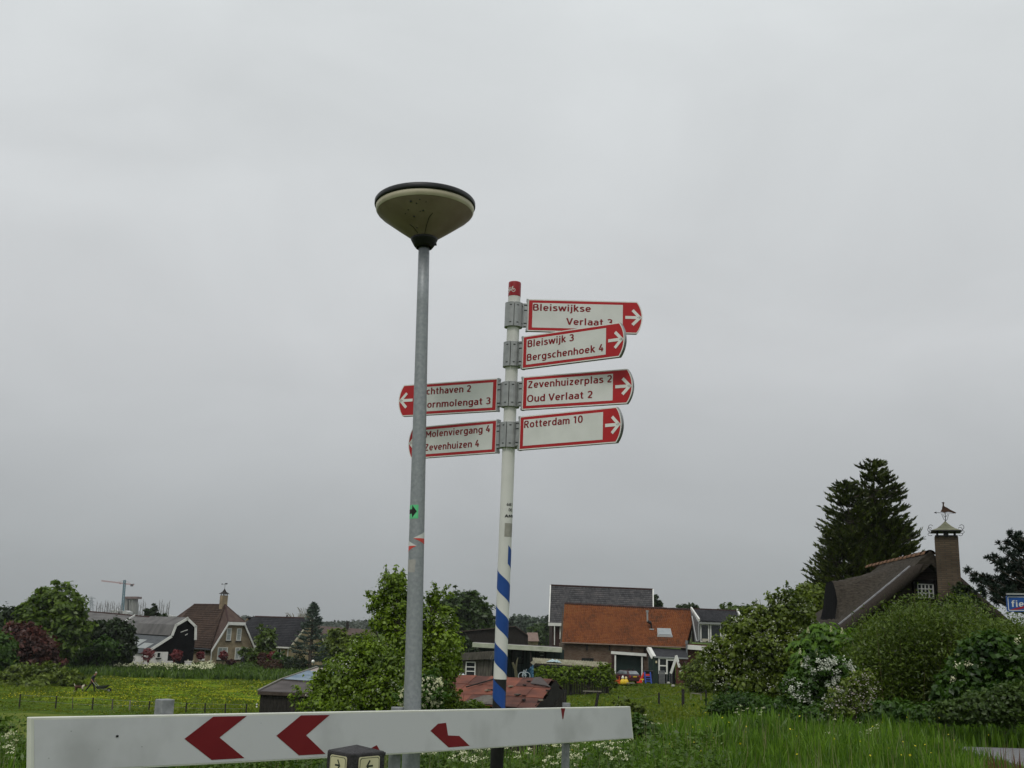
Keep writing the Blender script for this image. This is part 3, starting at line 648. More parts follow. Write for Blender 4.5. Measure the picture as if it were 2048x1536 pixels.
def bflat(pts, o, nm, m_, lab=None):
    q = MB(); q.add([BQ(u, w_, o) for u, w_ in pts], [tuple(range(len(pts)))]); ob = q.build(nm, m_, br, world=True)
    if lab: ob['label'] = lab
    return ob
bflat([(.014, -.0085), (3.955, -.0085), (3.995, -.190), (1.99, -.196), (.044, -.184)], .0012, 'reflective_sheet', boardw)
bflat([(.773, -.0095), (.942, -.0095), (.815, -.092), (.953, -.178), (.789, -.178), (.647, -.092)], .0020, 'chevron', boardred)
bflat([(1.238, -.0115), (1.407, -.0125), (1.278, -.097), (1.401, -.180), (1.247, -.180), (1.110, -.094)], .0020, 'chevron', boardred)
bflat([(2.089, -.099), (2.143, -.066), (2.204, -.063), (2.225, -.125), (2.312, -.130), (2.400, -.182), (2.235, -.184)], .0020, 'chevron_remnant', boardred, 'torn L-shaped red remnant')
bflat([(3.204, -.002), (3.249, -.003), (3.240, -.025), (3.231, -.063), (3.223, -.063)], .0020, 'chevron_remnant', boardred, 'thin red wedge at the top edge')
bflat([(1.684, -.166), (1.720, -.154), (1.760, -.196), (1.716, -.194)], .0020, 'chevron_remnant', boardred, 'small red scrap at the lower edge')
mb = MB()
for (u, w_, s_) in [(.349, -.073, .006), (.28, -.118, .0012), (.16, -.05, .0016), (.46, -.115, .0018), (.09, -.14, .0015), (1.02, -.04, .0014)]:
    V_ = [BQ(u + s_ * math.cos(a) * 1.1, w_ + s_ * .8 * math.sin(a), .0024) for a in [k * math.pi / 4 for k in range(8)]]; mb.add(V_, [tuple(range(8))])
mb.build('bolt_hole', blackp, br, world=True)['kind'] = 'stuff'
def bpost(u, wd, top, lab=None, dep=.05, o=-.031):
    p = BQ(u, 0, o - dep / 2); q = MB(); zt = p.z + top
    q.box((p.x, p.y, (zt - .1) / 2), (wd, dep, zt + .1), Matrix((BX.cross(Vector((0, 0, 1))).cross(Vector((0, 0, 1))) * -1, Vector((0, 0, 1)).cross(BX), Vector((0, 0, 1)))).transposed()); return q.build('post', galv2, br, world=True, bevel=.003)
def rpost(u, r_, top):
    p = BQ(u, 0, -.031 - r_); q = MB(); q.tube([(p.x, p.y, -.1), (p.x, p.y, p.z + top)], r_, 20); q.build('post', galv2, br, world=True, smooth=False)
bpost(.577, .058, .056)
rpost(3.338, .024, .022)
rpost(1.905, .030, .012)

# ================================================================== walking route bollard
bc = U(713, 1495, 3.98); bk = thing('route_bollard', 'dark recycled plastic bollard with two cream arrow plates, in front of the white barrier', 'bollard', (bc.x, bc.y, 0))
plast = mk('dark_plastic', (.016, .015, .016), (.038, .036, .038), 22, .6, .35, 0, 6)
ztop = bc.z + .010; hs_ = .075; zs_ = ztop - .021
def bolrot(v): return Matrix.Rotation(R(45 + 1), 3, 'Z') @ Vector(v)
mb = MB(); k_ = [bolrot((x * hs_, y * hs_, 0)) for x, y in ((-1, -1), (1, -1), (1, 1), (-1, 1))]
mb.add([(p.x, p.y, -.1) for p in k_] + [(p.x, p.y, zs_) for p in k_] + [(0, 0, ztop)], [(0, 1, 5, 4), (1, 2, 6, 5), (2, 3, 7, 6), (3, 0, 4, 7), (4, 5, 8), (5, 6, 8), (6, 7, 8), (7, 4, 8), (3, 2, 1, 0)]); mb.build('post', plast, bk, bevel=.006)
crm = mk('cream_plate', (.52, .49, .30), (.60, .57, .37), 8, .45); dkg = mk('plate_outline', (.02, .03, .02), None, 8, .6)
def rrect(w_, h_, r_, n_=5):
    o_ = []
    for cx_, cy_, a0 in ((w_ - r_, h_ - r_, 0), (-w_ + r_, h_ - r_, 90), (-w_ + r_, -h_ + r_, 180), (w_ - r_, -h_ + r_, 270)):
        for i in range(n_ + 1): a = R(a0 + 90 * i / n_); o_.append((cx_ + r_ * math.cos(a), cy_ + r_ * math.sin(a)))
    return o_
for face, dirn in ((0, 1), (1, -1)):
    ax = bolrot((0, -1, 0)) if face == 1 else bolrot((-1, 0, 0)); tx = Vector((0, 0, 1)).cross(ax) ; cz_ = zs_ - .064
    pl = bpy.data.objects.new('route_plate', None); C.objects.link(pl); pl.parent = bk; pl['label'] = 'cream plate with arrow pointing ' + ('right' if dirn > 0 else 'left')
    def PQ(x, z, o): return ax * (hs_ + .001 + o) + tx * x + Vector((0, 0, cz_ + z))
    for (w_, h_, o, m_, nm) in ((.047, .052, .003, crm, 'plate'), (.0435, .0485, .0036, dkg, 'outline'), (.0415, .0465, .0042, crm, 'plate_face')):
        q = MB(); pts = rrect(w_, h_, .009); q.add([PQ(x, z, o) for x, z in pts], [tuple(range(len(pts)))])
        if nm == 'plate':
            n_ = len(pts); q = MB(); q.add([PQ(x, z, o) for x, z in pts] + [PQ(x, z, 0) for x, z in pts], [tuple(range(n_)), tuple(range(2 * n_ - 1, n_ - 1, -1))] + [(i, i + n_, (i + 1) % n_ + n_, (i + 1) % n_) for i in range(n_)])
        q.build(nm, m_, pl)
    q = MB(); zc_ = .020
    for i, (p, p2) in enumerate((((-.015 * dirn, zc_), (.008 * dirn, zc_)), ((-.0005 * dirn, zc_ + .019), (.0125 * dirn, zc_ - .001)), ((-.0005 * dirn, zc_ - .019), (.0125 * dirn, zc_ + .001)))):
        V_, F_ = stroke(p, p2, .0062); q.add([PQ(x, z, .0048 + i * .0003) for x, z in V_], F_)
    q.build('arrow_symbol', dkg, pl)
mb = MB(); mb.box((.09, .03, zs_ - .012), (.026, .02, .012)); mb.build('rubber_knob', blackp, bk)

# ================================================================== blue sign
s0 = U(2014.5, 1190, 12); s1 = U(2016.5, 1222, 12); sw, sh = .62, (s0.z - s1.z)
bs = thing('path_end_sign', 'blue cycle path sign crossed by a red diagonal, at the right edge beside the pine', 'sign', (s0.x + sw / 2, 12.03, 0))
cx_, cz_ = s0.x + sw / 2, (s0.z + s1.z) / 2
ty = R(4)
def SQ(x, z, o=0): return Vector((cx_ + x * math.cos(ty) - z * 0, 12 - x * math.sin(ty) - o, cz_ + z + x * .02))
def sflat(pts, o, nm, m_, th=0):
    q = MB(); n_ = len(pts)
    if th: q.add([SQ(x, z, o) for x, z in pts] + [SQ(x, z, o - th) for x, z in pts], [tuple(range(n_)), tuple(range(2 * n_ - 1, n_ - 1, -1))] + [(i, i + n_, (i + 1) % n_ + n_, (i + 1) % n_) for i in range(n_)])
    else: q.add([SQ(x, z, o) for x, z in pts], [tuple(range(n_))])
    return q.build(nm, m_, bs, world=True)
bl2 = mk('sign_blue', (.015, .07, .27), (.02, .085, .31), 8, .4)
sflat(rrect(sw / 2, sh / 2, .018), 0, 'plate', bl2, .02)
sflat(rrect(sw / 2 - .009, sh / 2 - .010, .014), .0007, 'white_border', swh)
sflat(rrect(sw / 2 - .017, sh / 2 - .018, .010), .0014, 'blue_face', bl2)
sflat([(-sw / 2 + .020, -sh / 2 + .020), (-sw / 2 + .10, -sh / 2 + .020), (sw / 2 - .02, sh / 2 - .050), (sw / 2 - .02, sh / 2 - .020), (sw / 2 - .1, sh / 2 - .02)], .0026, 'red_diagonal', mk('sign_dark_red', (.26, .012, .03), None, 8, .5))
text('fietspad', -sw / 2 + .046, -sw / 2 + .50, -.036, .072, swh, bs, lambda x, y, l: SQ(x, y, .0018 + l) - Vector(bs.location), .15, .12)
mb = MB(); mb.box((cx_, 12.004, s0.z + .012 + .006), (sw + .01, .03, .018), Matrix.Rotation(-.02, 3, 'Y')); mb.build('top_rail', alu, bs, world=True)
mb = MB(); mb.tube([(cx_, 12.045, -.1), (cx_, 12.045, s0.z + .06)], .024, 16); mb.build('post', galv2, bs, world=True)

# ================================================================== BUILDINGS
def grp(parent, name, lab=None):
    o = bpy.data.objects.new(name, None); C.objects.link(o); o.parent = parent; o.empty_display_size = .1
    if lab: o['label'] = lab
    return o
class Frame:
    """horizontal frame turned about the vertical"""
    def __init__(s, o, deg): s.o = Vector(o); a = R(deg); s.ex = Vector((math.cos(a), math.sin(a), 0)); s.ey = Vector((-math.sin(a), math.cos(a), 0)); s.rot = Matrix.Rotation(a, 3, 'Z')
    def __call__(s, x, y, z): return s.o + s.ex * x + s.ey * y + Vector((0, 0, z))
def fbox(mb, fr, x0, x1, y0, y1, z0, z1, m=0): mb.box(fr((x0 + x1) / 2, (y0 + y1) / 2, (z0 + z1) / 2), (abs(x1 - x0), abs(y1 - y0), abs(z1 - z0)), fr.rot, m)
def window(parent, fr, x0, x1, z0, z1, y, frame=whitewood, glass=glass_dark, fw=.07, nx=1, nz=1, name='window', lab=None, mw=.04, sill=True):
    """frame in front of plane y (towards -y); pane and bars"""
    g_ = grp(parent, name, lab); mb = MB()
    fbox(mb, fr, x0, x0 + fw, y - .07, y + .05, z0, z1); fbox(mb, fr, x1 - fw, x1, y - .07, y + .05, z0, z1)
    fbox(mb, fr, x0 + fw, x1 - fw, y - .07, y + .05, z1 - fw, z1); fbox(mb, fr, x0 + fw, x1 - fw, y - .07, y + .05, z0, z0 + fw); mb.build('frame', frame, g_, world=True)
    mb = MB(); fbox(mb, fr, x0 + fw, x1 - fw, y - .02, y + .03, z0 + fw, z1 - fw); mb.build('pane', glass, g_, world=True)
    mb = MB()
    for i in range(1, nx): x = x0 + fw + (x1 - x0 - 2 * fw) * i / nx; fbox(mb, fr, x - mw / 2, x + mw / 2, y - .06, y - .022, z0 + fw, z1 - fw)
    for i in range(1, nz): z = z0 + fw + (z1 - z0 - 2 * fw) * i / nz; fbox(mb, fr, x0 + fw, x1 - fw, y - .065, y - .0235, z - mw / 2, z + mw / 2)
    if nx * nz > 1: mb.build('glazing_bars', frame, g_, world=True)['kind'] = 'stuff'
    if sill: mb = MB(); fbox(mb, fr, x0 - .08, x1 + .08, y - .16, y + .02, z0 - .12, z0 - .01); mb.build('sill', frame if sill is True else sill, g_, world=True)
    return g_
def tiles(P00, P10, P01, P11, nu, nv, amp, step, mat, parent, name='roof_tiles', seed=1, stag=False, wob=.01):
    """pantile / slate courses: u runs along the eave, v up the slope"""
    r = np.random.default_rng(seed); P00, P10, P01, P11 = [np.array(p, float) for p in (P00, P10, P01, P11)]
    nrm = np.cross(P10 - P00, P01 - P00); nrm /= np.linalg.norm(nrm)
    if nrm[2] < 0: nrm = -nrm
    su = 4 if not stag else 1; V_, F_, T_ = [], [], []
    k = 0
    for j in range(nv):
        v0, v1 = j / nv, (j + 1.12) / nv; v1 = min(v1, 1)
        nn = nu * su; us = np.linspace(0, 1, nn + 1); wave = amp * np.sin(us * nu * 2 * np.pi) if not stag else np.zeros(nn + 1)
        if stag:
            us = np.clip(np.linspace(0, 1, nu + 1) + (.5 / nu if j % 2 else 0), 0, 1)
            for i in range(nu):
                if us[i + 1] - us[i] < 1e-6: continue
                h_ = r.uniform(0, wob) ; a, b_ = us[i] + .0007, us[i + 1] - .0007; q = []
                for (u, v, hh) in ((a, v0, step + h_), (b_, v0, step + h_), (b_, v1, 0), (a, v1, 0), (a, v0, -.01), (b_, v0, -.01)):
                    q.append((P00 * (1 - u) + P10 * u) * (1 - v) + (P01 * (1 - u) + P11 * u) * v + nrm * hh)
                V_ += q; F_ += [(k, k + 1, k + 2, k + 3), (k + 4, k + 5, k + 1, k)]; t_ = r.random(); T_ += [t_, t_]; k += 6
            continue
        lo = [(P00 * (1 - u) + P10 * u) * (1 - v0) + (P01 * (1 - u) + P11 * u) * v0 for u in us]; hi = [(P00 * (1 - u) + P10 * u) * (1 - v1) + (P01 * (1 - u) + P11 * u) * v1 for u in us]
        jt = r.uniform(-wob, wob)
        for i in range(nn + 1): V_ += [lo[i] + nrm * (wave[i] + step + jt), hi[i] + nrm * wave[i], lo[i] + nrm * (wave[i] - .015)]
        tt = r.random(nu + 1)
        for i in range(nn): F_ += [(k + 3 * i, k + 3 * i + 3, k + 3 * i + 4, k + 3 * i + 1), (k + 3 * i + 2, k + 3 * i + 5, k + 3 * i + 3, k + 3 * i)]; T_ += [tt[i // su]] * 2
        k += 3 * (nn + 1)
    off = np.zeros(3); q = parent
    while q is not None: off += np.array(q.location); q = q.parent
    o = npmesh(name, np.array(V_) - off, np.array(F_), mat, parent, np.array(T_)); o['kind'] = 'stuff'; return o
def tonemat(name, cols, scale=.5, rough=.85):
    m = bpy.data.materials.new(name); m.use_nodes = True; t = m.node_tree; n = t.nodes; b = n['Principled BSDF']; b.inputs['Roughness'].default_value = rough; b.inputs['Specular IOR Level'].default_value = .2
    at = n.new('ShaderNodeAttribute'); at.attribute_name = 'tone'; g_ = n.new('ShaderNodeTexCoord')
    no = n.new('ShaderNodeTexNoise'); no.inputs['Scale'].default_value = scale; no.inputs['Detail'].default_value = 6; t.links.new(g_.outputs['Object'], no.inputs['Vector'])
    a = n.new('ShaderNodeMath'); a.operation = 'MULTIPLY_ADD'; a.inputs[1].default_value = .45; t.links.new(at.outputs['Fac'], a.inputs[0])
    mu = n.new('ShaderNodeMath'); mu.operation = 'MULTIPLY_ADD'; mu.inputs[1].default_value = 1.5; mu.inputs[2].default_value = -.47; t.links.new(no.outputs[0], mu.inputs[0]); t.links.new(mu.outputs[0], a.inputs[2])
    rp = n.new('ShaderNodeValToRGB'); e = rp.color_ramp.elements
    while len(e) < len(cols): e.new(.5)
    for i, (el, c) in enumerate(zip(e, cols)): el.position = i / (len(cols) - 1); el.color = (*c, 1)
    t.links.new(a.outputs[0], rp.inputs[0]); t.links.new(rp.outputs[0], b.inputs['Base Color']); MATS[name] = m; return m
def planks(mb_, fr, x0, x1, y, z0, z1f, wd, seed=0, gap=.012, th=.03):
    rd = random.Random(seed); n_ = max(1, int((x1 - x0) / wd)); wd = (x1 - x0) / n_
    for i in range(n_):
        a = x0 + i * wd; zt = z1f(a + wd / 2) if callable(z1f) else z1f; zt += rd.uniform(-.02, .02)
        fbox(mb_, fr, a + gap / 2, a + wd - gap / 2, y - th - rd.uniform(0, .012), y, z0, zt)

beige = coursed('beige_brick', (.33, .26, .165), (.27, .20, .125), (.30, .26, .19), .22, .075, msize=.008)
beige2 = coursed('yellow_brick', (.44, .34, .20), (.37, .28, .16), (.38, .32, .22), .22, .075, msize=.008)
brick_br = coursed('brown_brick', (.115, .060, .038), (.17, .12, .085), (.12, .10, .08), .24, .085, msize=.014)
brick_red = coursed('red_brick', (.10, .030, .018), (.13, .045, .028), (.07, .05, .04), .24, .085, msize=.012)
brick_ch = coursed('chimney_brick', (.088, .062, .042), (.125, .092, .062), (.075, .064, .05), .22, .068, msize=.012)
rooftile_br = mk('brown_roof_tile', (.058, .036, .030), (.092, .060, .047), 1.5, .85, .4, 0, 8)
slate = tonemat('slate', [(.040, .040, .044), (.085, .084, .088), (.135, .125, .125)], .6)
pant = tonemat('orange_pantile', [(.095, .046, .024), (.175, .060, .025), (.230, .080, .029), (.215, .092, .034)], .35)
pant2 = tonemat('brown_pantile', [(.052, .036, .029), (.082, .055, .043), (.115, .078, .058)], .45)
dkslate = tonemat('dark_roof_tile', [(.020, .021, .024), (.034, .035, .039), (.05, .05, .055)], .4)
ashroof = mk('asbestos_roof', (.085, .082, .080), (.15, .145, .14), .8, .9, .3, 0, 8, (.3, .7))
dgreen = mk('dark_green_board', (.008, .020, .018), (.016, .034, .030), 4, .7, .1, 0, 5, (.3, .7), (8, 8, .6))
black_bd_and_shade = mk('tarred_board', (.004, .004, .0045), (.010, .010, .011), 4, .9, .1, 0, 5, (.3, .7), (1, 1, 8), .06)  # barn boards, and the painted shade of the thatched dormer
ridge_m = mk('ridge_tile_dark', (.035, .018, .016), (.06, .03, .026), 3, .85)

# ---- beige brick house with half-hipped brown roof
o = U(421, 1332, 148); gz0 = o.z; H1 = Frame(o, 45)
h1 = thing('brick_house', 'beige brick house with half-hipped brown tiled roof and capped chimney', 'house', o)
Wd, Ln, ZE, ZR, ZH = 6.4, 15.0, 2.75, 8.2, 5.95; xh = Wd / 2 * (ZR - ZH) / (ZR - ZE); xh0 = Wd / 2 - xh
mb = MB(); pf = [(0, -1.5), (Wd, -1.5), (Wd, ZE), (Wd - xh0, ZH - .1), (xh0, ZH - .1), (0, ZE)]
mb.add([H1(x, 0, z) for x, z in pf] + [H1(x, Ln, z) for x, z in pf], [(0, 1, 2, 3, 4, 5), (11, 10, 9, 8, 7, 6)] + [(i, i + 6, (i + 1) % 6 + 6, (i + 1) % 6) for i in range(6)]); mb.build('wall', beige, h1, world=True)
ov = .35; dz = ov * (ZR - ZE) / (Wd / 2); h0 = 3.1
sl = [(-ov, -ov, ZE - dz), (xh0, -ov, ZH), (Wd / 2, h0, ZR), (Wd / 2, Ln - h0, ZR), (xh0, Ln + ov, ZH), (-ov, Ln + ov, ZE - dz)]
mb = MB(); mb.slab([H1(*p) for p in reversed(sl)], -.14); mb.slab([H1(Wd - x, y, z) for x, y, z in sl], -.14)
mb.slab([H1(xh0 - .1, -ov - .05, ZH - .05), H1(Wd - xh0 + .1, -ov - .05, ZH - .05), H1(Wd / 2, h0, ZR + .05)], -.12); mb.slab([H1(Wd / 2, Ln - h0, ZR + .05), H1(Wd - xh0, Ln + ov, ZH), H1(xh0, Ln + ov, ZH)], -.12)
mb.build('roof', rooftile_br, h1, world=True)
A_, B_, C_, D_ = [Vector(H1(*p)) + Vector((0, 0, .17)) for p in ((-ov, -ov, ZE - dz), (-ov, Ln + ov, ZE - dz), (Wd / 2 - .05, h0 - .2, ZR), (Wd / 2 - .05, Ln - h0, ZR))]
tiles(H1(-ov - .1, -ov, ZE - dz + .15), H1(-ov - .1, Ln, ZE - dz + .15), H1(Wd / 2, h0 - .05, ZR + .16), H1(Wd / 2, Ln - h0, ZR + .16), 38, 20, .02, .05, pant2, h1)
mb = MB()
for a, b_ in ((H1(Wd / 2, h0, ZR + .1), H1(Wd / 2, Ln - h0, ZR + .1)), (H1(Wd / 2, h0, ZR + .1), H1(xh0, -ov, ZH + .05)), (H1(Wd / 2, h0, ZR + .1), H1(Wd - xh0, -ov, ZH + .05))): mb.tube([a, b_], .12, 6)
mb.build('ridge', ridge_m, h1, world=True)
mb = MB(); fw = .30
def vb(a, b_): mb.bar(H1(*a), H1(*b_), .10, fw, upv=H1.ex)
yv = -ov - .12
for a, b_ in (((-ov - .05, yv, ZE - dz - .05), (xh0, yv, ZH - .05)), ((Wd + ov + .05, yv, ZE - dz - .05), (Wd - xh0, yv, ZH - .05))):
    A2, B2 = H1(*a), H1(*b_); dd = (B2 - A2).normalized(); mb.slab([A2, B2, B2 - Vector((0, 0, .42)), A2 - Vector((0, 0, .42))], .1)
mb.slab([H1(xh0 - .1, yv, ZH), H1(Wd - xh0 + .1, yv, ZH), H1(Wd - xh0, yv, ZH - .42), H1(xh0, yv, ZH - .42)], .1)
mb.build('bargeboard', whitewood, h1, world=True)
mb = MB(); mb.tube([H1(-ov - .12, -ov, ZE - dz + .02), H1(-ov - .12, Ln, ZE - dz + .02)], .10, 8); mb.build('gutter', mk('grey_gutter', (.05, .055, .06), None, 5, .5), h1, world=True)
mb = MB(); mb.tube([H1(-.1, -.12, ZE - .3), H1(-.1, -.12, -.2)], .06, 8); mb.build('downpipe', whitewood, h1, world=True)
for x0, x1 in ((2.0, 2.75), (3.6, 4.35)): window(h1, H1, x0, x1, 3.4, 5.1, 0, glass=glass_pale, fw=.12, sill=wood_dark, nx=1, nz=2)
for x0, x1 in ((.85, 2.4), (3.6, 5.5)): window(h1, H1, x0, x1, .85, 2.5, 0, glass=glass_pale, fw=.12, sill=wood_dark, nx=2 if x0 < 2 else 3, nz=1, mw=.09)
S1 = Frame(H1(0, Ln, 0), 45 - 90)     # side wall seen from outside
for x0, x1 in ((12.0, 13.3), (9.0, 10.0)): window(h1, S1, x0, x1, .75, 2.3, 0, fw=.13, nx=1)
cp = H1(Wd / 2, h0 + .5, ZR - .5); ch = grp(h1, 'chimney'); mb = MB(); mb.box(cp + Vector((0, 0, .95)), (.82, .82, 1.9), H1.rot); mb.build('stack', beige, ch, world=True)
mb = MB()
for sx_ in (-1, 1):
    for sy_ in (-1, 1): mb.box(cp + H1.ex * .3 * sx_ + H1.ey * .3 * sy_ + Vector((0, 0, 2.0)), (.1, .1, .3), H1.rot)
k_ = [cp + H1.ex * a * .58 + H1.ey * b_ * .58 + Vector((0, 0, 2.12)) for a, b_ in ((-1, -1), (1, -1), (1, 1), (-1, 1))]; k2 = [cp + H1.ex * a * .2 + H1.ey * b_ * .2 + Vector((0, 0, 2.45)) for a, b_ in ((-1, -1), (1, -1), (1, 1), (-1, 1))]
mb.add(k_ + k2 + [cp + Vector((0, 0, 2.95))], [(3, 2, 1, 0), (0, 1, 5, 4), (1, 2, 6, 5), (2, 3, 7, 6), (3, 0, 4, 7), (4, 5, 8), (5, 6, 8), (6, 7, 8), (7, 4, 8)]); mb.build('chimney_cap', wood_dark, ch, world=True)
mb = MB(); tp = cp + Vector((0, 0, 2.9)); mb.tube([tp, tp + Vector((0, 0, .75))], .025, 5); mb.bar(tp + Vector((-.5, 0, .6)), tp + Vector((.35, 0, .6)), .03); mb.slab([tp + Vector((-.5, 0, .52)), tp + Vector((-.25, 0, .6)), tp + Vector((-.5, 0, .72))], .02); mb.slab([tp + Vector((-.1, 0, .62)), tp + Vector((.25, 0, .62)), tp + Vector((.4, 0, .78)), tp + Vector((.05, 0, .75))], .02); mb.build('weathervane', wood_dark, ch, world=True)

# ---- black gambrel barn with white boards
o = U(333.8, 1333, 138); k = ppm(138, 1290); B1 = Frame(o, 40)
def zz(py, px=350): return U(px, py, 138).z - o.z
bb = thing('black_barn', 'black boarded barn with white outlined gambrel gable and lean-to on its left', 'barn', o)
cs = (math.cos(R(40)) + math.sin(R(40)) * .31) * k
X = lambda px: (px - 333.8) / cs
prof = [(X(333.8), zz(1272.5)), (X(340), zz(1250.5)), (X(364), zz(1235)), (X(384.5), zz(1252.5)), (X(386.5), zz(1280))]
Lb = 12
mb = MB(); pw = [(0, -1.5), (X(385), -1.5), (X(385), prof[4][1])] + [(x, z - .08) for x, z in reversed(prof[:4])]
n_ = len(pw); mb.add([B1(x, 0, z) for x, z in pw] + [B1(x, Lb, z) for x, z in pw], [tuple(range(n_)), tuple(range(2 * n_ - 1, n_ - 1, -1))] + [(i, i + n_, (i + 1) % n_ + n_, (i + 1) % n_) for i in range(n_)])
# lean-to gable (black above, white below)
xl = X(286.6); zl = zz(1304, 286)
pl_ = [(xl + .2, zz(1303, 300)), (0, zz(1303, 333)), (0, prof[0][1] - .1), (xl + .2, zl + .05)]
mb.add([B1(x, 0, z) for x, z in pl_] + [B1(x, .2, z) for x, z in pl_], [(0, 1, 2, 3), (7, 6, 5, 4)])
mb.build('wall', black_bd_and_shade, bb, world=True)
mb = MB(); fbox(mb, B1, xl - .1, -.04, -.06, .1, -1.5, zz(1303, 310)); fbox(mb, B1, xl - .1, xl + .1, .1, Lb * .8, -1.5, zl - .1); mb.build('white_wall', mk('white_render', (.62, .60, .57), (.74, .73, .70), 2, .8), bb, world=True)
mb = MB(); r1 = [B1(x - (.15 if i == 0 else 0), -.2, z + .06) for i, (x, z) in enumerate(prof)]; r2 = [p + B1.ey * (Lb + .4) for p in r1]
for i in range(4): mb.slab([r1[i], r1[i + 1], r2[i + 1], r2[i]], .10)
mb.build('roof', ashroof, bb, world=True)
lt = MB(); l0, l1 = B1(xl - .35, -.15, zl - .1), B1(-.05, -.15, prof[0][1] - .05); lt.slab([l0, l1, l1 + B1.ey * Lb, l0 + B1.ey * Lb * .85], .08); lt.build('lean_to_roof', mk('lean_to_sheet', (.045, .05, .055), (.09, .10, .105), 2, .7), bb, world=True)
sky_m = mk('translucent_sheet', (.22, .24, .235), (.32, .34, .33), 3, .5)
for (a, b_, c_, d__) in ((.25, .55, .10, .35), (.35, .72, .42, .62)):
    mb = MB(); e = (l1 - l0); q = [l0 + e * a + B1.ey * Lb * c_, l0 + e * b_ + B1.ey * Lb * c_, l0 + e * b_ + B1.ey * Lb * d__, l0 + e * a + B1.ey * Lb * d__]; mb.slab([p + Vector((0, 0, .05)) for p in q], .02); mb.build('roof_light', sky_m, bb, world=True)
mb = MB(); bw_ = .32; fr_ = [(xl - .35, zl - .22)] + prof
for (a, b_) in zip(fr_[:-1], fr_[1:]):
    A2, B2 = B1(a[0], -.26, a[1] + .1), B1(b_[0], -.26, b_[1] + .1); dv = (B2 - A2).normalized(); pn = B1.ey.cross(dv); pn = pn if True else -pn
    pn = dv.cross(B1.ey) * -1; pn = -pn if pn.z > 0 and abs(pn.z) > .05 else pn
    if abs(dv.z) > .8: pn = B1.ex * (1 if a[0] < 1 else -1)
    mb.slab([A2 - dv * .05, B2 + dv * .05, B2 + dv * .05 + pn * bw_, A2 - dv * .05 + pn * bw_], .08)
mb.build('bargeboard', whitewood, bb, world=True)
window(bb, B1, X(311), X(318.5), zz(1315, 314), zz(1304, 314), -.08, frame=whitewood, fw=.06, sill=wood_dark)
mb = MB();
for (xa, za, xb_, zb) in ((354.5, 1265, 361, 1262.5), (361.5, 1262, 368, 1260), (364, 1271, 369, 1268)): mb.slab([B1(X(xa), -.04, zz(za)), B1(X(xb_), -.04, zz(zb)), B1(X(xb_), -.04, zz(zb) + .10), B1(X(xa), -.04, zz(za) + .10)], .03)
mb.build('wall_letters', whitewood, bb, world=True)['kind'] = 'stuff'
mb = MB(); fbox(mb, B1, X(334), X(385), -.35, -.25, .05, .5); mb.build('dark_gate', black_bd_and_shade, bb, world=True)
for px in (338, 376):
    p = U(px, 1330, 136.5); q = thing('planter_box', 'low white block at the ' + ('left' if px < 350 else 'right') + ' foot of the black barn wall', 'planter', (p.x, p.y, p.z - .1)); mb = MB(); mb.box(p + Vector((0, 0, .15)), (.75, .5, .55)); mb.box(p + Vector((0, 0, .44)), (.85, .6, .08)); mb.build('block', MATS['white_render'], q, world=True, bevel=.02)

# ---- long grey barn behind
gb = thing('grey_barn', 'long low barn with a grey fibre cement roof behind the dark conifers', 'barn', U(250, 1320, 158))
r0_, r1_ = U(150, 1221, 165), U(318, 1236, 160); e0, e1 = U(150, 1262, 154), U(318, 1272, 149)
mb = MB(); mb.slab([e0, e1, r1_, r0_], .12); back = [p + Vector((0, 2 * (r0_.y - e0.y), 0)) for p in (e1, e0)]; mb.slab([r0_, r1_, back[0], back[1]], .12); mb.build('roof', ashroof, gb, world=True)
mb = MB(); mb.tube([r0_, r1_], .14, 6); mb.build('ridge', ridge_m, gb, world=True)
mb = MB(); mb.add([e0 + Vector((0, .6, 0)), e1 + Vector((0, .6, 0)), e1 + Vector((0, .6, -4)), e0 + Vector((0, .6, -4)), r1_ - Vector((.3, 0, .2)), e1 + Vector((-.3, 16, -7)), e1 + Vector((-.3, 16, 0))], [(3, 2, 1, 0), (1, 2, 5, 6, 4)]); mb.build('wall', wood_grey, gb, world=True)
mb = MB(); a, b_ = U(250, 1241, 152.5), U(269, 1229, 157.5); mb.slab([a, b_, b_ + Vector((0, 0, -.25)), a + Vector((0, 0, -.25))], .1); mb.build('bargeboard', whitewood, gb, world=True)

# ---- dark roofed house
o = U(577, 1334, 160); H2 = Frame(o, -32); h2 = thing('yellow_brick_house', 'yellow brick house under a plain dark grey tiled roof, left of the cedar', 'house', o)
Ln, Wd, ZE, ZR = 13.0, 7.4, 3.1, 7.4; z_ = lambda py, px=540: U(px, py, 160).z - o.z
ZE = z_(1288, 577); ZR = U(608, 1238, 164).z - o.z
mb = MB(); mb.add([H2(-Ln, 0, -1.5), H2(0, 0, -1.5), H2(0, Wd, -1.5), H2(-Ln, Wd, -1.5), H2(-Ln, 0, ZE), H2(0, 0, ZE), H2(0, Wd, ZE), H2(-Ln, Wd, ZE), H2(0, Wd / 2, ZR), H2(-Ln, Wd / 2, ZR)], [(0, 1, 5, 4), (1, 2, 6, 8, 5), (2, 3, 7, 6), (3, 0, 4, 9, 7)]); mb.build('wall', beige2, h2, world=True)
sl0 = (ZR - ZE) / (Wd / 2); ov = .5
mb = MB(); mb.slab([H2(-Ln - .3, -ov, ZE - ov * sl0 + .1), H2(.35, -ov, ZE - ov * sl0 + .1), H2(.35, Wd / 2, ZR + .1), H2(-Ln + 1.6, Wd / 2, ZR + .1), H2(-Ln - .3, Wd / 2 - 1.2, ZR - 1.1)], .15)
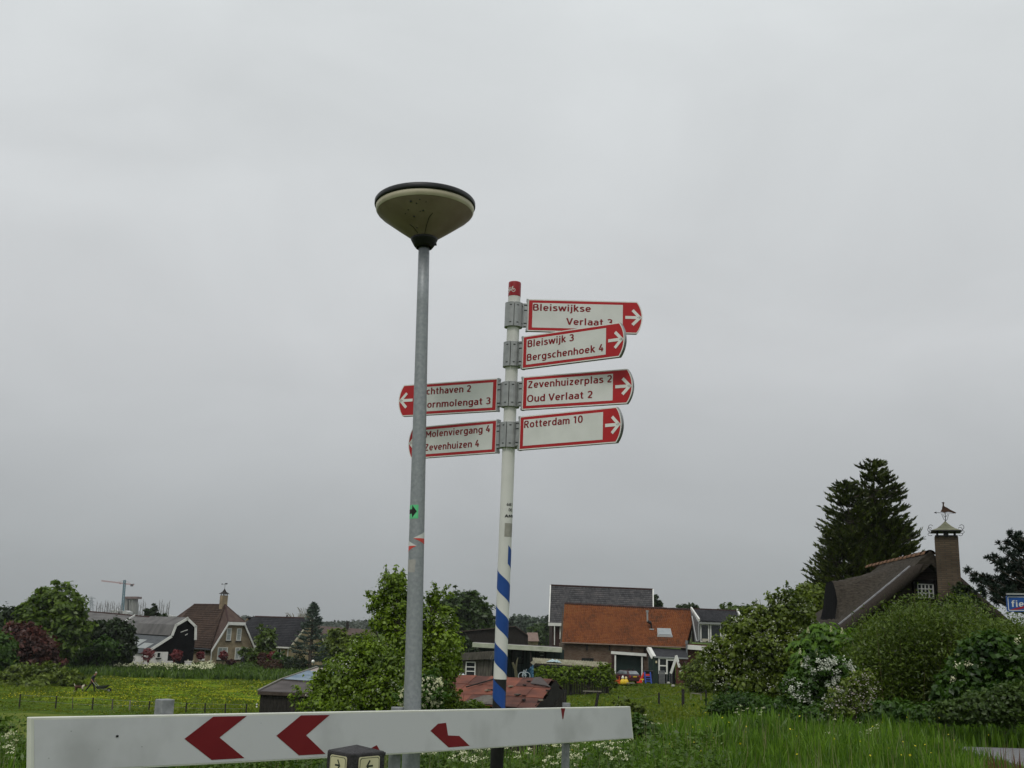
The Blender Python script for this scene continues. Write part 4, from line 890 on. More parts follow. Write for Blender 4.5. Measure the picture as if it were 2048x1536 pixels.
mb.slab([H2(.35, Wd / 2, ZR + .1), H2(.35, Wd + ov, ZE - ov * sl0 + .1), H2(-Ln - .3, Wd + ov, ZE - ov * sl0 + .1), H2(-Ln - .3, Wd / 2, ZR + .1)], .15); mb.build('roof', mk('dark_roof', (.02, .021, .024), (.035, .036, .04), 2, .8), h2, world=True)
tiles(H2(-Ln - .3, -ov - .05, ZE - ov * sl0 + .16), H2(.4, -ov - .05, ZE - ov * sl0 + .16), H2(-Ln + 1.2, Wd / 2, ZR + .16), H2(.4, Wd / 2, ZR + .16), 44, 17, .015, .035, dkslate, h2)
mb = MB(); mb.tube([H2(-Ln + 1.6, Wd / 2, ZR + .15), H2(.4, Wd / 2, ZR + .15)], .13, 6); mb.build('ridge', ridge_m, h2, world=True)
mb = MB(); mb.tube([H2(-4.6, Wd / 2, ZR + .1), H2(-4.6, Wd / 2, ZR + .5)], .12, 8); mb.build('roof_vent', wood_dark, h2, world=True)
mb = MB(); fbox(mb, H2, -Ln, .5, -ov - .2, -ov - .06, ZE - ov * sl0 - .12, ZE - ov * sl0 + .08); mb.build('gutter', whitewood, h2, world=True)
mb = MB(); A2, B2 = H2(.40, -ov, ZE - ov * sl0 + .1), H2(.40, Wd / 2, ZR + .1); mb.slab([A2, B2, B2 - Vector((0, 0, .4)), A2 - Vector((0, 0, .4))], .08); A2 = H2(.40, Wd + ov, ZE - ov * sl0 + .1); mb.slab([B2, A2, A2 - Vector((0, 0, .4)), B2 - Vector((0, 0, .4))], .08); mb.build('bargeboard', mk('cream_wood', (.5, .46, .36), None, 3, .6), h2, world=True)
mb = MB(); mb.tube([H2(-.25, -.1, ZE - .3), H2(-.25, -.1, -.2)], .06, 8); mb.build('downpipe', whitewood, h2, world=True)
for x0, x1, nx_2 in ((-3.0, -1.7, 2), (-8.6, -6.2, 3)): window(h2, H2, x0, x1, .9 if x0 > -5 else .2, 2.6, 0, fw=.12, nx=nx_2, mw=.08)

# ---- low brown roofs far right of the cedar
fr0 = thing('farm_shed', 'low brown roofed shed far beyond the cedar', 'shed', U(700, 1290, 210)); a, b_, c_, d_ = U(630, 1251, 214), U(752, 1260, 214), U(752, 1272, 206), U(626, 1266, 206)
mb = MB(); mb.slab([d_, c_, b_, a], .1); mb.slab([a, b_, b_ + Vector((0, 8, -2)), a + Vector((0, 8, -2))], .1); mb.build('roof', rooftile_br, fr0, world=True)
mb = MB(); mb.add([d_ + Vector((0, .3, -.1)), c_ + Vector((0, .3, -.1)), c_ + Vector((0, .3, -4)), d_ + Vector((0, .3, -4))], [(0, 1, 2, 3)]); mb.slab([d_ + Vector((0, .3, -.1)), c_ + Vector((0, .3, -.1)), c_ + Vector((0, .3, -4)), d_ + Vector((0, .3, -4))], .2); mb.build('wall', wood_grey, fr0, world=True)
mb = MB(); p = U(695, 1254, 212); mb.box(p + Vector((0, 0, .3)), (.5, .5, 1.4)); mb.build('vent', wood_dark, fr0, world=True)

# ---- left shed with blue patched roof
o = U(517, 1383, 55); ls = thing('tarred_shed', 'black boarded shed with a grey felt roof patched in blue, behind the hawthorn', 'shed', (o.x + 4, 57, tz(o.x, 57)))
E0, E1 = U(516, 1382, 55), U(722, 1391, 55); K0, K1 = U(561, 1360.5, 58.5), U(722, 1371, 58.5); T0, T1 = U(634, 1335, 70), U(722, 1341, 70)
felt = mk('roof_felt', (.060, .052, .050), (.105, .092, .088), 1.2, .9, .3, 0, 8)
mb = MB(); mb.slab([E0, E1, K1, K0], .08); mb.build('lower_roof', felt, ls, world=True)
patch = bpy.data.materials.new('patched_roof'); 
patch = mk('faded_blue_sheet', (.10, .155, .22), (.22, .28, .33), 1.6, .7, .1, 0, 8, (.35, .65)); pinkish = mk('pale_pink_sheet', (.26, .215, .195), (.40, .34, .31), 1.5, .8, .1, 0, 8)
def lerp4(u, v): a = K0.lerp(K1, u); b_ = T0.lerp(T1, u); return a.lerp(b_, v) + Vector((0, 0, .01))
mb = MB(); mb.slab([K0 + Vector((0, 0, .01)), K1 + Vector((0, 0, .01)), T1, T0], .08); mb.build('upper_roof', pinkish, ls, world=True)
mb = MB(); mb.slab([lerp4(.06, .01) + Vector((0, 0, .03)), lerp4(.33, .01) + Vector((0, 0, .03)), lerp4(.60, .42) + Vector((0, 0, .03)), lerp4(.55, .72) + Vector((0, 0, .03)), lerp4(.0, .68) + Vector((0, 0, .03)), lerp4(0, .04) + Vector((0, 0, .03))], .02); mb.build('roof_patch', patch, ls, world=True)
mb = MB(); mb.slab([lerp4(.72, .75) + Vector((0, 0, .04)), lerp4(.97, .75) + Vector((0, 0, .04)), lerp4(.97, .95) + Vector((0, 0, .04)), lerp4(.72, .95) + Vector((0, 0, .04))], .02); mb.build('roof_patch', patch, ls, world=True)
mb = MB(); mb.bar(K0 + Vector((0, 0, .05)), K1 + Vector((0, 0, .05)), .10, .05); mb.build('roof_break', wood_dark, ls, world=True)
mb = MB(); mb.bar(E0 + Vector((0, 0, .04)), K0 + Vector((0, 0, .06)), .09, .05); mb.bar(K0 + Vector((0, 0, .06)), T0 + Vector((0, 0, .06)), .09, .05); mb.build('verge_board', mk('grey_verge', (.16, .15, .13), (.26, .25, .22), 3, .8), ls, world=True)
mb = MB(); FS = Frame((E0.x + .12, 55.15, tz(E0.x, 55)), 0); zt = E0.z - FS.o.z - .05; WS_ = E1.x - E0.x - .3; planks(mb, FS, 0, WS_, 0, -.4, zt, .17, 4); mb.build('planks', wood_dark, ls, world=True)['kind'] = 'stuff'
mb = MB(); fbox(mb, FS, -.02, .05, .02, 14.5, -.4, zt); fbox(mb, FS, WS_ - .05, WS_, .02, 14.5, -.4, zt); fbox(mb, FS, .05, WS_ - .05, .02, .08, -.4, zt - .04); mb.build('wall', wood_dark, ls, world=True)
mb = MB(); mb.bar(E0 + Vector((0, -.03, -.09)), E1 + Vector((0, -.03, -.09)), .05, .16); mb.build('fascia', mk('brown_fascia', (.045, .032, .026), (.08, .06, .05), 3, .8), ls, world=True)
mb = MB()
for dz_ in (.62, .74): mb.tube([U(516.5, 1383, 55) + Vector((-.02, -.02, -dz_)), U(516.5, 1383, 55) + Vector((-.02, .04, -dz_))], .04, 8)
mb.build('insulator', whitewood, ls, world=True)['kind'] = 'stuff'

# ---- rusty roofed shed
rust = mk('rusty_sheet', (.10, .034, .022), (.22, .068, .038), 1.1, .8, .3, 0, 8, (.32, .66)); rust2 = mk('rust_dark', (.05, .02, .015), (.12, .045, .03), 2, .85, .3)
Cc = U(1068, 1415, 45); RS = Frame((Cc.x, 45, tz(Cc.x, 47)), -15)
rs = thing('rusty_shed', 'collapsing shed with a rusty iron roof and ragged dark gable, behind the fingerpost', 'shed', RS.o)
Dp = 6.5; zf = Cc.z - RS.o.z; zb_ = U(1131, 1386, 51.3).z - RS.o.z; zr = U(1113, 1361, 49).z - RS.o.z; yr = 4.2; Lr = 5.4
rd = random.Random(5)
ns = 7
for i in range(ns):                         # separate iron sheets, overlapping and slightly shifted
    for j, (ya, yb) in enumerate(((-.1, 1.5), (1.4, 2.95), (2.85, 4.3))):
        xa, xb_ = -Lr + i * Lr / ns, -Lr + (i + 1) * Lr / ns + .05
        if i == ns - 1 and j == 2: xb_ -= .25
        P3 = lambda x, y: RS(x, y, zf + (zr - zf) * max(y, -.1) / yr + .02 * (i % 2) + .015 * j)
        dx_ = rd.uniform(-.03, .03); m_ = rust if rd.random() < .8 else rust2
        mb = MB(); mb.slab([P3(xa + dx_, ya), P3(xb_ + dx_, ya + rd.uniform(-.03, .03)), P3(xb_ + dx_, yb), P3(xa + dx_, yb + rd.uniform(-.03, .03))], .015); mb.build('roof_sheet', m_, rs, world=True)
mb = MB(); mb.slab([RS(-Lr, yr, zr), RS(0, yr, zr), RS(0, Dp + .1, zb_), RS(-Lr, Dp + .1, zb_)], .03); mb.build('rear_roof', rust2, rs, world=True)
def onr(x, y, dz_=.06): return RS(x, y, zf + (zr - zf) * y / yr + dz_)
mb = MB(); mb.slab([onr(-3.1, .02), onr(-1.55, -.05), onr(-1.55, 1.15), onr(-2.5, 1.25)], .02); mb.build('bare_patch', mk('grey_lichen_board', (.07, .06, .05), (.15, .14, .12), 4, .95, .4), rs, world=True)
mb = MB(); mb.bar(onr(-3.6, 2.1, .12), onr(-2.75, 3.5, .12), .07, .05); mb.build('loose_batten', wood_dark, rs, world=True)
mb = MB(); mb.slab([onr(-.95, 3.2, .10), onr(-.2, 2.9, .12), onr(.1, 2.7, .10), onr(-.55, 3.5, .32), onr(-.85, 3.5, .28)], .02); mb.build('loose_sheet', felt, rs, world=True)
for i in range(11):
    x, y = rd.uniform(-1.2, .1), rd.uniform(.2, 3.9)
    if i > 6: x = rd.uniform(-4, -1)
    mb = MB(); mb.box(onr(x, y, .08), (rd.uniform(.12, .4), rd.uniform(.06, .2), .05), Matrix.Rotation(rd.uniform(0, 3), 3, 'Z')); mb.build('debris', rd.choice([wood_grey, wood_dark, rust2, mk('pale_rubble', (.22, .19, .14), None, 5, .9)]), rs, world=True)
mb = MB()
RG = Frame(RS(0, 0, 0), -15 + 90)
n_ = 34
for i in range(n_):
    y = .02 + i * Dp / n_; zt = (zf + (zr - zf) * y / yr) if y < yr else (zr + (zb_ - zr) * (y - yr) / (Dp - yr)); zt += rd.uniform(-.08, .05) + (.12 * math.sin(y * 2.2))
    z0_ = -.3 if rd.random() > .3 or y < 3 else zt - rd.uniform(1.1, 1.6)
    fbox(mb, RG, y, y + Dp / n_ - .015, -.03, 0, z0_, zt - .03)
mb.build('gable_planks', wood_dark, rs, world=True)['kind'] = 'stuff'
mb = MB()
for i in range(7): y = 3.4 + i * .42; fbox(mb, RG, y, y + .035, -.06, -.035, zf - 1.2, zf - .05 + .1 * i * .6)
mb.build('lath', wood_grey, rs, world=True)['kind'] = 'stuff'
mb = MB(); FR = Frame(RS(-Lr, 0, 0), -15); fbox(mb, FR, .05, Lr - .02, .15, .22, -.3, zf - .1); fbox(mb, FR, .05, Lr - .1, Dp - .1, Dp - .03, -.3, zb_ - .1); fbox(mb, FR, .05, .12, .22, Dp - .1, -.3, zb_ - .1); mb.build('wall', wood_dark, rs, world=True)
mb = MB(); fbox(mb, RG, .2, .3, -.6, -.5, zf, zf + .1)

# ---- small plank shed with white ladder-like window frame
o = U(930, 1350, 76); ps = thing('plank_shed', 'small weathered plank shed with a white three-pane frame, beyond the rusty roof', 'shed', (o.x, 77, tz(o.x, 77)))
PS = Frame((U(920, 1350, 76).x, 76, tz(o.x, 77)), 0); zt = U(950, 1318, 76).z - PS.o.z; xr_ = U(984, 1330, 76).x - PS.o.x
mb = MB(); planks(mb, PS, -3.0, xr_, 0, -.3, zt, .2, 9); mb.build('planks', wood_grey, ps, world=True)['kind'] = 'stuff'
mb = MB(); fbox(mb, PS, -3.0, xr_, .01, 3.6, -.3, zt - .1); mb.build('wall', wood_dark, ps, world=True)
mb = MB(); a, b_ = U(905, 1309, 75.6), U(986, 1303.5, 75.6); mb.slab([a, b_, b_ + Vector((0, 4.2, -.1)), a + Vector((0, 4.2, -.1))], -.06); mb.slab([a, b_, b_ + Vector((0, .03, -.48)), a + Vector((0, .03, -.42))], .05); mb.build('roof', wood_grey, ps, world=True)
mb = MB(); mb.slab([b_ + Vector((0, -.03, .02)), b_ + Vector((.28, .5, .05)), b_ + Vector((.05, .4, -.5)), b_ + Vector((-.18, -.03, -.5))], .03); mb.build('roof_end', mk('pale_board', (.17, .16, .13), (.26, .24, .2), 4, .9), ps, world=True)
x0, x1 = U(931, 1340, 76).x - PS.o.x, U(951, 1340, 76).x - PS.o.x; window(ps, PS, x0, x1, U(940, 1353, 76).z - PS.o.z, U(940, 1323, 76).z - PS.o.z, -.08, fw=.07, nz=3, mw=.06, sill=False)

# ---- dark barn beyond the car port
db = thing('dark_barn', 'dark brown plank barn with a shallow gable, beyond the flat roofed car port', 'barn', U(980, 1300, 136)); DB = Frame(U(980, 1300, 136), 0); dB = lambda px, py: U(px, py, 136)
pts = [dB(895, 1266), dB(1031, 1253), dB(1056, 1271), dB(1056, 1310), dB(895, 1300)]
mb = MB(); mb.slab(list(reversed(pts)), 9.0); mb.build('wall', wood_dark, db, world=True)
mb = MB()
for a, b_ in ((pts[0], pts[1]), (pts[1], pts[2])): mb.slab([a + Vector((0, -.3, .08)), b_ + Vector((0, -.3, .08)), b_ + Vector((0, 9.3, .08)), a + Vector((0, 9.3, .08))], .1)
mb.build('roof', mk('barn_roof_brown', (.045, .036, .032), (.08, .06, .05), 2, .9), db, world=True)
mb = MB()
for i in range(40):
    px = 897 + i * 4; zt = np.interp(px, [895, 1031, 1056], [1266, 1253, 1271]); a = dB(px, zt + 1); b_ = dB(px, 1308); mb.box(((a.x), 135.96, (a.z + b_.z) / 2), (.05, .05, a.z - b_.z))
mb.build('battens', wood_dark, db, world=True)['kind'] = 'stuff'
fh = thing('far_house', 'far pinkish roofed house glimpsed right of the dark barn', 'house', U(1066, 1290, 230)); mb = MB(); mb.slab([U(1052, 1282, 228), U(1078, 1282, 228), U(1075, 1265, 232), U(1054, 1265, 232)], .2); mb.build('roof', mk('pale_tile', (.16, .11, .09), (.22, .16, .13), 2, .9), fh, world=True); mb = MB(); mb.slab([U(1054, 1290, 229), U(1076, 1290, 229), U(1076, 1281, 229), U(1054, 1281, 229)], .2); mb.build('wall', beige, fh, world=True)

# ---- slate roofed house behind the farmhouse
sh = thing('slate_house', 'tall house with a grey slate roof standing behind the orange roofed farmhouse', 'house', U(1200, 1340, 138))
R0, R1, S0, S1_ = U(1101, 1172, 140), U(1306, 1179, 140), U(1098, 1246, 135), U(1307, 1255, 135)
R1.z = R0.z; S1_.z = S0.z; R1 = Vector((U(1306, 1179, 140).x, 140, R0.z - .15)); S1_ = Vector((U(1307, 1255, 135).x, 135, S0.z - .15))
mb = MB(); mb.slab([S0, S1_, R1, R0], .12); mb.slab([R0, R1, Vector((R1.x, 145, S0.z)), Vector((R0.x, 145, S0.z))], .12); mb.build('roof', mk('roof_underlay', (.03, .03, .033), None, 4, .9), sh, world=True)
tiles(S0 + Vector((0, 0, .03)), S1_ + Vector((0, 0, .03)), R0 + Vector((0, 0, .03)), R1 + Vector((0, 0, .03)), 58, 18, 0, .05, slate, sh, name='slates', stag=True, wob=.03)
mb = MB(); mb.bar(R0 + Vector((0, 0, .12)), R1 + Vector((0, 0, .12)), .22, .2); mb.build('ridge', ridge_m, sh, world=True)
for a, b_ in ((S0, R0), (S1_, R1)): mb = MB(); mb.bar(a + Vector((0, -.05, .05)), b_ + Vector((0, -.05, .08)), .14, .22); mb.build('verge', whitewood, sh, world=True)
mb = MB(); mb.box(((S0.x + S1_.x) / 2, 134.9, S0.z - .15), (S1_.x - S0.x + .2, .2, .38)); mb.build('fascia', whitewood, sh, world=True)
xw0 = U(1105, 1260, 135).x; mb = MB(); mb.box(((xw0 + S1_.x) / 2, 140, (S0.z - .3 - 5.2) / 2 + .0), (S1_.x - xw0, 9, S0.z - .3 + 5.2)); 
mb.add([(R0.x + .5, 135.3, S0.z), (R0.x + .5, 140, R0.z - .3), (R0.x + .5, 144.7, S0.z), (R1.x - .3, 135.3, S0.z), (R1.x - .3, 140, R0.z - .3), (R1.x - .3, 144.7, S0.z)], [(0, 1, 2), (3, 5, 4)]); mb.build('wall', mk('dark_red_board', (.030, .014, .012), (.05, .026, .022), 4, .8), sh, world=True)
mb = MB(); p = U(1109, 1252, 135); mb.tube([p + Vector((0, -.1, 0)), U(1109, 1290, 134.9)], .06, 8); mb.build('downpipe', whitewood, sh, world=True)
FW = Frame(U(1119, 1278, 135.4), 0); window(sh, FW, 0, 2.2, 0, 1.95, 0, fw=.13, sill=False)

# ---- orange roofed farmhouse
Yf = 118; FZ = U(1300, 1366, Yf).z
fm = thing('farmhouse', 'long brick farmhouse with an orange pantile roof, roof window and garage opening', 'house', (U(1250, 1366, Yf).x, Yf, FZ))
E0, E1 = U(1124, 1285, Yf - .4), U(1371, 1295, Yf - .4); R0, R1 = U(1129, 1209, Yf + 5), U(1391, 1222, Yf + 5)
mb = MB(); mb.slab([E0, E1, R1, R0], .12); mb.slab([R0, R1, R1 + Vector((0, 5, -4.2)), R0 + Vector((0, 5, -4.2))], .12); mb.build('roof', rust2, fm, world=True)
UPv = Vector((0, 0, .06)); tiles(E0 + UPv, E1 + UPv, R0 + UPv, R1 + UPv, 66, 24, .045, .05, pant, fm)
rdg = MB(); n_ = 46
for i in range(n_):
    a = R0.lerp(R1, i / n_) + Vector((0, 0, .10 + .02 * math.sin(i * 1.7))); b_ = R0.lerp(R1, (i + .96) / n_) + Vector((0, 0, .10 + .02 * math.sin(i * 1.7))); rdg.tube([a, b_], [.13, .145], 7)
rdg.build('ridge_tiles', ridge_m, fm, world=True)['kind'] = 'stuff'
FM = Frame((0, Yf, FZ), 0); PX = lambda px, py=1330: U(px, py, Yf).x; PZ = lambda py, px=1250: U(px, py, Yf).z - FZ
zwt = min(E0.z, E1.z) - FZ - .05
mb = MB(); fbox(mb, FM, PX(1126), PX(1223), 0, 9.5, -.4, zwt); fbox(mb, FM, PX(1223) + .002, PX(1291), 0, 9.5, PZ(1309, 1255), zwt); fbox(mb, FM, PX(1288), PX(1297), 0, 9.5, -.4, zwt - .02)
mb.add([FM(PX(1128), .2, zwt), FM(PX(1128), 4.9, R0.z - FZ - .2), FM(PX(1128), 9.4, zwt), FM(PX(1370), .2, zwt), FM(PX(1370), 4.9, R1.z - FZ - .2), FM(PX(1370), 9.4, zwt)], [(0, 1, 2), (3, 5, 4)]); mb.build('wall', brick_br, fm, world=True)
mb = MB(); mb.tube([E0 + Vector((-.1, -.1, -.02)), E1 + Vector((.1, -.1, -.02))], .08, 8); mb.build('gutter', mk('brown_gutter', (.16, .10, .07), (.22, .16, .12), 3, .6), fm, world=True)
for px in (1174, 1219, 1264): mb = MB(); p = U(px, 1291, Yf - .05); mb.box(p + Vector((0, 0, -.15)), (.14, .12, .75)); mb.build('wall_anchor', blackp, fm, world=True)
mb = MB(); a, b_ = U(1222, 1305, Yf - .3), U(1293, 1310, Yf - .3); mb.bar(a, b_, .16, .30); mb.build('lintel', whitewood, fm, world=True)
for px in (1230.5, 1284): mb = MB(); a = U(px, 1310, Yf - .2); mb.box((a.x, a.y, (a.z + FZ) / 2), (.16, .14, a.z - FZ)); mb.build('door_post', whitewood, fm, world=True)
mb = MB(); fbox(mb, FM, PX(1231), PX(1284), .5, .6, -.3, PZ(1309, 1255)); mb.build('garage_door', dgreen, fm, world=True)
window(fm, FM, PX(1163), PX(1187), PZ(1328, 1175), PZ(1316, 1175), -.03, frame=blackp, fw=.06, nx=3, sill=False, mw=.1)
# roof window
def onroof(px, py, off=.12):
    best = None
    for i in range(201):
        y = Yf - .4 + i * 5.4 / 200; p = U(px, py, y); v = (y - (Yf - .4)) / 5.4; zt = (E0.lerp(E1, .7)).z + v * (R0.lerp(R1, .7).z - E0.lerp(E1, .7).z)
        if best is None or abs(p.z - zt) < best[0]: best = (abs(p.z - zt), p)
    return best[1] + Vector((0, -off * .6, off * .7))
c4 = [onroof(1315, 1272, .16), onroof(1344, 1273, .16), onroof(1341, 1259, .16), onroof(1314, 1258, .16)]
sk_ = grp(fm, 'roof_window'); mb = MB(); mb.slab(c4, .12); mb.build('frame', alu, sk_, world=True); ct_ = sum(c4, Vector()) / 4; mb = MB(); mb.slab([ct_.lerp(p, .84) + Vector((0, -.03, .03)) for p in c4], .02); mb.build('pane', mk('sky_glass', (.22, .25, .26), (.30, .33, .34), 1, .08, 0, 0, 2, (.3, .7), None, .8, None, .6), sk_, world=True)
mb = MB(); a, b_ = onroof(1314, 1274, .18), onroof(1345, 1275, .18); mb.bar(a, b_, .06, .2); mb.build('flashing', mk('lead', (.35, .36, .36), None, 5, .5), sk_, world=True)
fl = grp(fm, 'flue_pipe'); a = onroof(1303, 1259, .05); b_ = U(1302, 1246, a.y - .1); c_ = U(1295, 1243, a.y - .1); d_ = U(1294.5, 1222, a.y - .1)
mb = MB(); mb.tube([a, b_], .09, 8); mb.tube([b_, c_], .17, 8); mb.build('elbow', blackp, fl, world=True); mb = MB(); mb.tube([c_, d_], .10, 8); mb.tube([d_ - Vector((0, 0, .15)), d_ + Vector((0, 0, .08))], .15, 8); mb.build('flue', alu, fl, world=True)
mb = MB(); mb.box(a + Vector((0, -.1, 0)), (.5, .3, .12)); mb.build('flashing', MATS['lead'], fl, world=True)
# lean-to porch at the right
mb = MB(); a, b_ = U(1298, 1294, Yf - .2), U(1372, 1299, Yf - .2); c_, d_ = U(1376, 1316, Yf - 2), U(1306, 1313, Yf - 2); mb.slab([d_, c_, b_, a], .1); mb.build('porch_roof', mk('porch_felt', (.022, .023, .027), (.04, .04, .045), 2, .8), fm, world=True)
mb = MB(); a, b_ = U(1296, 1292, Yf - .3), U(1307, 1312, Yf - 2.1); mb.slab([a, b_, b_ + Vector((-.15, 0, -.32)), a + Vector((-.1, 0, -.32))], .12); mb.slab([a + Vector((-.01, 0, .0)), b_ + Vector((-.01, 0, 0)), b_ + Vector((.28, 0, .0)), a + Vector((.28, 0, 0))], .06); mb.build('bargeboard', whitewood, fm, world=True)
mb = MB(); mb.bar(d_ + Vector((.1, -.08, -.05)), U(1376, 1316, Yf - 2) + Vector((0, -.08, -.05)), .1, .14); mb.build('porch_gutter', mk('pale_gutter', (.24, .25, .25), None, 4, .5), fm, world=True)
FP = Frame((0, Yf - 1.9, FZ), 0); PX2 = lambda px, py=1335: U(px, py, Yf - 1.9).x; PZ2 = lambda py, px=1330: U(px, py, Yf - 1.9).z - FZ
mb = MB(); planks(mb, FP, PX2(1297), PX2(1316), 0, -.3, PZ2(1314, 1306), .16, 3); planks(mb, FP, PX2(1335.5), PX2(1337), 0, -.3, PZ2(1316), .1, 3); mb.build('porch_boards', dgreen, fm, world=True)['kind'] = 'stuff'
mb = MB(); fbox(mb, FP, PX2(1316), PX2(1352), .5, .6, -.3, PZ2(1316)); mb.build('porch_inside', black_bd_and_shade, fm, world=True)
mb = MB(); fbox(mb, FP, PX2(1352), PX2(1378), 0, .2, -.3, PZ2(1318, 1360)); mb.build('porch_brick', brick_red, fm, world=True)
window(fm, FP, PX2(1316.5), PX2(1335), PZ2(1348), PZ2(1315), -.05, fw=.16, nz=2, mw=.12, sill=False)
mb = MB(); fbox(mb, FP, PX2(1335), PX2(1352), -.1, 0, PZ2(1321), PZ2(1317)); mb.build('door_lintel', whitewood, fm, world=True)
mb = MB(); mb.tube([U(1297, 1296, Yf - .15), U(1298, 1340, Yf - .15)], .06, 8); mb.build('downpipe', mk('grey_pipe', (.14, .15, .155), None, 4, .5), fm, world=True)
mb = MB(); p = U(1312.5, 1324, Yf - 2.0); mb.box(p + Vector((0, -.05, 0)), (.18, .14, .24)); mb.build('wall_lamp', mk('lamp_cream', (.5, .45, .28), None, 4, .5), fm, world=True, bevel=.02)

# ---- grey extension with balcony windows
ex_ = thing('upper_extension', 'dormer extension with tall dark windows and white fascia at the farmhouse right end', 'extension', (U(1430, 1366, Yf).x, Yf + 1, FZ))
R0, R1, E0, E1 = U(1382, 1219, Yf + 4.5), U(1474, 1223, Yf + 4.5), U(1398, 1242, Yf + .3), U(1486, 1247, Yf + .3)
mb = MB(); mb.slab([E0, E1, R1, R0], .1); mb.build('roof', dkslate, ex_, world=True)
tiles(E0 + UPv, E1 + UPv, R0 + UPv, R1 + UPv, 26, 12, .03, .04, dkslate, ex_)
mb = MB(); mb.bar(R0 + Vector((0, 0, .1)), R1 + Vector((0, 0, .1)), .2, .16); mb.build('ridge', ridge_m, ex_, world=True)
for a, b_, s_ in ((R0, E0, -1), (R1, E1, 1)): mb = MB(); mb.bar(a + Vector((0, -.1, .15)), b_ + Vector((0, -.15, .1)), .16, .30); mb.build('bargeboard', whitewood, ex_, world=True)
EX = Frame((0, Yf + .5, FZ), 0); QX = lambda px, py=1265: U(px, py, Yf + .5).x; QZ = lambda py, px=1430: U(px, py, Yf + .5).z - FZ
mb = MB(); mb.slab([U(1383, 1222, Yf + 3.2), U(1397, 1244, Yf + .4), U(1397, 1285, Yf + .4), U(1392, 1285, Yf + .5)], .12); fbox(mb, EX, QX(1397), QX(1481), .3, 4, QZ(1286), QZ(1246)); mb.build('wall', mk('grey_cladding', (.10, .10, .10), (.15, .15, .15), 4, .8, .2, 0, 4, (.3, .7), (8, 8, .5)), ex_, world=True)
mb = MB(); fbox(mb, EX, QX(1397), QX(1481), -.3, 0, QZ(1249), QZ(1245)); mb.build('eave_board', mk('grey_board', (.2, .21, .2), None, 4, .7), ex_, world=True)
for x0, x1 in ((1401, 1419), (1421, 1443), (1446, 1466)): window(ex_, EX, QX(x0), QX(x1), QZ(1285), QZ(1248), .2, fw=.12, sill=False)
mb = MB(); fbox(mb, EX, QX(1404), QX(1417), -.1, -.04, QZ(1284), QZ(1278)); fbox(mb, EX, QX(1426), QX(1446), -.1, -.04, QZ(1284), QZ(1277)); mb.build('curtain', mk('pale_cloth', (.35, .33, .27), None, 4, .9), ex_, world=True)['kind'] = 'stuff'
mb = MB(); a, b_ = U(1374, 1290, Yf - .6), U(1448, 1295, Yf - .6); mb.slab([a, b_, b_ + Vector((0, 0, -.45)), a + Vector((0, 0, -.45))], .1); mb.slab([a, b_, b_ + Vector((0, 1.4, .05)), a + Vector((0, 1.4, .05))], .06); mb.build('fascia', whitewood, ex_, world=True)
mb = MB(); fbox(mb, EX, PX(1374), PX(1475), -.4, 3.5, -.4, QZ(1290, 1430)); mb.build('lower_wall', brick_red, ex_, world=True)
mb = MB(); mb.tube([U(1373, 1288, Yf - .8), U(1374, 1312, Yf - .8)], .09, 8); mb.tube([U(1374, 1281, Yf - .8), U(1373, 1288, Yf - .8)], .16, 8); mb.build('downpipe', MATS['grey_pipe'], ex_, world=True)
mb = MB(); mb.tube([U(1384, 1232, Yf + 1), U(1393, 1282, Yf)], .07, 6); mb.tube([U(1393, 1282, Yf), U(1398, 1280, Yf), U(1397.5, 1245, Yf + .1)], .07, 6); mb.build('rain_pipe', alu, ex_, world=True)

# ---- flat roofed car port
Yc = 110; cpz = U(1040, 1355, 114).z
cpt = thing('car_port', 'flat roofed shelter with a long white fascia and dark green back wall', 'shelter', (U(1040, 1350, 114).x, 114, cpz))
a, b_ = U(945, 1285, Yc), U(1124, 1295, Yc); mb = MB(); mb.slab([a, b_, b_ + Vector((0, .1, -.47)), a + Vector((0, .1, -.42))], .12); mb.build('fascia', mk('mossy_white', (.42, .46, .36), (.66, .66, .58), 1.2, .7), cpt, world=True)
mb = MB(); mb.slab([a + Vector((0, .15, -.05)), b_ + Vector((0, .15, -.05)), b_ + Vector((0, 8, -.05)), a + Vector((0, 8, -.05))], .25); mb.build('roof', felt, cpt, world=True)
CP = Frame((0, 116.5, cpz), 0); CX = lambda px: U(px, 1320, 116.5).x; CZ = lambda py, px=1050: U(px, py, 116.5).z - cpz
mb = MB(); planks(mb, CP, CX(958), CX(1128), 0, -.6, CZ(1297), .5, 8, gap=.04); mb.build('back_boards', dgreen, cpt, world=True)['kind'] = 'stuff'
mb = MB(); fbox(mb, CP, CX(958), CX(1128), .02, .2, -.6, CZ(1297)); mb.build('back_wall', black_bd_and_shade, cpt, world=True)
for x0, x1 in ((1022, 1047), (1070, 1092)): window(cpt, CP, CX(x0), CX(x1), CZ(1328), CZ(1300), -.06, frame=black_bd_and_shade, fw=.12, nx=1, sill=False)
for px in (960, 1012, 1062): mb = MB(); q = U(px, 1290, Yc + .4); mb.box((q.x, q.y, (q.z - .5 + cpz) / 2), (.14, .14, q.z - .5 - cpz + .2)); mb.build('post', wood_dark, cpt, world=True)
mb = MB(); p = U(1083, 1305, 113); mb.box(p, (.5, .1, .06)); mb.box(p + Vector((.05, 0, -.28)), (.35, .1, .04)); mb.build('hanging_rack', alu, cpt, world=True)['kind'] = 'stuff'

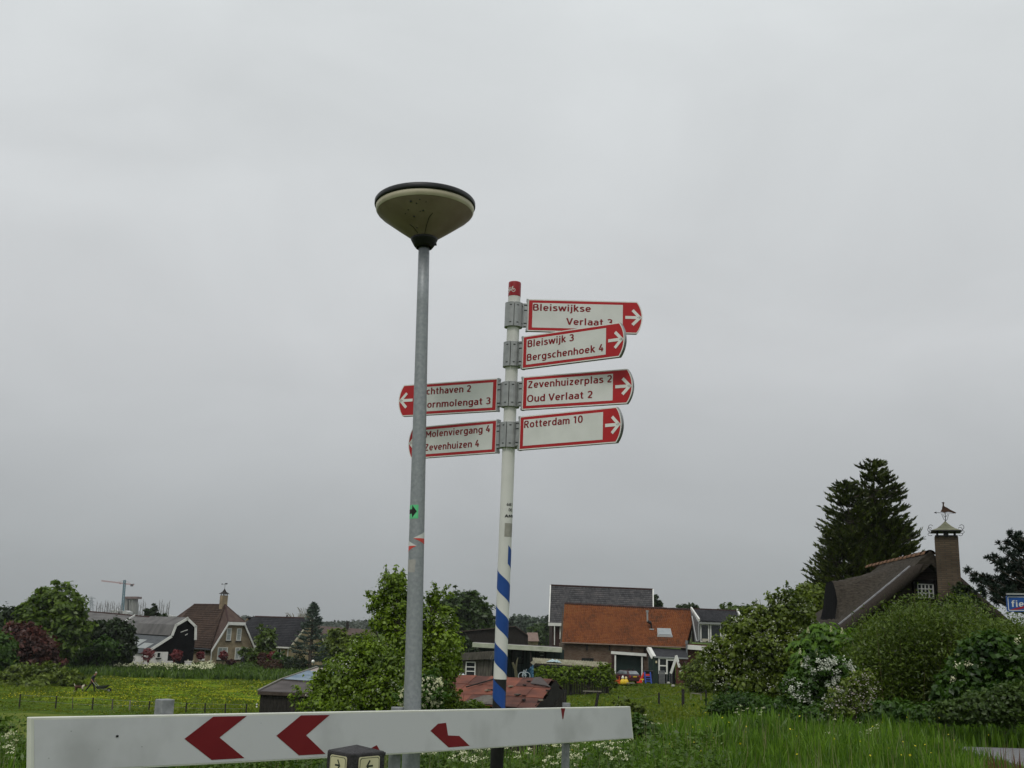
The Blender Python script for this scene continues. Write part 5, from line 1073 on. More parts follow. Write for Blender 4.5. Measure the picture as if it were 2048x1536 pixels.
# ---- corrugated canopy with climbers
Yt = 94; tg = tz(3, Yt); can = thing('garden_canopy', 'narrow corrugated canopy on posts overgrown with climbers, left of the parked car', 'canopy', (U(1140, 1350, Yt).x, Yt, tg))
a, b_ = U(1066, 1324, Yt), U(1218, 1333, Yt); n_ = 46; V_, F_ = [], []
for i in range(n_ * 4 + 1):
    p = a.lerp(b_, i / (n_ * 4)); w_ = .035 * math.sin(i * math.pi / 2)
    V_ += [p + Vector((0, 0, w_ - .05)), p + Vector((0, 1.4, .32 + w_)), p + Vector((0, 0, w_ - .10)), p + Vector((0, 1.4, .27 + w_))]
for i in range(n_ * 4): k_ = 4 * i; F_ += [(k_, k_ + 4, k_ + 5, k_ + 1), (k_ + 2, k_ + 3, k_ + 7, k_ + 6), (k_ + 2, k_ + 6, k_ + 4, k_), (k_ + 1, k_ + 5, k_ + 7, k_ + 3)]
mb = MB(); mb.add(V_, F_); mb.build('corrugated_roof', mk('mossy_corrugated', (.20, .19, .12), (.36, .34, .25), 2.2, .85, 0, 0, 6), can, world=True)
mb = MB(); a2 = U(1061, 1325, Yt - .05); mb.slab([a2, U(1067, 1320, Yt - .05), U(1071, 1325, Yt - .05), U(1067, 1331, Yt - .05)], .05); mb.build('gable_end', mk('pale_end', (.30, .28, .22), None, 4, .9), can, world=True)
mb = MB(); mb.bar(a + Vector((0, -.03, -.22)), b_ + Vector((0, -.03, -.22)), .08, .14); mb.build('beam', wood_dark, can, world=True)
for px in (1068, 1107, 1142, 1177, 1214): mb = MB(); q = U(px, 1335, Yt + .05); mb.box((q.x, q.y, (q.z + tg) / 2), (.14, .14, q.z - tg + .3)); mb.build('post', wood_dark, can, world=True)
mb = MB(); FT = Frame((0, Yt + .8, tg), 0); TX = lambda px: U(px, 1350, Yt + .8).x; planks(mb, FT, TX(1070), TX(1218), 0, -.2, U(1140, 1341, Yt + .8).z - tg, .22, 12, gap=.03); mb.build('back_boards', wood_grey, can, world=True)['kind'] = 'stuff'
pl = bpy.data.objects.new('plastic_sheet', None)
bpy.data.objects.remove(pl)
r = np.random.default_rng(4)
mb = MB(); n1_, n2_ = 14, 4; V_ = []
for i in range(n1_ + 1):
    for j in range(n2_ + 1): p = U(1093 + 30 * i / n1_, 1325 + 1.8 * i / n1_, Yt + .15 + j * .28); V_.append(p + Vector((0, 0, .09 * j * .28 + .05 + r.uniform(0, .26) * math.sin(math.pi * i / n1_) * math.sin(math.pi * (j + .5) / (n2_ + 1)))))
F_ = [(i * (n2_ + 1) + j, (i + 1) * (n2_ + 1) + j, (i + 1) * (n2_ + 1) + j + 1, i * (n2_ + 1) + j + 1) for i in range(n1_) for j in range(n2_)]
mb.add(V_, F_); tag_ = mb.build('plastic_sheet', mk('pale_blue_plastic', (.30, .42, .45), (.50, .60, .62), 5, .4), None); setp(tag_, 'crumpled pale blue plastic lying on the corrugated canopy', 'plastic sheet')

# ---- thatched house
Yh = 38; AP = U(1855, 1104, Yh); yb_ = 46.5; BP = U(1737, 1131, yb_); BP.z = AP.z; dr = (BP - AP).normalized(); Lh = (BP - AP).length
LE = U(1690, 1248, Yh); TF = Frame((AP.x, AP.y, 0), math.degrees(math.atan2(dr.y, dr.x)) - 90)
th_g = tz(AP.x, Yh + 3); th = thing('thatched_house', 'dark thatched house with a tall brick chimney, half hidden by willow', 'house', (AP.x, Yh + 3, th_g))
thatch = mk('thatch', (.022, .019, .015), (.074, .063, .050), 7, .95, .9, 0, 10, (.28, .72), (1, 1, 4), .1, 30); thatch_edge = mk('thatch_edge', (.030, .024, .020), (.062, .052, .044), 9, .95, .8, 0, 10, (.3, .7), (6, 6, 1.5), .1, 30)
hw_ = 3.15; dzr = AP.z - LE.z; xe, ze = -hw_, LE.z
def shape(u, side):   # u 0 ridge .. 1 eave : thatch surface profile, slightly concave with a bell-cast eave
    x = hw_ * u * (.88 if side > 0 else 1); z = AP.z - dzr * (u ** .96) + .06 * math.sin(u * math.pi) * 0; return side * x, z
thk = .34
mb = MB(); nu_, nv_ = 30, 34; rr_ = np.random.default_rng(2)
def outer(side, u, v):
    x, z = shape(u, side); hipf = max(0, (v - .62) / .38); 
    y = -.35 + v * (Lh + 1.6)
    z -= (1 - u) * hipf ** 1.6 * dzr * .42
    if side < 0:   # swept-up dormer on the left slope
        dd = math.exp(-((v - .36) / .13) ** 4) * ((u / .84) ** 1.4 if u < .93 else 0); z += 1.25 * dd
    return TF(x, y, z)
for side in (-1, 1):
    V_, F_ = [], []; eu = 1.12
    for i in range(nu_ + 1):
        for j in range(nv_ + 1): V_.append(outer(side, i / nu_ * eu, j / nv_) + Vector((0, 0, .055 * rr_.random())))
    n0 = len(V_)
    for i in range(nu_ + 1):
        for j in range(nv_ + 1): V_.append(outer(side, i / nu_ * eu, j / nv_) + Vector((side * .02 * -1, 0, -thk - .08)))
    w1 = nv_ + 1
    for i in range(nu_):
        for j in range(nv_): q = (i * w1 + j, (i + 1) * w1 + j, (i + 1) * w1 + j + 1, i * w1 + j + 1); F_ += [q if side > 0 else q[::-1], tuple(n0 + t_ for t_ in (q[::-1] if side > 0 else q))]
    for i in range(nu_): F_ += [(i * w1, n0 + i * w1, n0 + (i + 1) * w1, (i + 1) * w1), (i * w1 + nv_, (i + 1) * w1 + nv_, n0 + (i + 1) * w1 + nv_, n0 + i * w1 + nv_)]
    for j in range(nv_): F_ += [(nu_ * w1 + j, n0 + nu_ * w1 + j, n0 + nu_ * w1 + j + 1, nu_ * w1 + j + 1)]
    q = MB(); q.add(V_, F_)
    if side < 0:
        ic = [i for i in range(nu_) if i / nu_ * eu < .93 <= (i + 1) / nu_ * eu]; 
        for i in range(nu_):
            for j in range(nv_):
                if i in ic and math.exp(-(((j + .5) / nv_ - .36) / .13) ** 4) > .35: q.m[2 * (i * nv_ + j)] = 1  # thatch faces coloured black to stand in for shade inside the dormer
    q.build('thatch', [thatch, black_bd_and_shade], th, world=True, smooth=False)
# rounded verge rolls and front verge face
mb = MB()
for side in (-1, 1):
    pts = [TF(*( (shape(u, side)[0]), -.36, shape(u, side)[1] - thk * .55)) for u in np.linspace(-.02, 1.12, 12)]; mb.tube(pts, [.21] * 12, 10)
mb.build('verge_roll', thatch_edge, th, world=True, smooth=True)
mb = MB(); pts = [TF(shape(u, -1)[0] - .03, -.22, shape(u, -1)[1] + .08) for u in np.linspace(.22, 1.04, 8)]
for a, b_ in zip(pts[:-1], pts[1:]): mb.bar(a, b_, .15, .04)
mb.build('verge_strip', mk('cement_strip', (.17, .17, .18), (.30, .30, .31), 8, .9, .3), th, world=True)['kind'] = 'stuff'
rt = mk('ridge_tile_orange', (.13, .065, .035), (.23, .125, .065), 4, .9, .3)
tile_me = None
for i in range(15):
    y = -.30 + i * (Lh + .2) / 15; m_ = MB(); n_ = 7; V_, F_ = [], []
    if tile_me is None:
        for yy, ra in ((0, .20), (.60, .175)):
            for j in range(n_ + 1): a = math.pi * j / n_; V_.append((ra * math.cos(a), yy, ra * .8 * math.sin(a)))
        for j in range(n_): F_.append((j, j + 1, j + n_ + 2, j + n_ + 1))
        m_.add(V_, F_); ob = m_.build('ridge_tile', rt, th); tile_me = ob.data
    else: ob = bpy.data.objects.new('ridge_tile', tile_me); C.objects.link(ob); ob.parent = th
    ob.location = TF(0, y, AP.z - .10 + .012 * (i % 2)) - Vector(th.location); ob.rotation_euler = TF.rot.to_euler()
# gable wall boards
brownbd = mk('brown_board', (.022, .016, .013), (.042, .032, .026), 3, .8, .2, 0, 5, (.3, .7), (.6, .6, 8))
n_ = 22
for i in range(n_):
    z0_ = LE.z - 1.2 + i * (AP.z - .55 - LE.z + 1.2) / n_; hgt = (AP.z - .55 - LE.z + 1.2) / n_; hwz = min(hw_ * .97, (AP.z - .55 - z0_ - hgt) / dzr * hw_ + .1)
    if hwz < .1: continue
    mb = MB(); mb.box(TF(0, .10 + .0 * i, z0_ + hgt / 2), (hwz * 2, .05, hgt - .012), TF.rot @ Matrix.Rotation(.10, 3, 'X')); mb.build('board', brownbd, th, world=True)
mb = MB(); fbox(mb, Frame(TF(0, 0, 0), 0), 0, 0, 0, 0, 0, 0); mb = MB(); TG = Frame((AP.x, AP.y, th_g), math.degrees(math.atan2(dr.y, dr.x)) - 90)
fbox(mb, TG, -hw_ * .97, hw_ * .97, .16, Lh, -.3, LE.z - th_g - .1)
mb.add([TG(-hw_ * .95, .15, LE.z - th_g - .12), TG(hw_ * .95, .15, LE.z - th_g - .12), TG(0, .15, AP.z - th_g - .5)], [(0, 1, 2)]); mb.build('wall', mk('dim_brick', (.05, .038, .03), (.075, .06, .05), 3, .9), th, world=True)
w0, w1_ = U(1837, 1196, Yh - .1), U(1868, 1168, Yh - .1); TW = Frame((0, Yh, 0), 0)
window(th, Frame((w0.x, Yh + .02, w0.z), 0), 0, w1_.x - w0.x, 0, w1_.z - w0.z, 0, frame=mk('white_bars', (.42, .43, .43), (.5, .5, .5), 4, .6), fw=.035, nx=4, nz=3, mw=.035, sill=False)
mb = MB(); f_ = Frame((w0.x, Yh + .03, w0.z), 0); ww, wh = w1_.x - w0.x, w1_.z - w0.z
fbox(mb, f_, -.14, -.0, -.1, .05, -.05, wh + .14); fbox(mb, f_, ww, ww + .14, -.1, .05, -.05, wh + .14); fbox(mb, f_, 0, ww, -.1, .05, wh, wh + .14); mb.build('window_surround', black_bd_and_shade, th, world=True)
mb = MB(); fbox(mb, f_, .08, ww - .1, -.03, -.026, .03, wh * .36); mb.build('net_curtain', MATS['pale_cloth'], th, world=True)
# dormer front under the swept thatch: black box painting the shade of its opening
DF = Frame(TF(-hw_ * .90, -.35 + .36 * (Lh + 1.6), 0), math.degrees(math.atan2(dr.y, dr.x)) - 180)
zd = shape(.86, -1)[1]; mb = MB(); fbox(mb, DF, -.95, .95, -.02, .5, zd - .2, zd + .70); mb.build('dormer', black_bd_and_shade, th, world=True)
# chimney
cl, cr_ = U(1869, 1071, Yh - 1.1), U(1917, 1071, Yh - 1.1); cw = cr_.x - cl.x; ccx = (cl.x + cr_.x) / 2 + .16; ch = grp(th, 'chimney'); cyy = Yh - 1.1 + cw / 2
rotc = Matrix.Rotation(R(-20), 3, 'Z'); mb = MB(); mb.box((ccx, cyy, (cl.z + th_g) / 2), (cw * .90, cw * .62, cl.z - th_g), rotc); mb.build('stack', brick_ch, ch, world=True)
mb = MB(); mb.box((ccx, cyy, cl.z + .02), (cw * .87, cw * .58, .05), rotc); mb.build('stack_top', mk('soot', (.03, .028, .025), None, 4, .9), ch, world=True)
capm = mk('verdigris_cap', (.10, .105, .065), (.17, .17, .11), 5, .6)
mb = MB(); zc_ = U(1890, 1062, Yh - .8).z; za = U(1890, 1043, Yh - .6).z; hb = cw * .56; lev = [(hb * 1.02, zc_), (hb * .62, zc_ + .09), (hb * .34, zc_ + .20), (hb * .14, zc_ + .30), (.015, za)]
V_, F_ = [], []
for q_, z in lev: V_ += [Vector((ccx, cyy, z)) + rotc @ Vector((sx_ * q_, sy_ * q_, 0)) for sx_, sy_ in ((-1, -1), (1, -1), (1, 1), (-1, 1))]
for i in range(len(lev) - 1):
    for j in range(4): F_.append((4 * i + j, 4 * i + (j + 1) % 4, 4 * i + 4 + (j + 1) % 4, 4 * i + 4 + j))
F_.append((3, 2, 1, 0)); mb.add(V_, F_); mb.build('cap_roof', capm, ch, world=True)
mb = MB()
for sx_ in (-1, 0, 1):
    for sy_ in (-1, 1): mb.box(Vector((ccx, cyy, (cl.z + zc_) / 2)) + rotc @ Vector((sx_ * cw * .34, sy_ * cw * .34, 0)), (.05 if sx_ else .14, .05, zc_ - cl.z + .04), rotc)
mb.box((ccx, cyy, zc_ - .015), (hb * 2.08, hb * 2.08, .04), rotc); mb.build('cap_legs', blackp, ch, world=True)['kind'] = 'stuff'
mb = MB()
for sx_, sy_ in ((-1, -1), (1, -1), (-1, 1), (1, 1)):
    c0 = Vector((ccx, cyy, zc_)) + rotc @ Vector((sx_ * hb, sy_ * hb, 0)); oo = rotc @ Vector((sx_, 0, 0))
    for s2 in (1, -1): mb.tube([c0 + oo * (.03 + .075 * math.sin(t_)) + Vector((0, 0, s2 * (.02 + .085 * (1 - math.cos(t_))) * (1 if s2 > 0 else .6))) for t_ in np.linspace(0, 4.2, 9)], .009, 5)
mb.build('scroll', blackp, ch, world=True)['kind'] = 'stuff'
wv = grp(ch.parent, 'weathervane'); vt = Vector((ccx + .02, cyy, za)); zt_ = U(1892, 1006, Yh - .6).z
mb = MB(); mb.tube([vt - Vector((0, 0, .05)), vt + Vector((0, 0, .36))], .014, 6); mb.bar(vt + Vector((-.36, 0, .30)), vt + Vector((.34, 0, .30)), .016)
mb.slab([vt + Vector((-.40, .01, .30)), vt + Vector((-.30, .01, .34)), vt + Vector((-.33, .01, .30)), vt + Vector((-.30, .01, .26))], .015)
for s_ in (-1, 1): mb.tube([vt + Vector((s_ * q_, 0, z)) for q_, z in ((.01, .02), (.07, .08), (.10, .18), (.14, .26), (.08, .25), (.05, .19))], .008, 5); mb.bar(vt + Vector((0, -.16, .17)), vt + Vector((0, .16, .17)), .012)
mb.build('vane_frame', blackp, wv, world=True)['kind'] = 'stuff'
hg = zt_ - za - .30
gs = [(-.16, .0), (-.02, -.03), (.12, .0), (.24, -.02), (.38, -.06), (.40, -.03), (.30, .04), (.20, .10), (.08, .20), (.0, .24), (-.03, .30), (-.02, .38), (.0, .42), (-.03, .46), (-.06, .45), (-.11, .42), (-.065, .41), (-.065, .30), (-.09, .20), (-.10, .12)]
mb = MB(); mb.slab([vt + Vector((x, .015, .34 + z * hg / .48)) for x, z in reversed(gs)], .03); mb.build('goose', mk('goose_rust', (.04, .022, .014), (.08, .04, .022), 6, .8), wv, world=True)

# ================================================================== FAR THINGS
farg = mk('distant_steel', (.20, .23, .25), (.26, .29, .31), 1, .8); crane_b = mk('crane_blue', (.055, .15, .20), (.08, .19, .24), 1, .8); crane_r = mk('crane_red', (.35, .14, .13), (.42, .2, .18), 1, .8)
def lattice(mb, a, b_, w0_, w1_, n_, t_):
    a, b_ = Vector(a), Vector(b_); d_ = (b_ - a).normalized(); x = d_.cross(Vector((0, 1, 0))).normalized(); y = d_.cross(x)
    pr_ = None
    for i in range(n_ + 1):
        q = i / n_; w_ = (w0_ + (w1_ - w0_) * q) / 2; c_ = a.lerp(b_, q); cur = [c_ + x * w_ * sx_ + y * w_ * sy_ for sx_, sy_ in ((-1, -1), (1, -1), (1, 1), (-1, 1))]
        if pr_:
            for j in range(4): mb.bar(pr_[j], cur[j], t_); mb.bar(pr_[j], cur[(j + 1) % 4], t_ * .7)
        pr_ = cur
Yk = 1050; ck = thing('tower_crane', 'blue tower crane with a long red jib on the horizon', 'crane', U(243, 1232, Yk))
m0, m1 = U(243.5, 1240, Yk), U(249.5, 1160, Yk); mb = MB(); m0.x = m0.x; lattice(mb, m0, m1, 1.9, 1.6, 26, .42); mb.build('mast', crane_b, ck, world=True)['kind'] = 'stuff'
j0, j1 = U(203, 1161.5, Yk), U(249, 1167, Yk); mb = MB(); lattice(mb, j0, j1, .9, 1.1, 18, .26); mb.build('jib', crane_r, ck, world=True)['kind'] = 'stuff'
j2 = U(268, 1170, Yk); mb = MB(); lattice(mb, j1, j2, 1.0, .9, 8, .26); mb.build('counter_jib', crane_r, ck, world=True)['kind'] = 'stuff'
mb = MB(); p = U(263.5, 1170.5, Yk); mb.box(p, (2.2, 1.6, 2.2)); mb.box(U(267, 1168.5, Yk), (1.4, 1, .8)); mb.build('counterweight', mk('dark_steel', (.05, .05, .05), None, 1, .8), ck, world=True); mb = MB(); mb.box(U(240.5, 1167, Yk), (1.1, 1, 1.1)); mb.build('trolley', crane_r, ck, world=True)
mb = MB(); mb.bar(m1, U(233, 1165, Yk), .16); mb.bar(m1, U(264, 1169, Yk), .16); mb.build('stay', crane_r, ck, world=True)['kind'] = 'stuff'
ct2 = thing('tower_under_construction', 'unfinished concrete tower beside the crane, wider on top', 'tower', U(260, 1232, 1100)); conc = mk('far_concrete', (.17, .165, .155), (.24, .235, .225), .06, .9); conc2 = mk('far_dark_concrete', (.08, .07, .07), (.12, .10, .10), .1, .9)
def tq(x0, x1, y0, y1, yy, m_, nm, th_=8):
    mb = MB(); mb.slab([U(x0, y1, yy), U(x1, y1, yy), U(x1, y0, yy), U(x0, y0, yy)], th_); mb.build(nm, m_, ct2, world=True)
tq(249, 255, 1197, 1246, 1100, conc, 'core'); tq(255.3, 260, 1197, 1246, 1103, conc2, 'shaft'); tq(260, 271, 1197, 1246, 1101, conc, 'core')
tq(248.5, 274.5, 1193, 1197.5, 1098, mk('formwork', (.11, .06, .055), (.17, .11, .10), .3, .9), 'formwork', 14); tq(270, 273, 1199, 1203, 1100, conc2, 'platform', 4)
for x_, w_ in ((258.7, .7), (264, .5)): tq(x_ - w_ / 2, x_ + w_ / 2, 1200, 1244, 1096, mk('pale_pipe', (.33, .33, .30), None, 1, .8), 'hoist', 1)
for px, Y_, hh_, nm in ((183, 1300, 31, 'left'), (437, 1500, 1, 'right')):
    b0 = U(px, 1235 if px < 300 else 1245, Y_); t0 = U(px, 1195 if px < 300 else 1216, Y_); py_ = thing('pylon', 'faint lattice electricity pylon ' + ('beside the left maple' if px < 300 else 'above the dark roofed house'), 'pylon', b0)
    mb = MB(); lattice(mb, b0, t0, 5.5, 1.0, 9, .34); hgt = t0.z - b0.z
    for f_, w_ in ((.96, 5.0), (.78, 3.6), (.62, 4.6)): z = b0.lerp(t0, f_); mb.bar(z + Vector((-w_, 0, 0)), z + Vector((w_, 0, 0)), .5); mb.bar(z + Vector((-w_, 0, 0)), z + Vector((0, 0, 2)), .3); mb.bar(z + Vector((w_, 0, 0)), z + Vector((0, 0, 2)), .3)
    mb.build('lattice', farg, py_, world=True)['kind'] = 'stuff'
hall = MB(); 
for i, (a, b_, t_) in enumerate(((221, 238, 1219), (243, 256, 1221), (318, 345, 1229))):
    q = thing('far_hall', ['low white hall on the horizon left of the crane foot', 'low white hall on the horizon at the crane foot', 'small pale block on the horizon beside the brown roof'][i], 'building', U((a + b_) / 2, t_ + 12, 900)); mb = MB()
    p0, p1 = U(a, t_ + 14, 900), U(b_, t_ + 14, 900); tp0 = U((a + b_) / 2, t_, 900); mb.slab([p0, p1, U(b_, t_ + 3, 900), tp0, U(a, t_ + 3, 900)], 12); mb.build('hall', mk('far_white', (.38, .39, .38), (.45, .45, .44), .2, .8), q, world=True)
if 0:
    for o in C.objects:
        if o.type == 'EMPTY' and o.parent is None and o.location.y > 20: print('BASE', o.name, [round(q, 2) for q in o.location], round(tz(o.location.x, o.location.y), 2))

# ================================================================== VEGETATION
# ---- left background
tree('maple_tree', 'large bright green maple left of the grey barn roof', 'tree', 122, [(118, 1215, 46, 40), (80, 1240, 42, 36), (135, 1265, 38, 42), (60, 1225, 25, 22), (105, 1290, 45, 30), (90, 1195, 18, 16), (150, 1225, 18, 24), (45, 1245, 24, 24)], 15000, .33, LM['maple'], 11, .35, per=22, clump=.13)
tree('copper_shrub', 'copper red leaved shrub in front of the maple', 'shrub', 112, [(45, 1285, 42, 34), (75, 1305, 38, 30), (95, 1325, 28, 16), (30, 1265, 22, 20), (60, 1258, 14, 12)], 9000, .24, LM['red'], 12, .2, per=20, clump=.12)
tree('dark_evergreen', 'darkest evergreen at the left picture edge behind the copper shrub', 'tree', 138, [(-10, 1260, 32, 42), (14, 1250, 20, 28), (10, 1290, 30, 30), (30, 1232, 14, 14)], 6000, .36, LM['darkgreen'], 13, .3)
tree('elder_shrub', 'green shrub with pale flower heads at the left edge below the evergreen', 'shrub', 104, [(-8, 1300, 26, 34), (8, 1330, 22, 26)], 4000, .24, LM['elder'], 14, .12)
q, bl = tree('dark_conifer', 'broad dark conifer between the maple and the white lean-to', 'tree', 131, [(200, 1266, 28, 22), (222, 1264, 26, 24), (244, 1272, 22, 28), (252, 1300, 16, 26), (230, 1302, 26, 28), (186, 1278, 20, 28)], 9000, .30, LM['darkgreen'], 15, .3, per=18, clump=.12)
tree('laurel_bush', 'mid green bush at the foot of the broad dark conifer', 'shrub', 127, [(195, 1305, 34, 20), (215, 1290, 18, 16), (160, 1318, 24, 12)], 4500, .24, LM['elder'], 16, .15)
for i, (px, py, rx, ry) in enumerate(((40, 1352, 46, 20), (95, 1350, 38, 20), (135, 1358, 26, 16), (5, 1368, 30, 18), (65, 1372, 30, 10))):
    tree('bramble_thicket', ['tall thicket under the copper shrub', 'thicket left of the walking man, under the copper shrub', 'low thicket just behind the walking man', 'thicket at the left picture edge', 'lowest strip of thicket by the pasture at far left'][i], 'thicket', 103 - i, [(px, py, rx, ry), (px + rx * .4, py + ry * .3, rx * .6, ry * .7)], 2600, .22, LM['hawthorn2'], 20 + i, .06, zmin=-5.3)
conifer('cedar', 'blue green cedar with layered branches right of the dark roofed house', 140, 628, 1205, 50, 120, LM['cedar'], 31, droop=-.22, leaf=.30, npl=44, trad=.28, low=.05, shape=.8, flat=.25, upsw=.30, latw=.07, tipup=.35)
tree('poplar', 'narrow green poplar in front of the dark roofed house', 'tree', 150, [(523, 1285, 10, 30), (530, 1310, 15, 26)], 2600, .25, LM['poplar'], 32, .1)
tree('poplar', 'shorter poplar just right of the narrow poplar', 'tree', 150, [(541, 1285, 8, 26), (543, 1312, 10, 20)], 2000, .25, LM['poplar'], 33, .1)
tree('garden_shrub', 'light leaved shrub at the right corner of the brick house', 'shrub', 141, [(492, 1305, 12, 10), (500, 1318, 14, 12)], 1500, .25, LM['poplar'], 34, .08)
tree('garden_shrub', 'green shrub between the red ball trees and the cedar', 'shrub', 143, [(560, 1318, 14, 12), (575, 1330, 12, 12)], 1500, .22, LM['elder'], 35, .08)
def ball(px, py, rp, Yb, mat, lab, seed, stem=True, flat=1, nm='ball_tree', cat='tree', n_=900):
    k = ppm(Yb, py); c = U(px, py, Yb); gz_ = tz(c.x, Yb); g_ = thing(nm, lab, cat, (c.x, Yb, gz_)); bl_ = [(c, (rp / k, rp / k * .9, rp / k * flat))]
    if stem: m_ = MB(); m_.tube([(c.x, Yb, gz_ - .1), (c.x, Yb, c.z)], .05, 6); m_.build('trunk', bark, g_, world=True)
    crown('crown', bl_, n_, .11, mat, g_, seed, per=6, clump=.12, inner=.1); return g_
ball(353, 1311, 10, 134, LM['redball'], 'round red topiary tree in front of the black barn', 41)
ball(401, 1311, 7, 141, LM['redball'], 'small red topiary ball by the brick house side window', 42)
ball(447, 1311, 8, 141, LM['redball'], 'red topiary ball before the left ground floor gable window', 43)
ball(496, 1315, 10, 141, LM['rbrown'], 'orange brown topiary ball beside the closed parasol', 44)
ball(546, 1312, 9, 146, LM['redball'], 'dark red round shrub right of the poplars', 45)
ball(524, 1315, 9, 146, LM['red'], 'dim copper ball shrub at the poplar foot', 46)
ball(297, 1307, 11, 133, LM['redball'], 'crimson flowering shrub before the white lean-to wall', 47, flat=.8)
ball(293, 1318, 6, 132.6, LM['redball'], 'small crimson climber under the crimson shrub', 48)
ball(574, 1331, 11, 140, LM['darkgreen'], 'dark clipped yew nearer the parasol of the two yews', 49, False, 1.1, 'clipped_yew', 'shrub')
ball(600, 1325, 13, 139, LM['darkgreen'], 'dark clipped yew beside the cedar', 50, False, 1.4, 'clipped_yew', 'shrub', 1400)
ball(523, 1334, 13, 139, LM['rbrown'], 'rounded brown hedge below the poplars', 51, False, .95, 'beech_hedge', 'hedge', 1300)
ball(549, 1333, 15, 139, LM['rbrown'], 'wider rounded brown hedge left of the yews', 52, False, .85, 'beech_hedge', 'hedge', 1400)
ball(490, 1335, 22, 138, LM['herb'], 'low clipped green hedge in front of the brick house', 53, False, .38, 'garden_hedge', 'hedge', 2200)
ball(462, 1324, 8, 142, LM['red'], 'low dark red shrub under the gable windows', 54, False, .6, 'garden_shrub', 'shrub')
tree('ash_tree', 'mid green tree right of the cedar', 'tree', 128, [(690, 1300, 24, 26), (675, 1275, 16, 16), (712, 1310, 20, 22)], 4500, .26, LM['hawthorn2'], 60, .15)
tree('brown_shrub', 'olive shrub beyond the hawthorn and cedar', 'shrub', 150, [(735, 1285, 30, 18), (700, 1290, 26, 16), (660, 1300, 22, 22)], 3500, .3, LM['hawthorn2'], 61, .15)
tree('round_tree', 'large round dense tree behind the dark barn', 'tree', 175, [(925, 1222, 48, 38), (958, 1240, 30, 34), (895, 1240, 34, 40), (930, 1265, 50, 30), (945, 1205, 24, 20)], 14000, .38, LM['round'], 62, .5, per=16, clump=.10)
tree('bush', 'dark bush below the dark barn wall', 'shrub', 122, [(915, 1290, 26, 16), (935, 1297, 20, 12)], 2500, .25, LM['darkgreen'], 63, .08)
for i, (px, py, rx, ry, yy) in enumerate(((1040, 1250, 32, 14, 420), (1085, 1256, 30, 16, 400), (1010, 1254, 22, 12, 440), (1092, 1272, 22, 18, 260), (1075, 1262, 16, 10, 300))):
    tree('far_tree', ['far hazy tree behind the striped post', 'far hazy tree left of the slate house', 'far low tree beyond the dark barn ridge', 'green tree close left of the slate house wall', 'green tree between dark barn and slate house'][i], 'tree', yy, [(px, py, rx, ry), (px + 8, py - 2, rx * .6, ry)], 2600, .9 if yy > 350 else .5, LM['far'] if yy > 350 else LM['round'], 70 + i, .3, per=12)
tree('columnar_tree', 'small dark columnar tree right of the slate roof', 'tree', 170, [(1312, 1205, 6, 13), (1317, 1212, 6, 12)], 1200, .28, LM['darkgreen'], 76, .15)
tree('dark_tree', 'dark round tree top behind the orange roof right end', 'tree', 165, [(1377, 1216, 18, 10), (1368, 1222, 14, 10), (1390, 1222, 12, 10)], 1800, .3, LM['darkgreen'], 77, .2)
tree('green_tree', 'green tree top behind the extension roof', 'tree', 150, [(1460, 1220, 24, 9), (1480, 1226, 20, 12), (1450, 1226, 14, 8)], 1800, .3, LM['poplar'], 78, .2)
tree('spruce_top', 'dark feathery tree top above the grey barn roof', 'tree', 190, [(300, 1226, 12, 8), (318, 1232, 14, 7), (293, 1222, 3, 9), (308, 1218, 3, 8)], 1200, .35, LM['darkgreen'], 79, .2)
# bare poplars on the horizon and twigs behind the dark house
r_ = random.Random(9); proto = None; px_list = [191, 195, 199, 203, 207, 211, 215, 219, 222, 227, 231, 235, 239, 243, 275, 279, 283, 287, 305, 310, 316, 321, 326, 331, 335]
for i, px in enumerate(px_list):
    b0 = U(px + r_.uniform(-1, 1), 1238, 800); h_ = (1238 - r_.uniform(1202, 1211)) / ppm(800)
    if proto is None:
        proto = thing('bare_poplar', 'bare grey poplar in the row on the horizon behind the grey barn roof', 'tree', b0, 'bare poplars on the horizon'); m_ = MB()
        m_.tube([(0, 0, 0), (0, 0, 14)], [.35, .08], 5)
        for j in range(16): z = 2.5 + j * .7; a = r_.uniform(0, 6.28); L = r_.uniform(.7, 1.5) * (1 - j / 22); m_.bar((0, 0, z), (math.cos(a) * L, math.sin(a) * L, z + 2.4), .14)
        ob = m_.build('branches', mk('far_twig', (.16, .155, .15), (.22, .21, .20), 1, .9), proto); o = proto
    else: o = copy_tree(proto)
    sec, j_ = (('between pylon and crane', i) if i < 14 else (('right of the unfinished tower', i - 14) if i < 18 else ('left of the brown roof', i - 18)))
    o['label'] = ['first', 'second', 'third', 'fourth', 'fifth', 'sixth', 'seventh', 'eighth', 'ninth', 'tenth', 'eleventh', 'twelfth', 'thirteenth', 'fourteenth'][j_] + ' bare poplar from the left, ' + sec
    o.location = b0; o.scale = (1, 1, h_ / 14); o.rotation_euler = (0, 0, r_.uniform(0, 6))
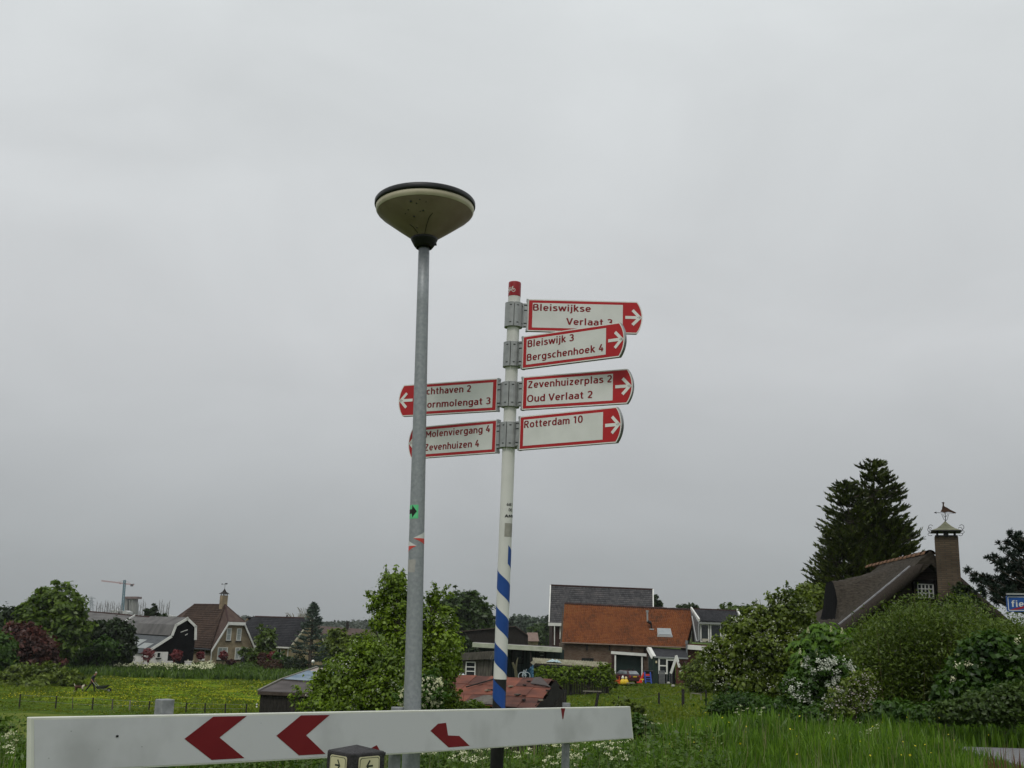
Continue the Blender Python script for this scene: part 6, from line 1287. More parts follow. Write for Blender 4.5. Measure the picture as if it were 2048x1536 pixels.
for (px, Yt_, lab, sp) in ((590, 172, 'leafless shrub behind the dark grey roof, left of the cedar', 26), (610, 175, 'taller leafless crown touching the cedar top', 22)):
    b0 = U(px, 1290, Yt_); g_ = thing('bare_tree', lab, 'tree', (b0.x, Yt_, tz(b0.x, Yt_))); m_ = MB(); tp_ = U(px, 1215 if px > 600 else 1226, Yt_); k = ppm(Yt_)
    m_.tube([(b0.x, Yt_, tz(b0.x, Yt_)), (b0.x, Yt_, tp_.z - 2)], [.2, .08], 5)
    for j in range(70): a = r_.uniform(0, 6.28); L = sp / k * r_.uniform(.2, 1); z0 = tp_.z - r_.uniform(1.6, 4); m_.bar((b0.x, Yt_, z0), (b0.x + math.cos(a) * L, Yt_ + math.sin(a) * L, min(tp_.z, z0 + L * .8 + 1)), .035)
    m_.build('branches', mk('olive_twig', (.12, .11, .06), (.2, .18, .1), 1, .9), g_, world=True)

# ---- far wooded horizon
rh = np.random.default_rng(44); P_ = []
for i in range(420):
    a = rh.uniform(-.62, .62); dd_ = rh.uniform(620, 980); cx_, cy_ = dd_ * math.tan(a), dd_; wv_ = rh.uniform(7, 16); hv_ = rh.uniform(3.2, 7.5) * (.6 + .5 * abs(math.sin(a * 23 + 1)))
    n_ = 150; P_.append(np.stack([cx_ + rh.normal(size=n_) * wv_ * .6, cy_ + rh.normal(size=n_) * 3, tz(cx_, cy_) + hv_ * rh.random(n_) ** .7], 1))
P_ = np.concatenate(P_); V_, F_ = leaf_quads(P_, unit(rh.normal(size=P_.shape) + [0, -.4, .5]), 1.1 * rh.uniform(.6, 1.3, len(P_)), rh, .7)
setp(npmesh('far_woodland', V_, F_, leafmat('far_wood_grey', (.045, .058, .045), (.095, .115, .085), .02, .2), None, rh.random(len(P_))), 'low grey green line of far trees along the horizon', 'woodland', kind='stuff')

# ---- centre: hawthorn with its young top, blossom, viburnum
g_, bl = tree('hawthorn_tree', 'tall loose green hawthorn rising behind the lamp pole', 'tree', 28, [(788, 1172, 30, 26), (762, 1200, 22, 22), (806, 1205, 28, 28), (868, 1195, 14, 16), (772, 1236, 26, 26), (835, 1238, 34, 34), (886, 1240, 24, 26), (818, 1282, 44, 34), (885, 1290, 34, 36), (858, 1330, 44, 34), (792, 1158, 14, 12)], 17000, .046, LM['hawthorn'], 81, .10, per=14, clump=.20, inner=.35, asp=.6)
blossom('blossom', bl, 60, 7, .022, LM['blossom'], g_, 82, zr=(-.9, .5))
tw = MB(); rq = random.Random(5); tips = []
for (a, b_) in (((780, 1160), (770, 1136)), ((790, 1155), (792, 1133)), ((800, 1160), (806, 1140)), ((745, 1195), (733, 1184)), ((752, 1215), (736, 1222)), ((880, 1190), (898, 1172)), ((765, 1245), (744, 1262)), ((872, 1186), (868, 1166)), ((755, 1240), (738, 1250)), ((893, 1195), (905, 1188))):
    p, q = U(*a, 28), U(*b_, 28); tw.tube([p, p.lerp(q, .5) + Vector((.01, 0, .02)), q], [.010, .006, .003], 5)
    for t_ in np.linspace(.15, 1, 9): tips.append(p.lerp(q, t_))
tw.build('twigs', bark, g_, world=True)['kind'] = 'stuff'
rr = np.random.default_rng(3); tp = np.repeat(np.array([list(t_) for t_ in tips]), 5, 0) + rr.normal(size=(len(tips) * 5, 3)) * .035; V_, F_ = leaf_quads(tp, unit(rr.normal(size=tp.shape) + [0, -.3, .5]), .05 * rr.uniform(.6, 1.2, len(tp)), rr, .6)
npmesh('tip_leaves', V_ - np.array(g_.location), F_, LM['hawthorn'], g_, rr.random(len(tp)))['kind'] = 'stuff'
g_, bl = tree('hawthorn_bush', 'dense hawthorn bush in flower covering the right half of the tarred shed', 'shrub', 26, [(738, 1335, 40, 34), (690, 1352, 40, 34), (655, 1385, 38, 30), (760, 1380, 60, 40), (700, 1400, 60, 34), (730, 1300, 30, 24), (800, 1400, 50, 34), (640, 1352, 16, 14), (775, 1330, 34, 30)], 19000, .046, LM['hawthorn'], 83, .09, per=16, clump=.18, inner=.3, asp=.6)
blossom('blossom', bl, 90, 6, .020, LM['blossom'], g_, 84)
g_, bl = tree('young_shoots', 'low sapling with loose shoots before the tarred shed wall', 'shrub', 24.5, [(592, 1395, 10, 22), (610, 1415, 18, 18), (583, 1405, 7, 14), (640, 1415, 24, 16)], 700, .045, LM['hawthorn'], 85, .02, per=10, clump=.2)
g_, bl = tree('climbing_shrub', 'dark green shrub hanging over the left end of the rusty roof', 'shrub', 30, [(880, 1350, 28, 40), (900, 1400, 24, 26), (860, 1405, 50, 34), (912, 1330, 14, 20), (930, 1412, 34, 10), (968, 1417, 16, 6), (893, 1300, 26, 30)], 9000, .055, LM['hawthorn'], 86, .08, per=18, clump=.16)
g_, bl = tree('snowball_bush', 'guelder rose bush with cream flower balls, either side of the lamp pole foot', 'shrub', 23, [(860, 1382, 26, 34), (838, 1395, 38, 28), (868, 1400, 18, 24)], 3500, .045, LM['elder'], 87, .05, per=14)
blossom('flower_balls', bl, 130, 22, .016, LM['cream'], g_, 88, lo=.95, hi=1.1, spread=.017, zr=(-.9, 1))
# ---- right side
g_, bl = tree('flowering_hawthorn', 'big spreading hawthorn with white blossom hiding the extension', 'tree', 31, [(1545, 1235, 46, 34), (1500, 1262, 48, 36), (1590, 1225, 36, 36), (1470, 1300, 44, 38), (1545, 1300, 70, 48), (1440, 1350, 34, 34), (1500, 1365, 60, 44), (1570, 1370, 60, 46), (1600, 1275, 46, 40), (1425, 1320, 20, 20), (1560, 1205, 24, 18)], 34000, .058, LM['hawthorn2'], 91, .14, per=20, clump=.13, inner=.3, asp=.6)
blossom('blossom', bl, 520, 5, .020, LM['blossom'], g_, 92, lo=.93, hi=1.08)
tw = MB(); tips = []
for (a, b_) in (((1570, 1195), (1574, 1166)), ((1572, 1190), (1584, 1176)), ((1545, 1205), (1534, 1186)), ((1520, 1225), (1512, 1204)), ((1590, 1200), (1604, 1180)), ((1495, 1235), (1484, 1212)), ((1560, 1195), (1556, 1178)), ((1610, 1200), (1622, 1184)), ((1420, 1300), (1408, 1296)), ((1470, 1250), (1460, 1236))):
    p, q = U(*a, 31), U(*b_, 31); tw.tube([p, p.lerp(q, .5) + Vector((.01, 0, .02)), q], [.010, .006, .003], 5)
    for t_ in np.linspace(.1, 1, 8): tips.append(p.lerp(q, t_))
tw.build('twigs', bark, g_, world=True)['kind'] = 'stuff'
tp = np.repeat(np.array([list(t_) for t_ in tips]), 4, 0) + rr.normal(size=(len(tips) * 4, 3)) * .04; V_, F_ = leaf_quads(tp, unit(rr.normal(size=tp.shape) + [0, -.3, .5]), .055 * rr.uniform(.6, 1.2, len(tp)), rr, .6)
npmesh('tip_leaves', V_ - np.array(g_.location), F_, LM['hawthorn2'], g_, rr.random(len(tp)))['kind'] = 'stuff'
g_, bl = tree('yellowish_tree', 'yellow green tree between the big hawthorn and the thatched house', 'tree', 50, [(1625, 1200, 34, 34), (1650, 1225, 30, 30), (1600, 1215, 26, 26), (1610, 1190, 18, 20)], 7000, .10, LM['hawthorn2'], 93, .15)
# horse chestnut: large leaves of several leaflets
bl = pblobs([(1660, 1283, 42, 28), (1625, 1312, 38, 28), (1696, 1296, 34, 30), (1604, 1350, 24, 26), (1660, 1328, 40, 26), (1645, 1262, 30, 14)], 24); bx = bl[0][0].x
g_ = thing('horse_chestnut', 'bright green young horse chestnut with upright flower candles', 'tree', (bx, 24, tz(bx, 24))); limbs('trunk', (bx, 24, tz(bx, 24)), bl, .07, bark, g_, 94)
r9 = np.random.default_rng(94); p, o_, ci, tcn = crown_points(bl, 2300, r9, 4, .16, .2); V_, F_, T_ = [], [], []; k = 0
for i in range(len(p)):
    c = p[i]; n_ = unit(np.array([o_[i][0] * .5, o_[i][1] * .5 - .25, .7]) + r9.normal(size=3) * .2); t_ = unit(np.cross(n_, [0, 0, 1.]) + .01); b_ = np.cross(n_, t_); a0 = r9.uniform(0, 6.28); tt = r9.random()
    for j in range(6):
        a = a0 + (j - 2.5) * .62; d_ = t_ * math.cos(a) + b_ * math.sin(a); e_ = np.cross(n_, d_); L = .10 * r9.uniform(.8, 1.15); dr_ = np.array([0, 0, -.03])
        V_ += [c, c + d_ * L * .65 + e_ * L * .21, c + d_ * L + dr_, c + d_ * L * .65 - e_ * L * .21]; F_.append((k, k + 1, k + 2, k + 3)); T_.append(tt); k += 4
npmesh('crown', np.array(V_) - np.array(g_.location), np.array(F_), LM['chestnut'], g_, np.array(T_))
for i, (px, py) in enumerate(((1600, 1303), (1633, 1306), (1603, 1328), (1616, 1260), (1684, 1262), (1662, 1258))):
    c = U(px, py, 23.4); n_ = 60; h_ = rr.random(n_); aa = rr.uniform(0, 6.28, n_); rad = .028 * (1 - h_ * .7); pts = np.stack([c.x + rad * np.cos(aa), c.y + rad * np.sin(aa), c.z - .06 + h_ * .13], 1); V_, F_ = leaf_quads(pts, unit(rr.normal(size=pts.shape)), .012 * np.ones(n_), rr, .9); npmesh('flower_candle', V_ - np.array(g_.location), F_, LM['cream'], g_, rr.random(n_))
g_, bl = tree('lilac_bush', 'dark leaved bush with white flower clusters below the horse chestnut', 'shrub', 21, [(1645, 1345, 40, 40), (1600, 1380, 36, 30), (1680, 1360, 30, 40), (1640, 1400, 40, 26)], 6500, .05, LM['elder'], 95, .05)
blossom('flower_clusters', bl, 95, 26, .017, LM['lilac'], g_, 96, lo=.95, hi=1.1, spread=.028, zr=(-.9, .8))
g_, bl = tree('pink_flowered_shrub', 'shrub with small pinkish white flowers at the willow foot', 'shrub', 18.5, [(1700, 1395, 40, 30), (1680, 1420, 36, 20), (1725, 1370, 26, 26)], 2600, .035, LM['hawthorn2'], 97, .03)
blossom('small_flowers', bl, 150, 3, .014, leafmat('pinkish_petal', (.38, .33, .30), (.58, .52, .48), 2, .2), g_, 98)
# willow: many thin upright stems with narrow leaves
def willow(name, label, cat, px0, px1, tops, Yw, nst, seed, mat, leaf=.046, asp=.32, base_py=1440, dens=22, spread=2.1):
    r = np.random.default_rng(seed); bx = U((px0 + px1) / 2, base_py, Yw).x; gz_ = tz(bx, Yw); g_ = thing(name, label, cat, (bx, Yw, gz_)); m_ = MB(); P_ = []
    xs_, ys_ = zip(*tops)
    for i in range(nst):
        yy = Yw + r.uniform(-spread, spread); px = r.uniform(px0, px1); tpy = np.interp(px, xs_, ys_) + (abs(r.normal()) * 46 * (1 if r.random() < .7 else 2.6) if r.random() > .05 else -r.uniform(4, 26)); tpz = U(px, tpy, yy); cxp = (px0 + px1) / 2
        b0 = U(cxp + (px - cxp) * .72, base_py, yy); b0.z = tz(b0.x, yy); mid = b0.lerp(tpz, .5) + Vector((0, 0, .1)); pts = [b0, mid, tpz]
        if i % 4 == 0: m_.tube(pts, [.014, .009, .003], 4, cap=False)
        L = (tpz - b0).length; n_ = max(2, int(dens * L)); t_ = r.random(n_) ** .7
        q = np.array([list(b0.lerp(tpz, a)) for a in t_]) + r.normal(size=(n_, 3)) * np.array([.15, .15, .07]) ; P_.append(q)
    m_.build('stems', mk('willow_stem', (.07, .065, .025), (.13, .115, .05), 3, .8), g_, world=True)['kind'] = 'stuff'
    P_ = np.concatenate(P_); n_ = len(P_); V_, F_ = leaf_quads(P_, unit(r.normal(size=(n_, 3)) + np.array([0, -.2, .7])), leaf * r.uniform(.6, 1.3, n_), r, asp)
    npmesh('foliage', V_ - np.array(g_.location), F_, mat, g_, r.random(n_)); return g_
willow('willow_thicket', 'broad olive willow thicket in front of the thatched house', 'shrub', 1680, 1960, [(1680, 1330), (1705, 1275), (1735, 1240), (1770, 1222), (1800, 1216), (1830, 1200), (1870, 1208), (1910, 1205), (1960, 1222)], 23.5, 900, 101, LM['willow'], dens=62)
willow('willow_thicket', 'willow thicket continuing under the blue sign to the right edge', 'shrub', 1930, 2120, [(1930, 1225), (1975, 1232), (2010, 1245), (2048, 1240), (2120, 1240)], 22, 620, 102, LM['willow'], dens=62)
tree('elder_bush', 'dark green elder at the right edge before the willow', 'shrub', 19, [(1990, 1310, 60, 40), (1930, 1350, 44, 30), (2030, 1360, 60, 50), (1960, 1385, 70, 34), (1900, 1390, 34, 24)], 15000, .055, LM['elder'], 103, .06, per=20, clump=.12, asp=.6)
blossom('elder_flowers', pblobs([(1990, 1310, 60, 40), (1930, 1350, 44, 30)], 19), 7, 40, .016, LM['cream'], thing('elder_flower_heads', 'few flat cream flower heads on the dark elder', 'flowers', U(1960, 1330, 19)), 104, spread=.03)['kind'] = 'stuff'
tree('bramble_bush', 'lower leafy bramble along the path edge at the right', 'shrub', 16.8, [(1905, 1425, 44, 20), (1960, 1415, 50, 26), (2015, 1410, 50, 34), (2060, 1400, 40, 40)], 12000, .034, LM['bramble'], 105, .006, per=16, clump=.14, asp=.6)
tree('bramble_bush', 'small dark bramble just right of the white barrier end', 'shrub', 15.5, [(1290, 1468, 26, 28), (1272, 1450, 16, 18), (1312, 1488, 22, 22), (1262, 1490, 20, 22)], 3800, .030, LM['elder'], 106, .006, per=14, clump=.16, asp=.6)
tree('ivy_bush', 'dark ivy mound on the roof slope right of the chimney', 'shrub', 36.6, [(1925, 1195, 22, 24), (1945, 1212, 22, 18), (1910, 1215, 26, 18)], 3500, .07, LM['darkgreen'], 107, .05)
conifer('cypress', 'tall dark conifer with ragged upswept tips behind the thatched house', 56, 1745, 922, 130, 360, LM['conifer'], 111, droop=.02, leaf=.16, npl=56, latw=.055, tipup=.75, trad=.3, low=.02, shape=.37, flat=.5, upsw=.24, tops=[(0, 1, .74), (-1.5, .91, .78), (.7, .94, .72), (-2.0, .74, .80), (1.0, .76, .82), (-.6, .82, .98)])
# pine at the right edge: needle tufts on upswept branches
g_ = thing('pine_tree', 'dark pine with tufted branches at the right edge behind the blue sign', 'tree', (U(2120, 1300, 34).x, 34, tz(17.9, 34))); m_ = MB(); P_ = []; tk = Vector(g_.location); rp_ = np.random.default_rng(12)
tpz = U(2120, 1030, 34).z; m_.tube([tk, (tk.x, 34, tk.z + 3), (tk.x, 34, tpz)], [.22, .18, .05], 8)
ends = [(1937, 1146), (1948, 1160), (1955, 1178), (1973, 1172), (1968, 1152), (1985, 1112), (1992, 1125), (2003, 1088), (2012, 1100), (2024, 1066), (2030, 1080), (2045, 1072), (1978, 1192), (1995, 1195), (2000, 1150), (2015, 1140), (2020, 1120), (2010, 1168), (2030, 1150), (2040, 1110), (2030, 1178), (1990, 1160), (2045, 1140), (2048, 1170), (2060, 1060), (2070, 1050), (2080, 1090), (2090, 1130), (2090, 1170), (1985, 1175), (2020, 1188), (2045, 1190), (2075, 1110), (2035, 1095), (1962, 1165), (1998, 1138), (2008, 1182)]
for (px, py) in ends * 2:
    yy = 34 + rp_.uniform(-1.3, 1.3); e = U(px + rp_.uniform(-8, 8), py + rp_.uniform(-6, 6), yy); s0_ = Vector((tk.x, 34, e.z - .25 * abs(tk.x - e.x))); m_.tube([s0_, s0_.lerp(e, .6) + Vector((0, 0, -.12)), e], [.06, .03, .012], 5)
    for t_ in (1, .93, .84, .72, .6, .45):
        c = s0_.lerp(e, t_) + Vector((0, 0, -.10 * (1 - abs(t_ * 2 - 1)))); n_ = 44 if t_ > .8 else 30; d_ = unit(rp_.normal(size=(n_, 3)) + np.array([-.35, 0, .55])); P_.append((np.array(c) + rp_.normal(size=3) * .07, d_))
m_.build('trunk', bark, g_, world=True)
V_, F_ = [], []; k = 0
for c, d_ in P_:
    for dd in d_: b_ = unit(np.cross(dd, rp_.normal(size=3))) * .016; a = c + dd * .02; e = c + dd * rp_.uniform(.10, .17); V_ += [a - b_, a + b_, e + b_ * .5, e - b_ * .5]; F_.append((k, k + 1, k + 2, k + 3)); k += 4
npmesh('crown', np.array(V_) - np.array(g_.location), np.array(F_), LM['pine'], g_, rp_.random(len(F_)))
for i, (px, py, rx, ry, yy, lab) in enumerate(((1480, 1412, 60, 20, 26, 'dark undergrowth at the foot of the flowering hawthorn, left half'), (1570, 1425, 60, 22, 23, 'dark undergrowth at the foot of the flowering hawthorn, right half'), (1770, 1432, 62, 24, 19.5, 'dark nettles under the willow thicket'), (1850, 1436, 50, 22, 18.5, 'nettles between the willow thicket and the bramble'), (1650, 1440, 60, 18, 18.8, 'nettles below the white flowered bush'))):
    bl = pblobs([(px, py, rx, ry), (px - rx * .5, py + 4, rx * .5, ry * .8), (px + rx * .5, py - 3, rx * .5, ry * .9)], yy); g_ = thing('nettle_patch', lab, 'undergrowth', (bl[0][0].x, yy, tz(bl[0][0].x, yy))); crown('foliage', bl, 5200, .045, LM['elder'], g_, 300 + i, per=12, clump=.2)
# climbers on the canopy
cb = pblobs([(1085, 1345, 22, 12), (1125, 1350, 26, 14), (1165, 1348, 26, 14), (1205, 1352, 22, 22), (1110, 1365, 20, 10), (1215, 1340, 12, 12)], 93.6, .35)
g_ = thing('climbing_plant', 'green climber hanging under the corrugated canopy', 'climber', (cb[2][0].x, 93.6, tz(cb[2][0].x, 93.6))); limbs('stems', g_.location, cb, .04, bark, g_, 5); crown('foliage', cb, 5200, .13, LM['hawthorn'], g_, 120, per=12)
tree('garden_bush', 'bush right of the climber beside the parked car', 'shrub', 98, [(1212, 1362, 14, 14), (1222, 1368, 12, 10)], 1600, .12, LM['hawthorn2'], 121, .04)
tree('garden_bush', 'dark bush right of the leaning white beams', 'shrub', 100, [(1385, 1350, 30, 22), (1410, 1335, 26, 26), (1400, 1368, 34, 14), (1425, 1350, 22, 30)], 6000, .13, LM['hawthorn2'], 122, .06)
tree('reddish_shrub', 'rust leaved shrub beside the farmhouse porch', 'shrub', 108, [(1368, 1332, 9, 12), (1374, 1345, 8, 10)], 900, .12, LM['red'], 123, .04)
tree('rough_bush', 'loose scrub above the right end of the white barrier', 'shrub', 52, [(1250, 1408, 20, 10), (1275, 1416, 16, 8)], 1200, .09, LM['hawthorn2'], 124, .03)
g_, bl = tree('garden_scrub', 'green growth around the plank shed under the dark barn', 'shrub', 80, [(905, 1340, 18, 22), (920, 1365, 20, 14)], 2200, .12, LM['elder'], 125, .04)

# ---- grasses and herbs
def blades(name, label, pts, h, wd, mat, seed, lean=.35, cat='grass', curve=.5):
    r = np.random.default_rng(seed); n_ = len(pts); a = r.uniform(0, 6.283, n_); sx_ = np.stack([np.cos(a), np.sin(a), np.zeros(n_)], 1); la = r.uniform(0, 6.283, n_); ld = np.stack([np.cos(la), np.sin(la), np.zeros(n_)], 1) * (np.abs(r.normal(size=n_)) * lean)[:, None]
    upv = np.array([0, 0, 1.]); h = h[:, None]; w_ = wd[:, None] / 2; p = pts
    m1 = p + upv * h * .55 + ld * h * .25; m2 = p + upv * h * (1 - .12 * np.linalg.norm(ld, axis=1, keepdims=True)) + ld * h * (.25 + curve)
    V_ = np.stack([p - sx_ * w_, p + sx_ * w_, m1 + sx_ * w_ * .8, m1 - sx_ * w_ * .8, m2 + sx_ * w_ * .15, m2 - sx_ * w_ * .15], 1).reshape(-1, 3)
    i6 = np.arange(n_)[:, None] * 6; F_ = np.concatenate([i6 + [0, 1, 2, 3], i6 + [3, 2, 4, 5]], 1).reshape(-1, 4)
    o = npmesh(name, V_, F_, mat, None, np.repeat(r.random(n_), 2)); setp(o, label, cat, kind='stuff'); return o
def scatter(n_, y0_, y1_, xf0, xf1, seed, pw=1.0, cond=None):
    r = np.random.default_rng(seed); y = y0_ + (y1_ - y0_) * r.random(n_) ** pw; x = y * r.uniform(xf0, xf1, n_)
    if cond is not None: k_ = cond(x, y); x, y = x[k_], y[k_]
    return np.stack([x, y, terrain(x, y)], 1)
def patchy(p, s_, ph=0): return .5 + .5 * np.sin(p[:, 0] * s_ + ph + 1.3 * np.sin(p[:, 1] * s_ * .7)) * np.cos(p[:, 1] * s_ * .8 + ph)
notroad = lambda x, y: ~((x > 6.5) & (y > 13.2) & (y < 16.5))
rg = np.random.default_rng(77)
p = scatter(78000, 8.0, 19, -.56, .56, 201, 1.0, notroad); hh = (.15 + .27 * patchy(p, .8) * patchy(p, 2.3, 2)) * rg.uniform(.6, 1.35, len(p)); hh *= np.where((p[:, 0] > 5.8) & (p[:, 1] < 14), .62, 1)
blades('verge_grass', 'long fresh green grass on the dike crest in the foreground', p, hh, .012 + .008 * rg.random(len(p)), LM['grass'], 202)
p = scatter(1500, 8.2, 17, -.56, .56, 203, 1.0, notroad); blades('seeding_grass', 'tall pale seed stalks standing above the verge grass', p, rg.uniform(.35, .62, len(p)) * np.where(p[:, 0] > 6, .7, 1), np.full(len(p), .006), LM['dry'], 204, lean=.2)
p = scatter(52000, 15, 62, -.56, .56, 205, 1.3, lambda x, y: notroad(x, y) & ~((x < -.15 * y) & (y > 34))); blades('slope_grass', 'coarser grass on the dike slope and paddock', p, rg.uniform(.12, .38, len(p)) * (.5 + patchy(p, .35)), .012 + .0016 * p[:, 1] * rg.uniform(.6, 1.3, len(p)), LM['grass'], 206)
p = scatter(60000, 60, 128, -.56, .38, 207, 1.1, lambda x, y: ~((y < 74) & (x < -14))); blades('pasture_grass', 'short pasture grass in the field beyond the wire fence', p, rg.uniform(.07, .20, len(p)) * (.5 + patchy(p, .2)), .0020 * p[:, 1] * rg.uniform(.6, 1.4, len(p)), LM['pasture'], 208)
p = scatter(16000, 118, 146, -.5, -.12, 209); blades('rough_grass', 'tall rough grass strip between the pasture and the houses', p, rg.uniform(.3, .85, len(p)), .28 * rg.uniform(.6, 1.3, len(p)), LM['herb'], 210)
def flowers(name, label, p, zoff, size, mat, seed, per=1, spread=.05, cat='flowers', up_=1.0):
    r = np.random.default_rng(seed); q = np.repeat(p + np.array([0, 0, 1.]) * zoff[:, None], per, 0) + r.normal(size=(len(p) * per, 3)) * spread * np.array([1, 1, .22]); V_, F_ = leaf_quads(q, unit(r.normal(size=q.shape) * .45 + np.array([0, -.25, up_])), size * r.uniform(.6, 1.3, len(q)), r, .85)
    o = npmesh(name, V_, F_, mat, None, r.random(len(q))); setp(o, label, cat, kind='stuff'); return o
p = scatter(6000, 80, 122, -.46, -.03, 211, 1.0, lambda x, y: (np.sin(x * .45 + 2 * np.sin(y * .11)) + .8 * np.sin(y * .35 + x * .13) + rg.normal(size=len(x)) * .5 + np.clip((x + 40) / 14, -2, .5) > .1)); flowers('buttercups', 'yellow buttercups spread in drifts over the pasture', p, rg.uniform(.06, .16, len(p)), .040, LM['yellow'], 212)
p = scatter(90, 11, 17, 0, .55, 213, 1.0, notroad); flowers('verge_buttercups', 'few single buttercups in the verge grass', p, rg.uniform(.25, .5, len(p)), .013, LM['yellow'], 214)
# cow parsley: stems, leaves and flat umbels
def parsley(name, label, p, hgt, um, seed, mat=LM['cream'], leafn=26, leafs=.03):
    r = np.random.default_rng(seed); n_ = len(p); g_ = thing(name, label, 'wild flowers', (0, 0, 0)); g_['kind'] = 'stuff'
    U_, St, Lf = [], [], []
    for i in range(n_):
        h = hgt[i]
        for j in range(r.integers(2, 6)):
            e = p[i] + np.array([r.normal() * .09 * h * 2, r.normal() * .09 * h * 2, h * r.uniform(.75, 1.05)]); St.append((p[i], e)); k_ = um[1]
            U_.append(e + np.stack([r.normal(size=k_) * um[0], r.normal(size=k_) * um[0], r.normal(size=k_) * um[0] * .40], 1))
        t_ = r.random(leafn) ** .8; Lf.append(p[i] + np.stack([r.normal(size=leafn) * .12 * h, r.normal(size=leafn) * .12 * h, t_ * h * .8], 1))
    U_ = np.concatenate(U_); V_, F_ = leaf_quads(U_, unit(r.normal(size=U_.shape) * .5 + np.array([0, -.3, 1])), um[2] * r.uniform(.6, 1.3, len(U_)), r, .9); npmesh('flower_heads', V_, F_, mat, g_, r.random(len(U_)))['kind'] = 'stuff'
    Lf = np.concatenate(Lf); V_, F_ = leaf_quads(Lf, unit(r.normal(size=Lf.shape) * .6 + np.array([0, 0, .8])), leafs * r.uniform(.6, 1.3, len(Lf)), r, .5); npmesh('leaves', V_, F_, LM['herb'], g_, r.random(len(Lf)))['kind'] = 'stuff'
    a = np.array([s_[0] for s_ in St]); b_ = np.array([s_[1] for s_ in St]); w_ = np.array([um[0] * .12 + .002, 0, 0]); V_ = np.stack([a - w_, a + w_, b_ + w_ * .6, b_ - w_ * .6], 1).reshape(-1, 3); npmesh('stalks', V_, np.arange(len(V_)).reshape(-1, 4), LM['herb'], g_, r.random(len(a)))['kind'] = 'stuff'; return g_
p = scatter(75, 10.0, 12.2, -.30, .13, 221); parsley('cow_parsley', 'white flowering cow parsley behind and below the white barrier', p, rg.uniform(.40, .60, len(p)), (.016, 18, .0065), 222)
p = scatter(9, 9.6, 11.2, -.52, -.44, 223); parsley('cow_parsley', 'cow parsley left of the white barrier end', p, rg.uniform(.35, .50, len(p)), (.016, 18, .007), 224)
p = scatter(10, 12.5, 17.0, .12, .5, 225, 1, notroad); parsley('cow_parsley', 'scattered cow parsley in the verge right of the barrier', p, rg.uniform(.35, .6, len(p)), (.014, 16, .006), 226)
p = scatter(95, 128, 139, -.37, -.27, 227); parsley('cow_parsley', 'pale band of cow parsley between the pasture and the black barn', p, rg.uniform(.6, 1.0, len(p)), (.16, 9, .075), 228, leafn=10, leafs=.16)
p = scatter(2400, 9.0, 12.6, -.56, .2, 229); 
r = np.random.default_rng(5); q = np.repeat(p, 12, 0); hh = r.random(len(q)); q = q + np.stack([r.normal(size=len(q)) * .07, r.normal(size=len(q)) * .07, hh * .42 * (.4 + patchy(q, 1.7))], 1); V_, F_ = leaf_quads(q, unit(r.normal(size=q.shape) * .6 + np.array([0, 0, .9])), .026 * r.uniform(.5, 1.4, len(q)), r, .5); setp(npmesh('ground_herbs', V_, F_, LM['herb'], None, r.random(len(q))), 'mixed nettles and herbs on the crest behind the barrier', 'ground cover', kind='stuff')
tree('nettle_clump', 'dark weedy bush at the bottom left corner', 'shrub', 13.5, [(10, 1500, 40, 26), (40, 1520, 34, 22), (-10, 1460, 26, 20), (70, 1530, 20, 16)], 4200, .034, LM['herb'], 131, .01, per=16)
p = scatter(3000, 10, 12.6, .44, .56, 231); blades('dock_stems', 'reddish dock stems in the grass by the cycle path', p[:220], rg.uniform(.3, .5, 220), np.full(220, .014), leafmat('dock_stem', (.10, .035, .02), (.16, .07, .04), 2, .2), 232, lean=.15)

# ================================================================== SMALL THINGS
# ---- wire fence on the left
wf = thing('wire_fence', 'low wire fence on thin wooden posts along the pasture', 'fence', (U(260, 1420, 77).x, 77, tz(-25, 77))); tops = []
for i, (px, tpy, ln_) in enumerate(((38, 1388, 3), (110.7, 1391, 3), (145.6, 1394, 0), (184.6, 1395, 2), (224.6, 1398, 1), (259.4, 1400, 1), (297.4, 1402, 2), (335.3, 1403, 1), (372.2, 1405, 1), (410.5, 1406, 0), (451, 1407, 0), (493, 1408, 0))):
    q = U(px, 1420, 77); gz_ = tz(q.x, 77); tp_ = U(px + ln_, tpy, 77); m_ = MB(); pale = i == 5; m_.tube([(q.x, 77, gz_ - .2), tp_], [.055 if i != 2 else .035, .05 if i != 2 else .03], 6); o = m_.build('post', MATS['pale_board'] if pale else (wood_grey if i in (2, 4) else wood_dark), wf, world=True); tops.append((q, gz_, tp_))
    if pale: o['label'] = 'pale newer post'
m_ = MB()
for f_ in (.92, .5):
    for a, b_ in zip(tops[:-1], tops[1:]): pa = Vector((a[0].x, 77, a[1])).lerp(a[2], f_); pb = Vector((b_[0].x, 77, b_[1])).lerp(b_[2], f_); m_.bar(pa, pb, .012)
m_.build('wire', galv2, wf, world=True)['kind'] = 'stuff'
# ---- paddock fence on the right
pf = thing('paddock_fence', 'sagging wire fence with two dark posts below the farmhouse lawn', 'fence', (U(1340, 1405, 84).x, 84, tz(13, 84))); tops = []
for (px, tpy, r__) in ((1237, 1392, .05), (1318, 1385, .08), (1366, 1378, .12), (1412, 1380, .07)):
    q = U(px, 1405, 84); gz_ = tz(q.x, 84); tp_ = U(px, tpy, 84); m_ = MB(); m_.tube([(q.x, 84, gz_ - .2), tp_], [r__, r__ * .9], 6); m_.build('post', wood_dark, pf, world=True); tops.append(tp_)
m_ = MB()
for a, b_ in zip(tops[:-1], tops[1:]): m_.bar(a - Vector((0, 0, .1)), a.lerp(b_, .5) - Vector((0, 0, .32)), .018); m_.bar(a.lerp(b_, .5) - Vector((0, 0, .32)), b_ - Vector((0, 0, .1)), .018)
m_.build('wire', wood_grey, pf, world=True)['kind'] = 'stuff'
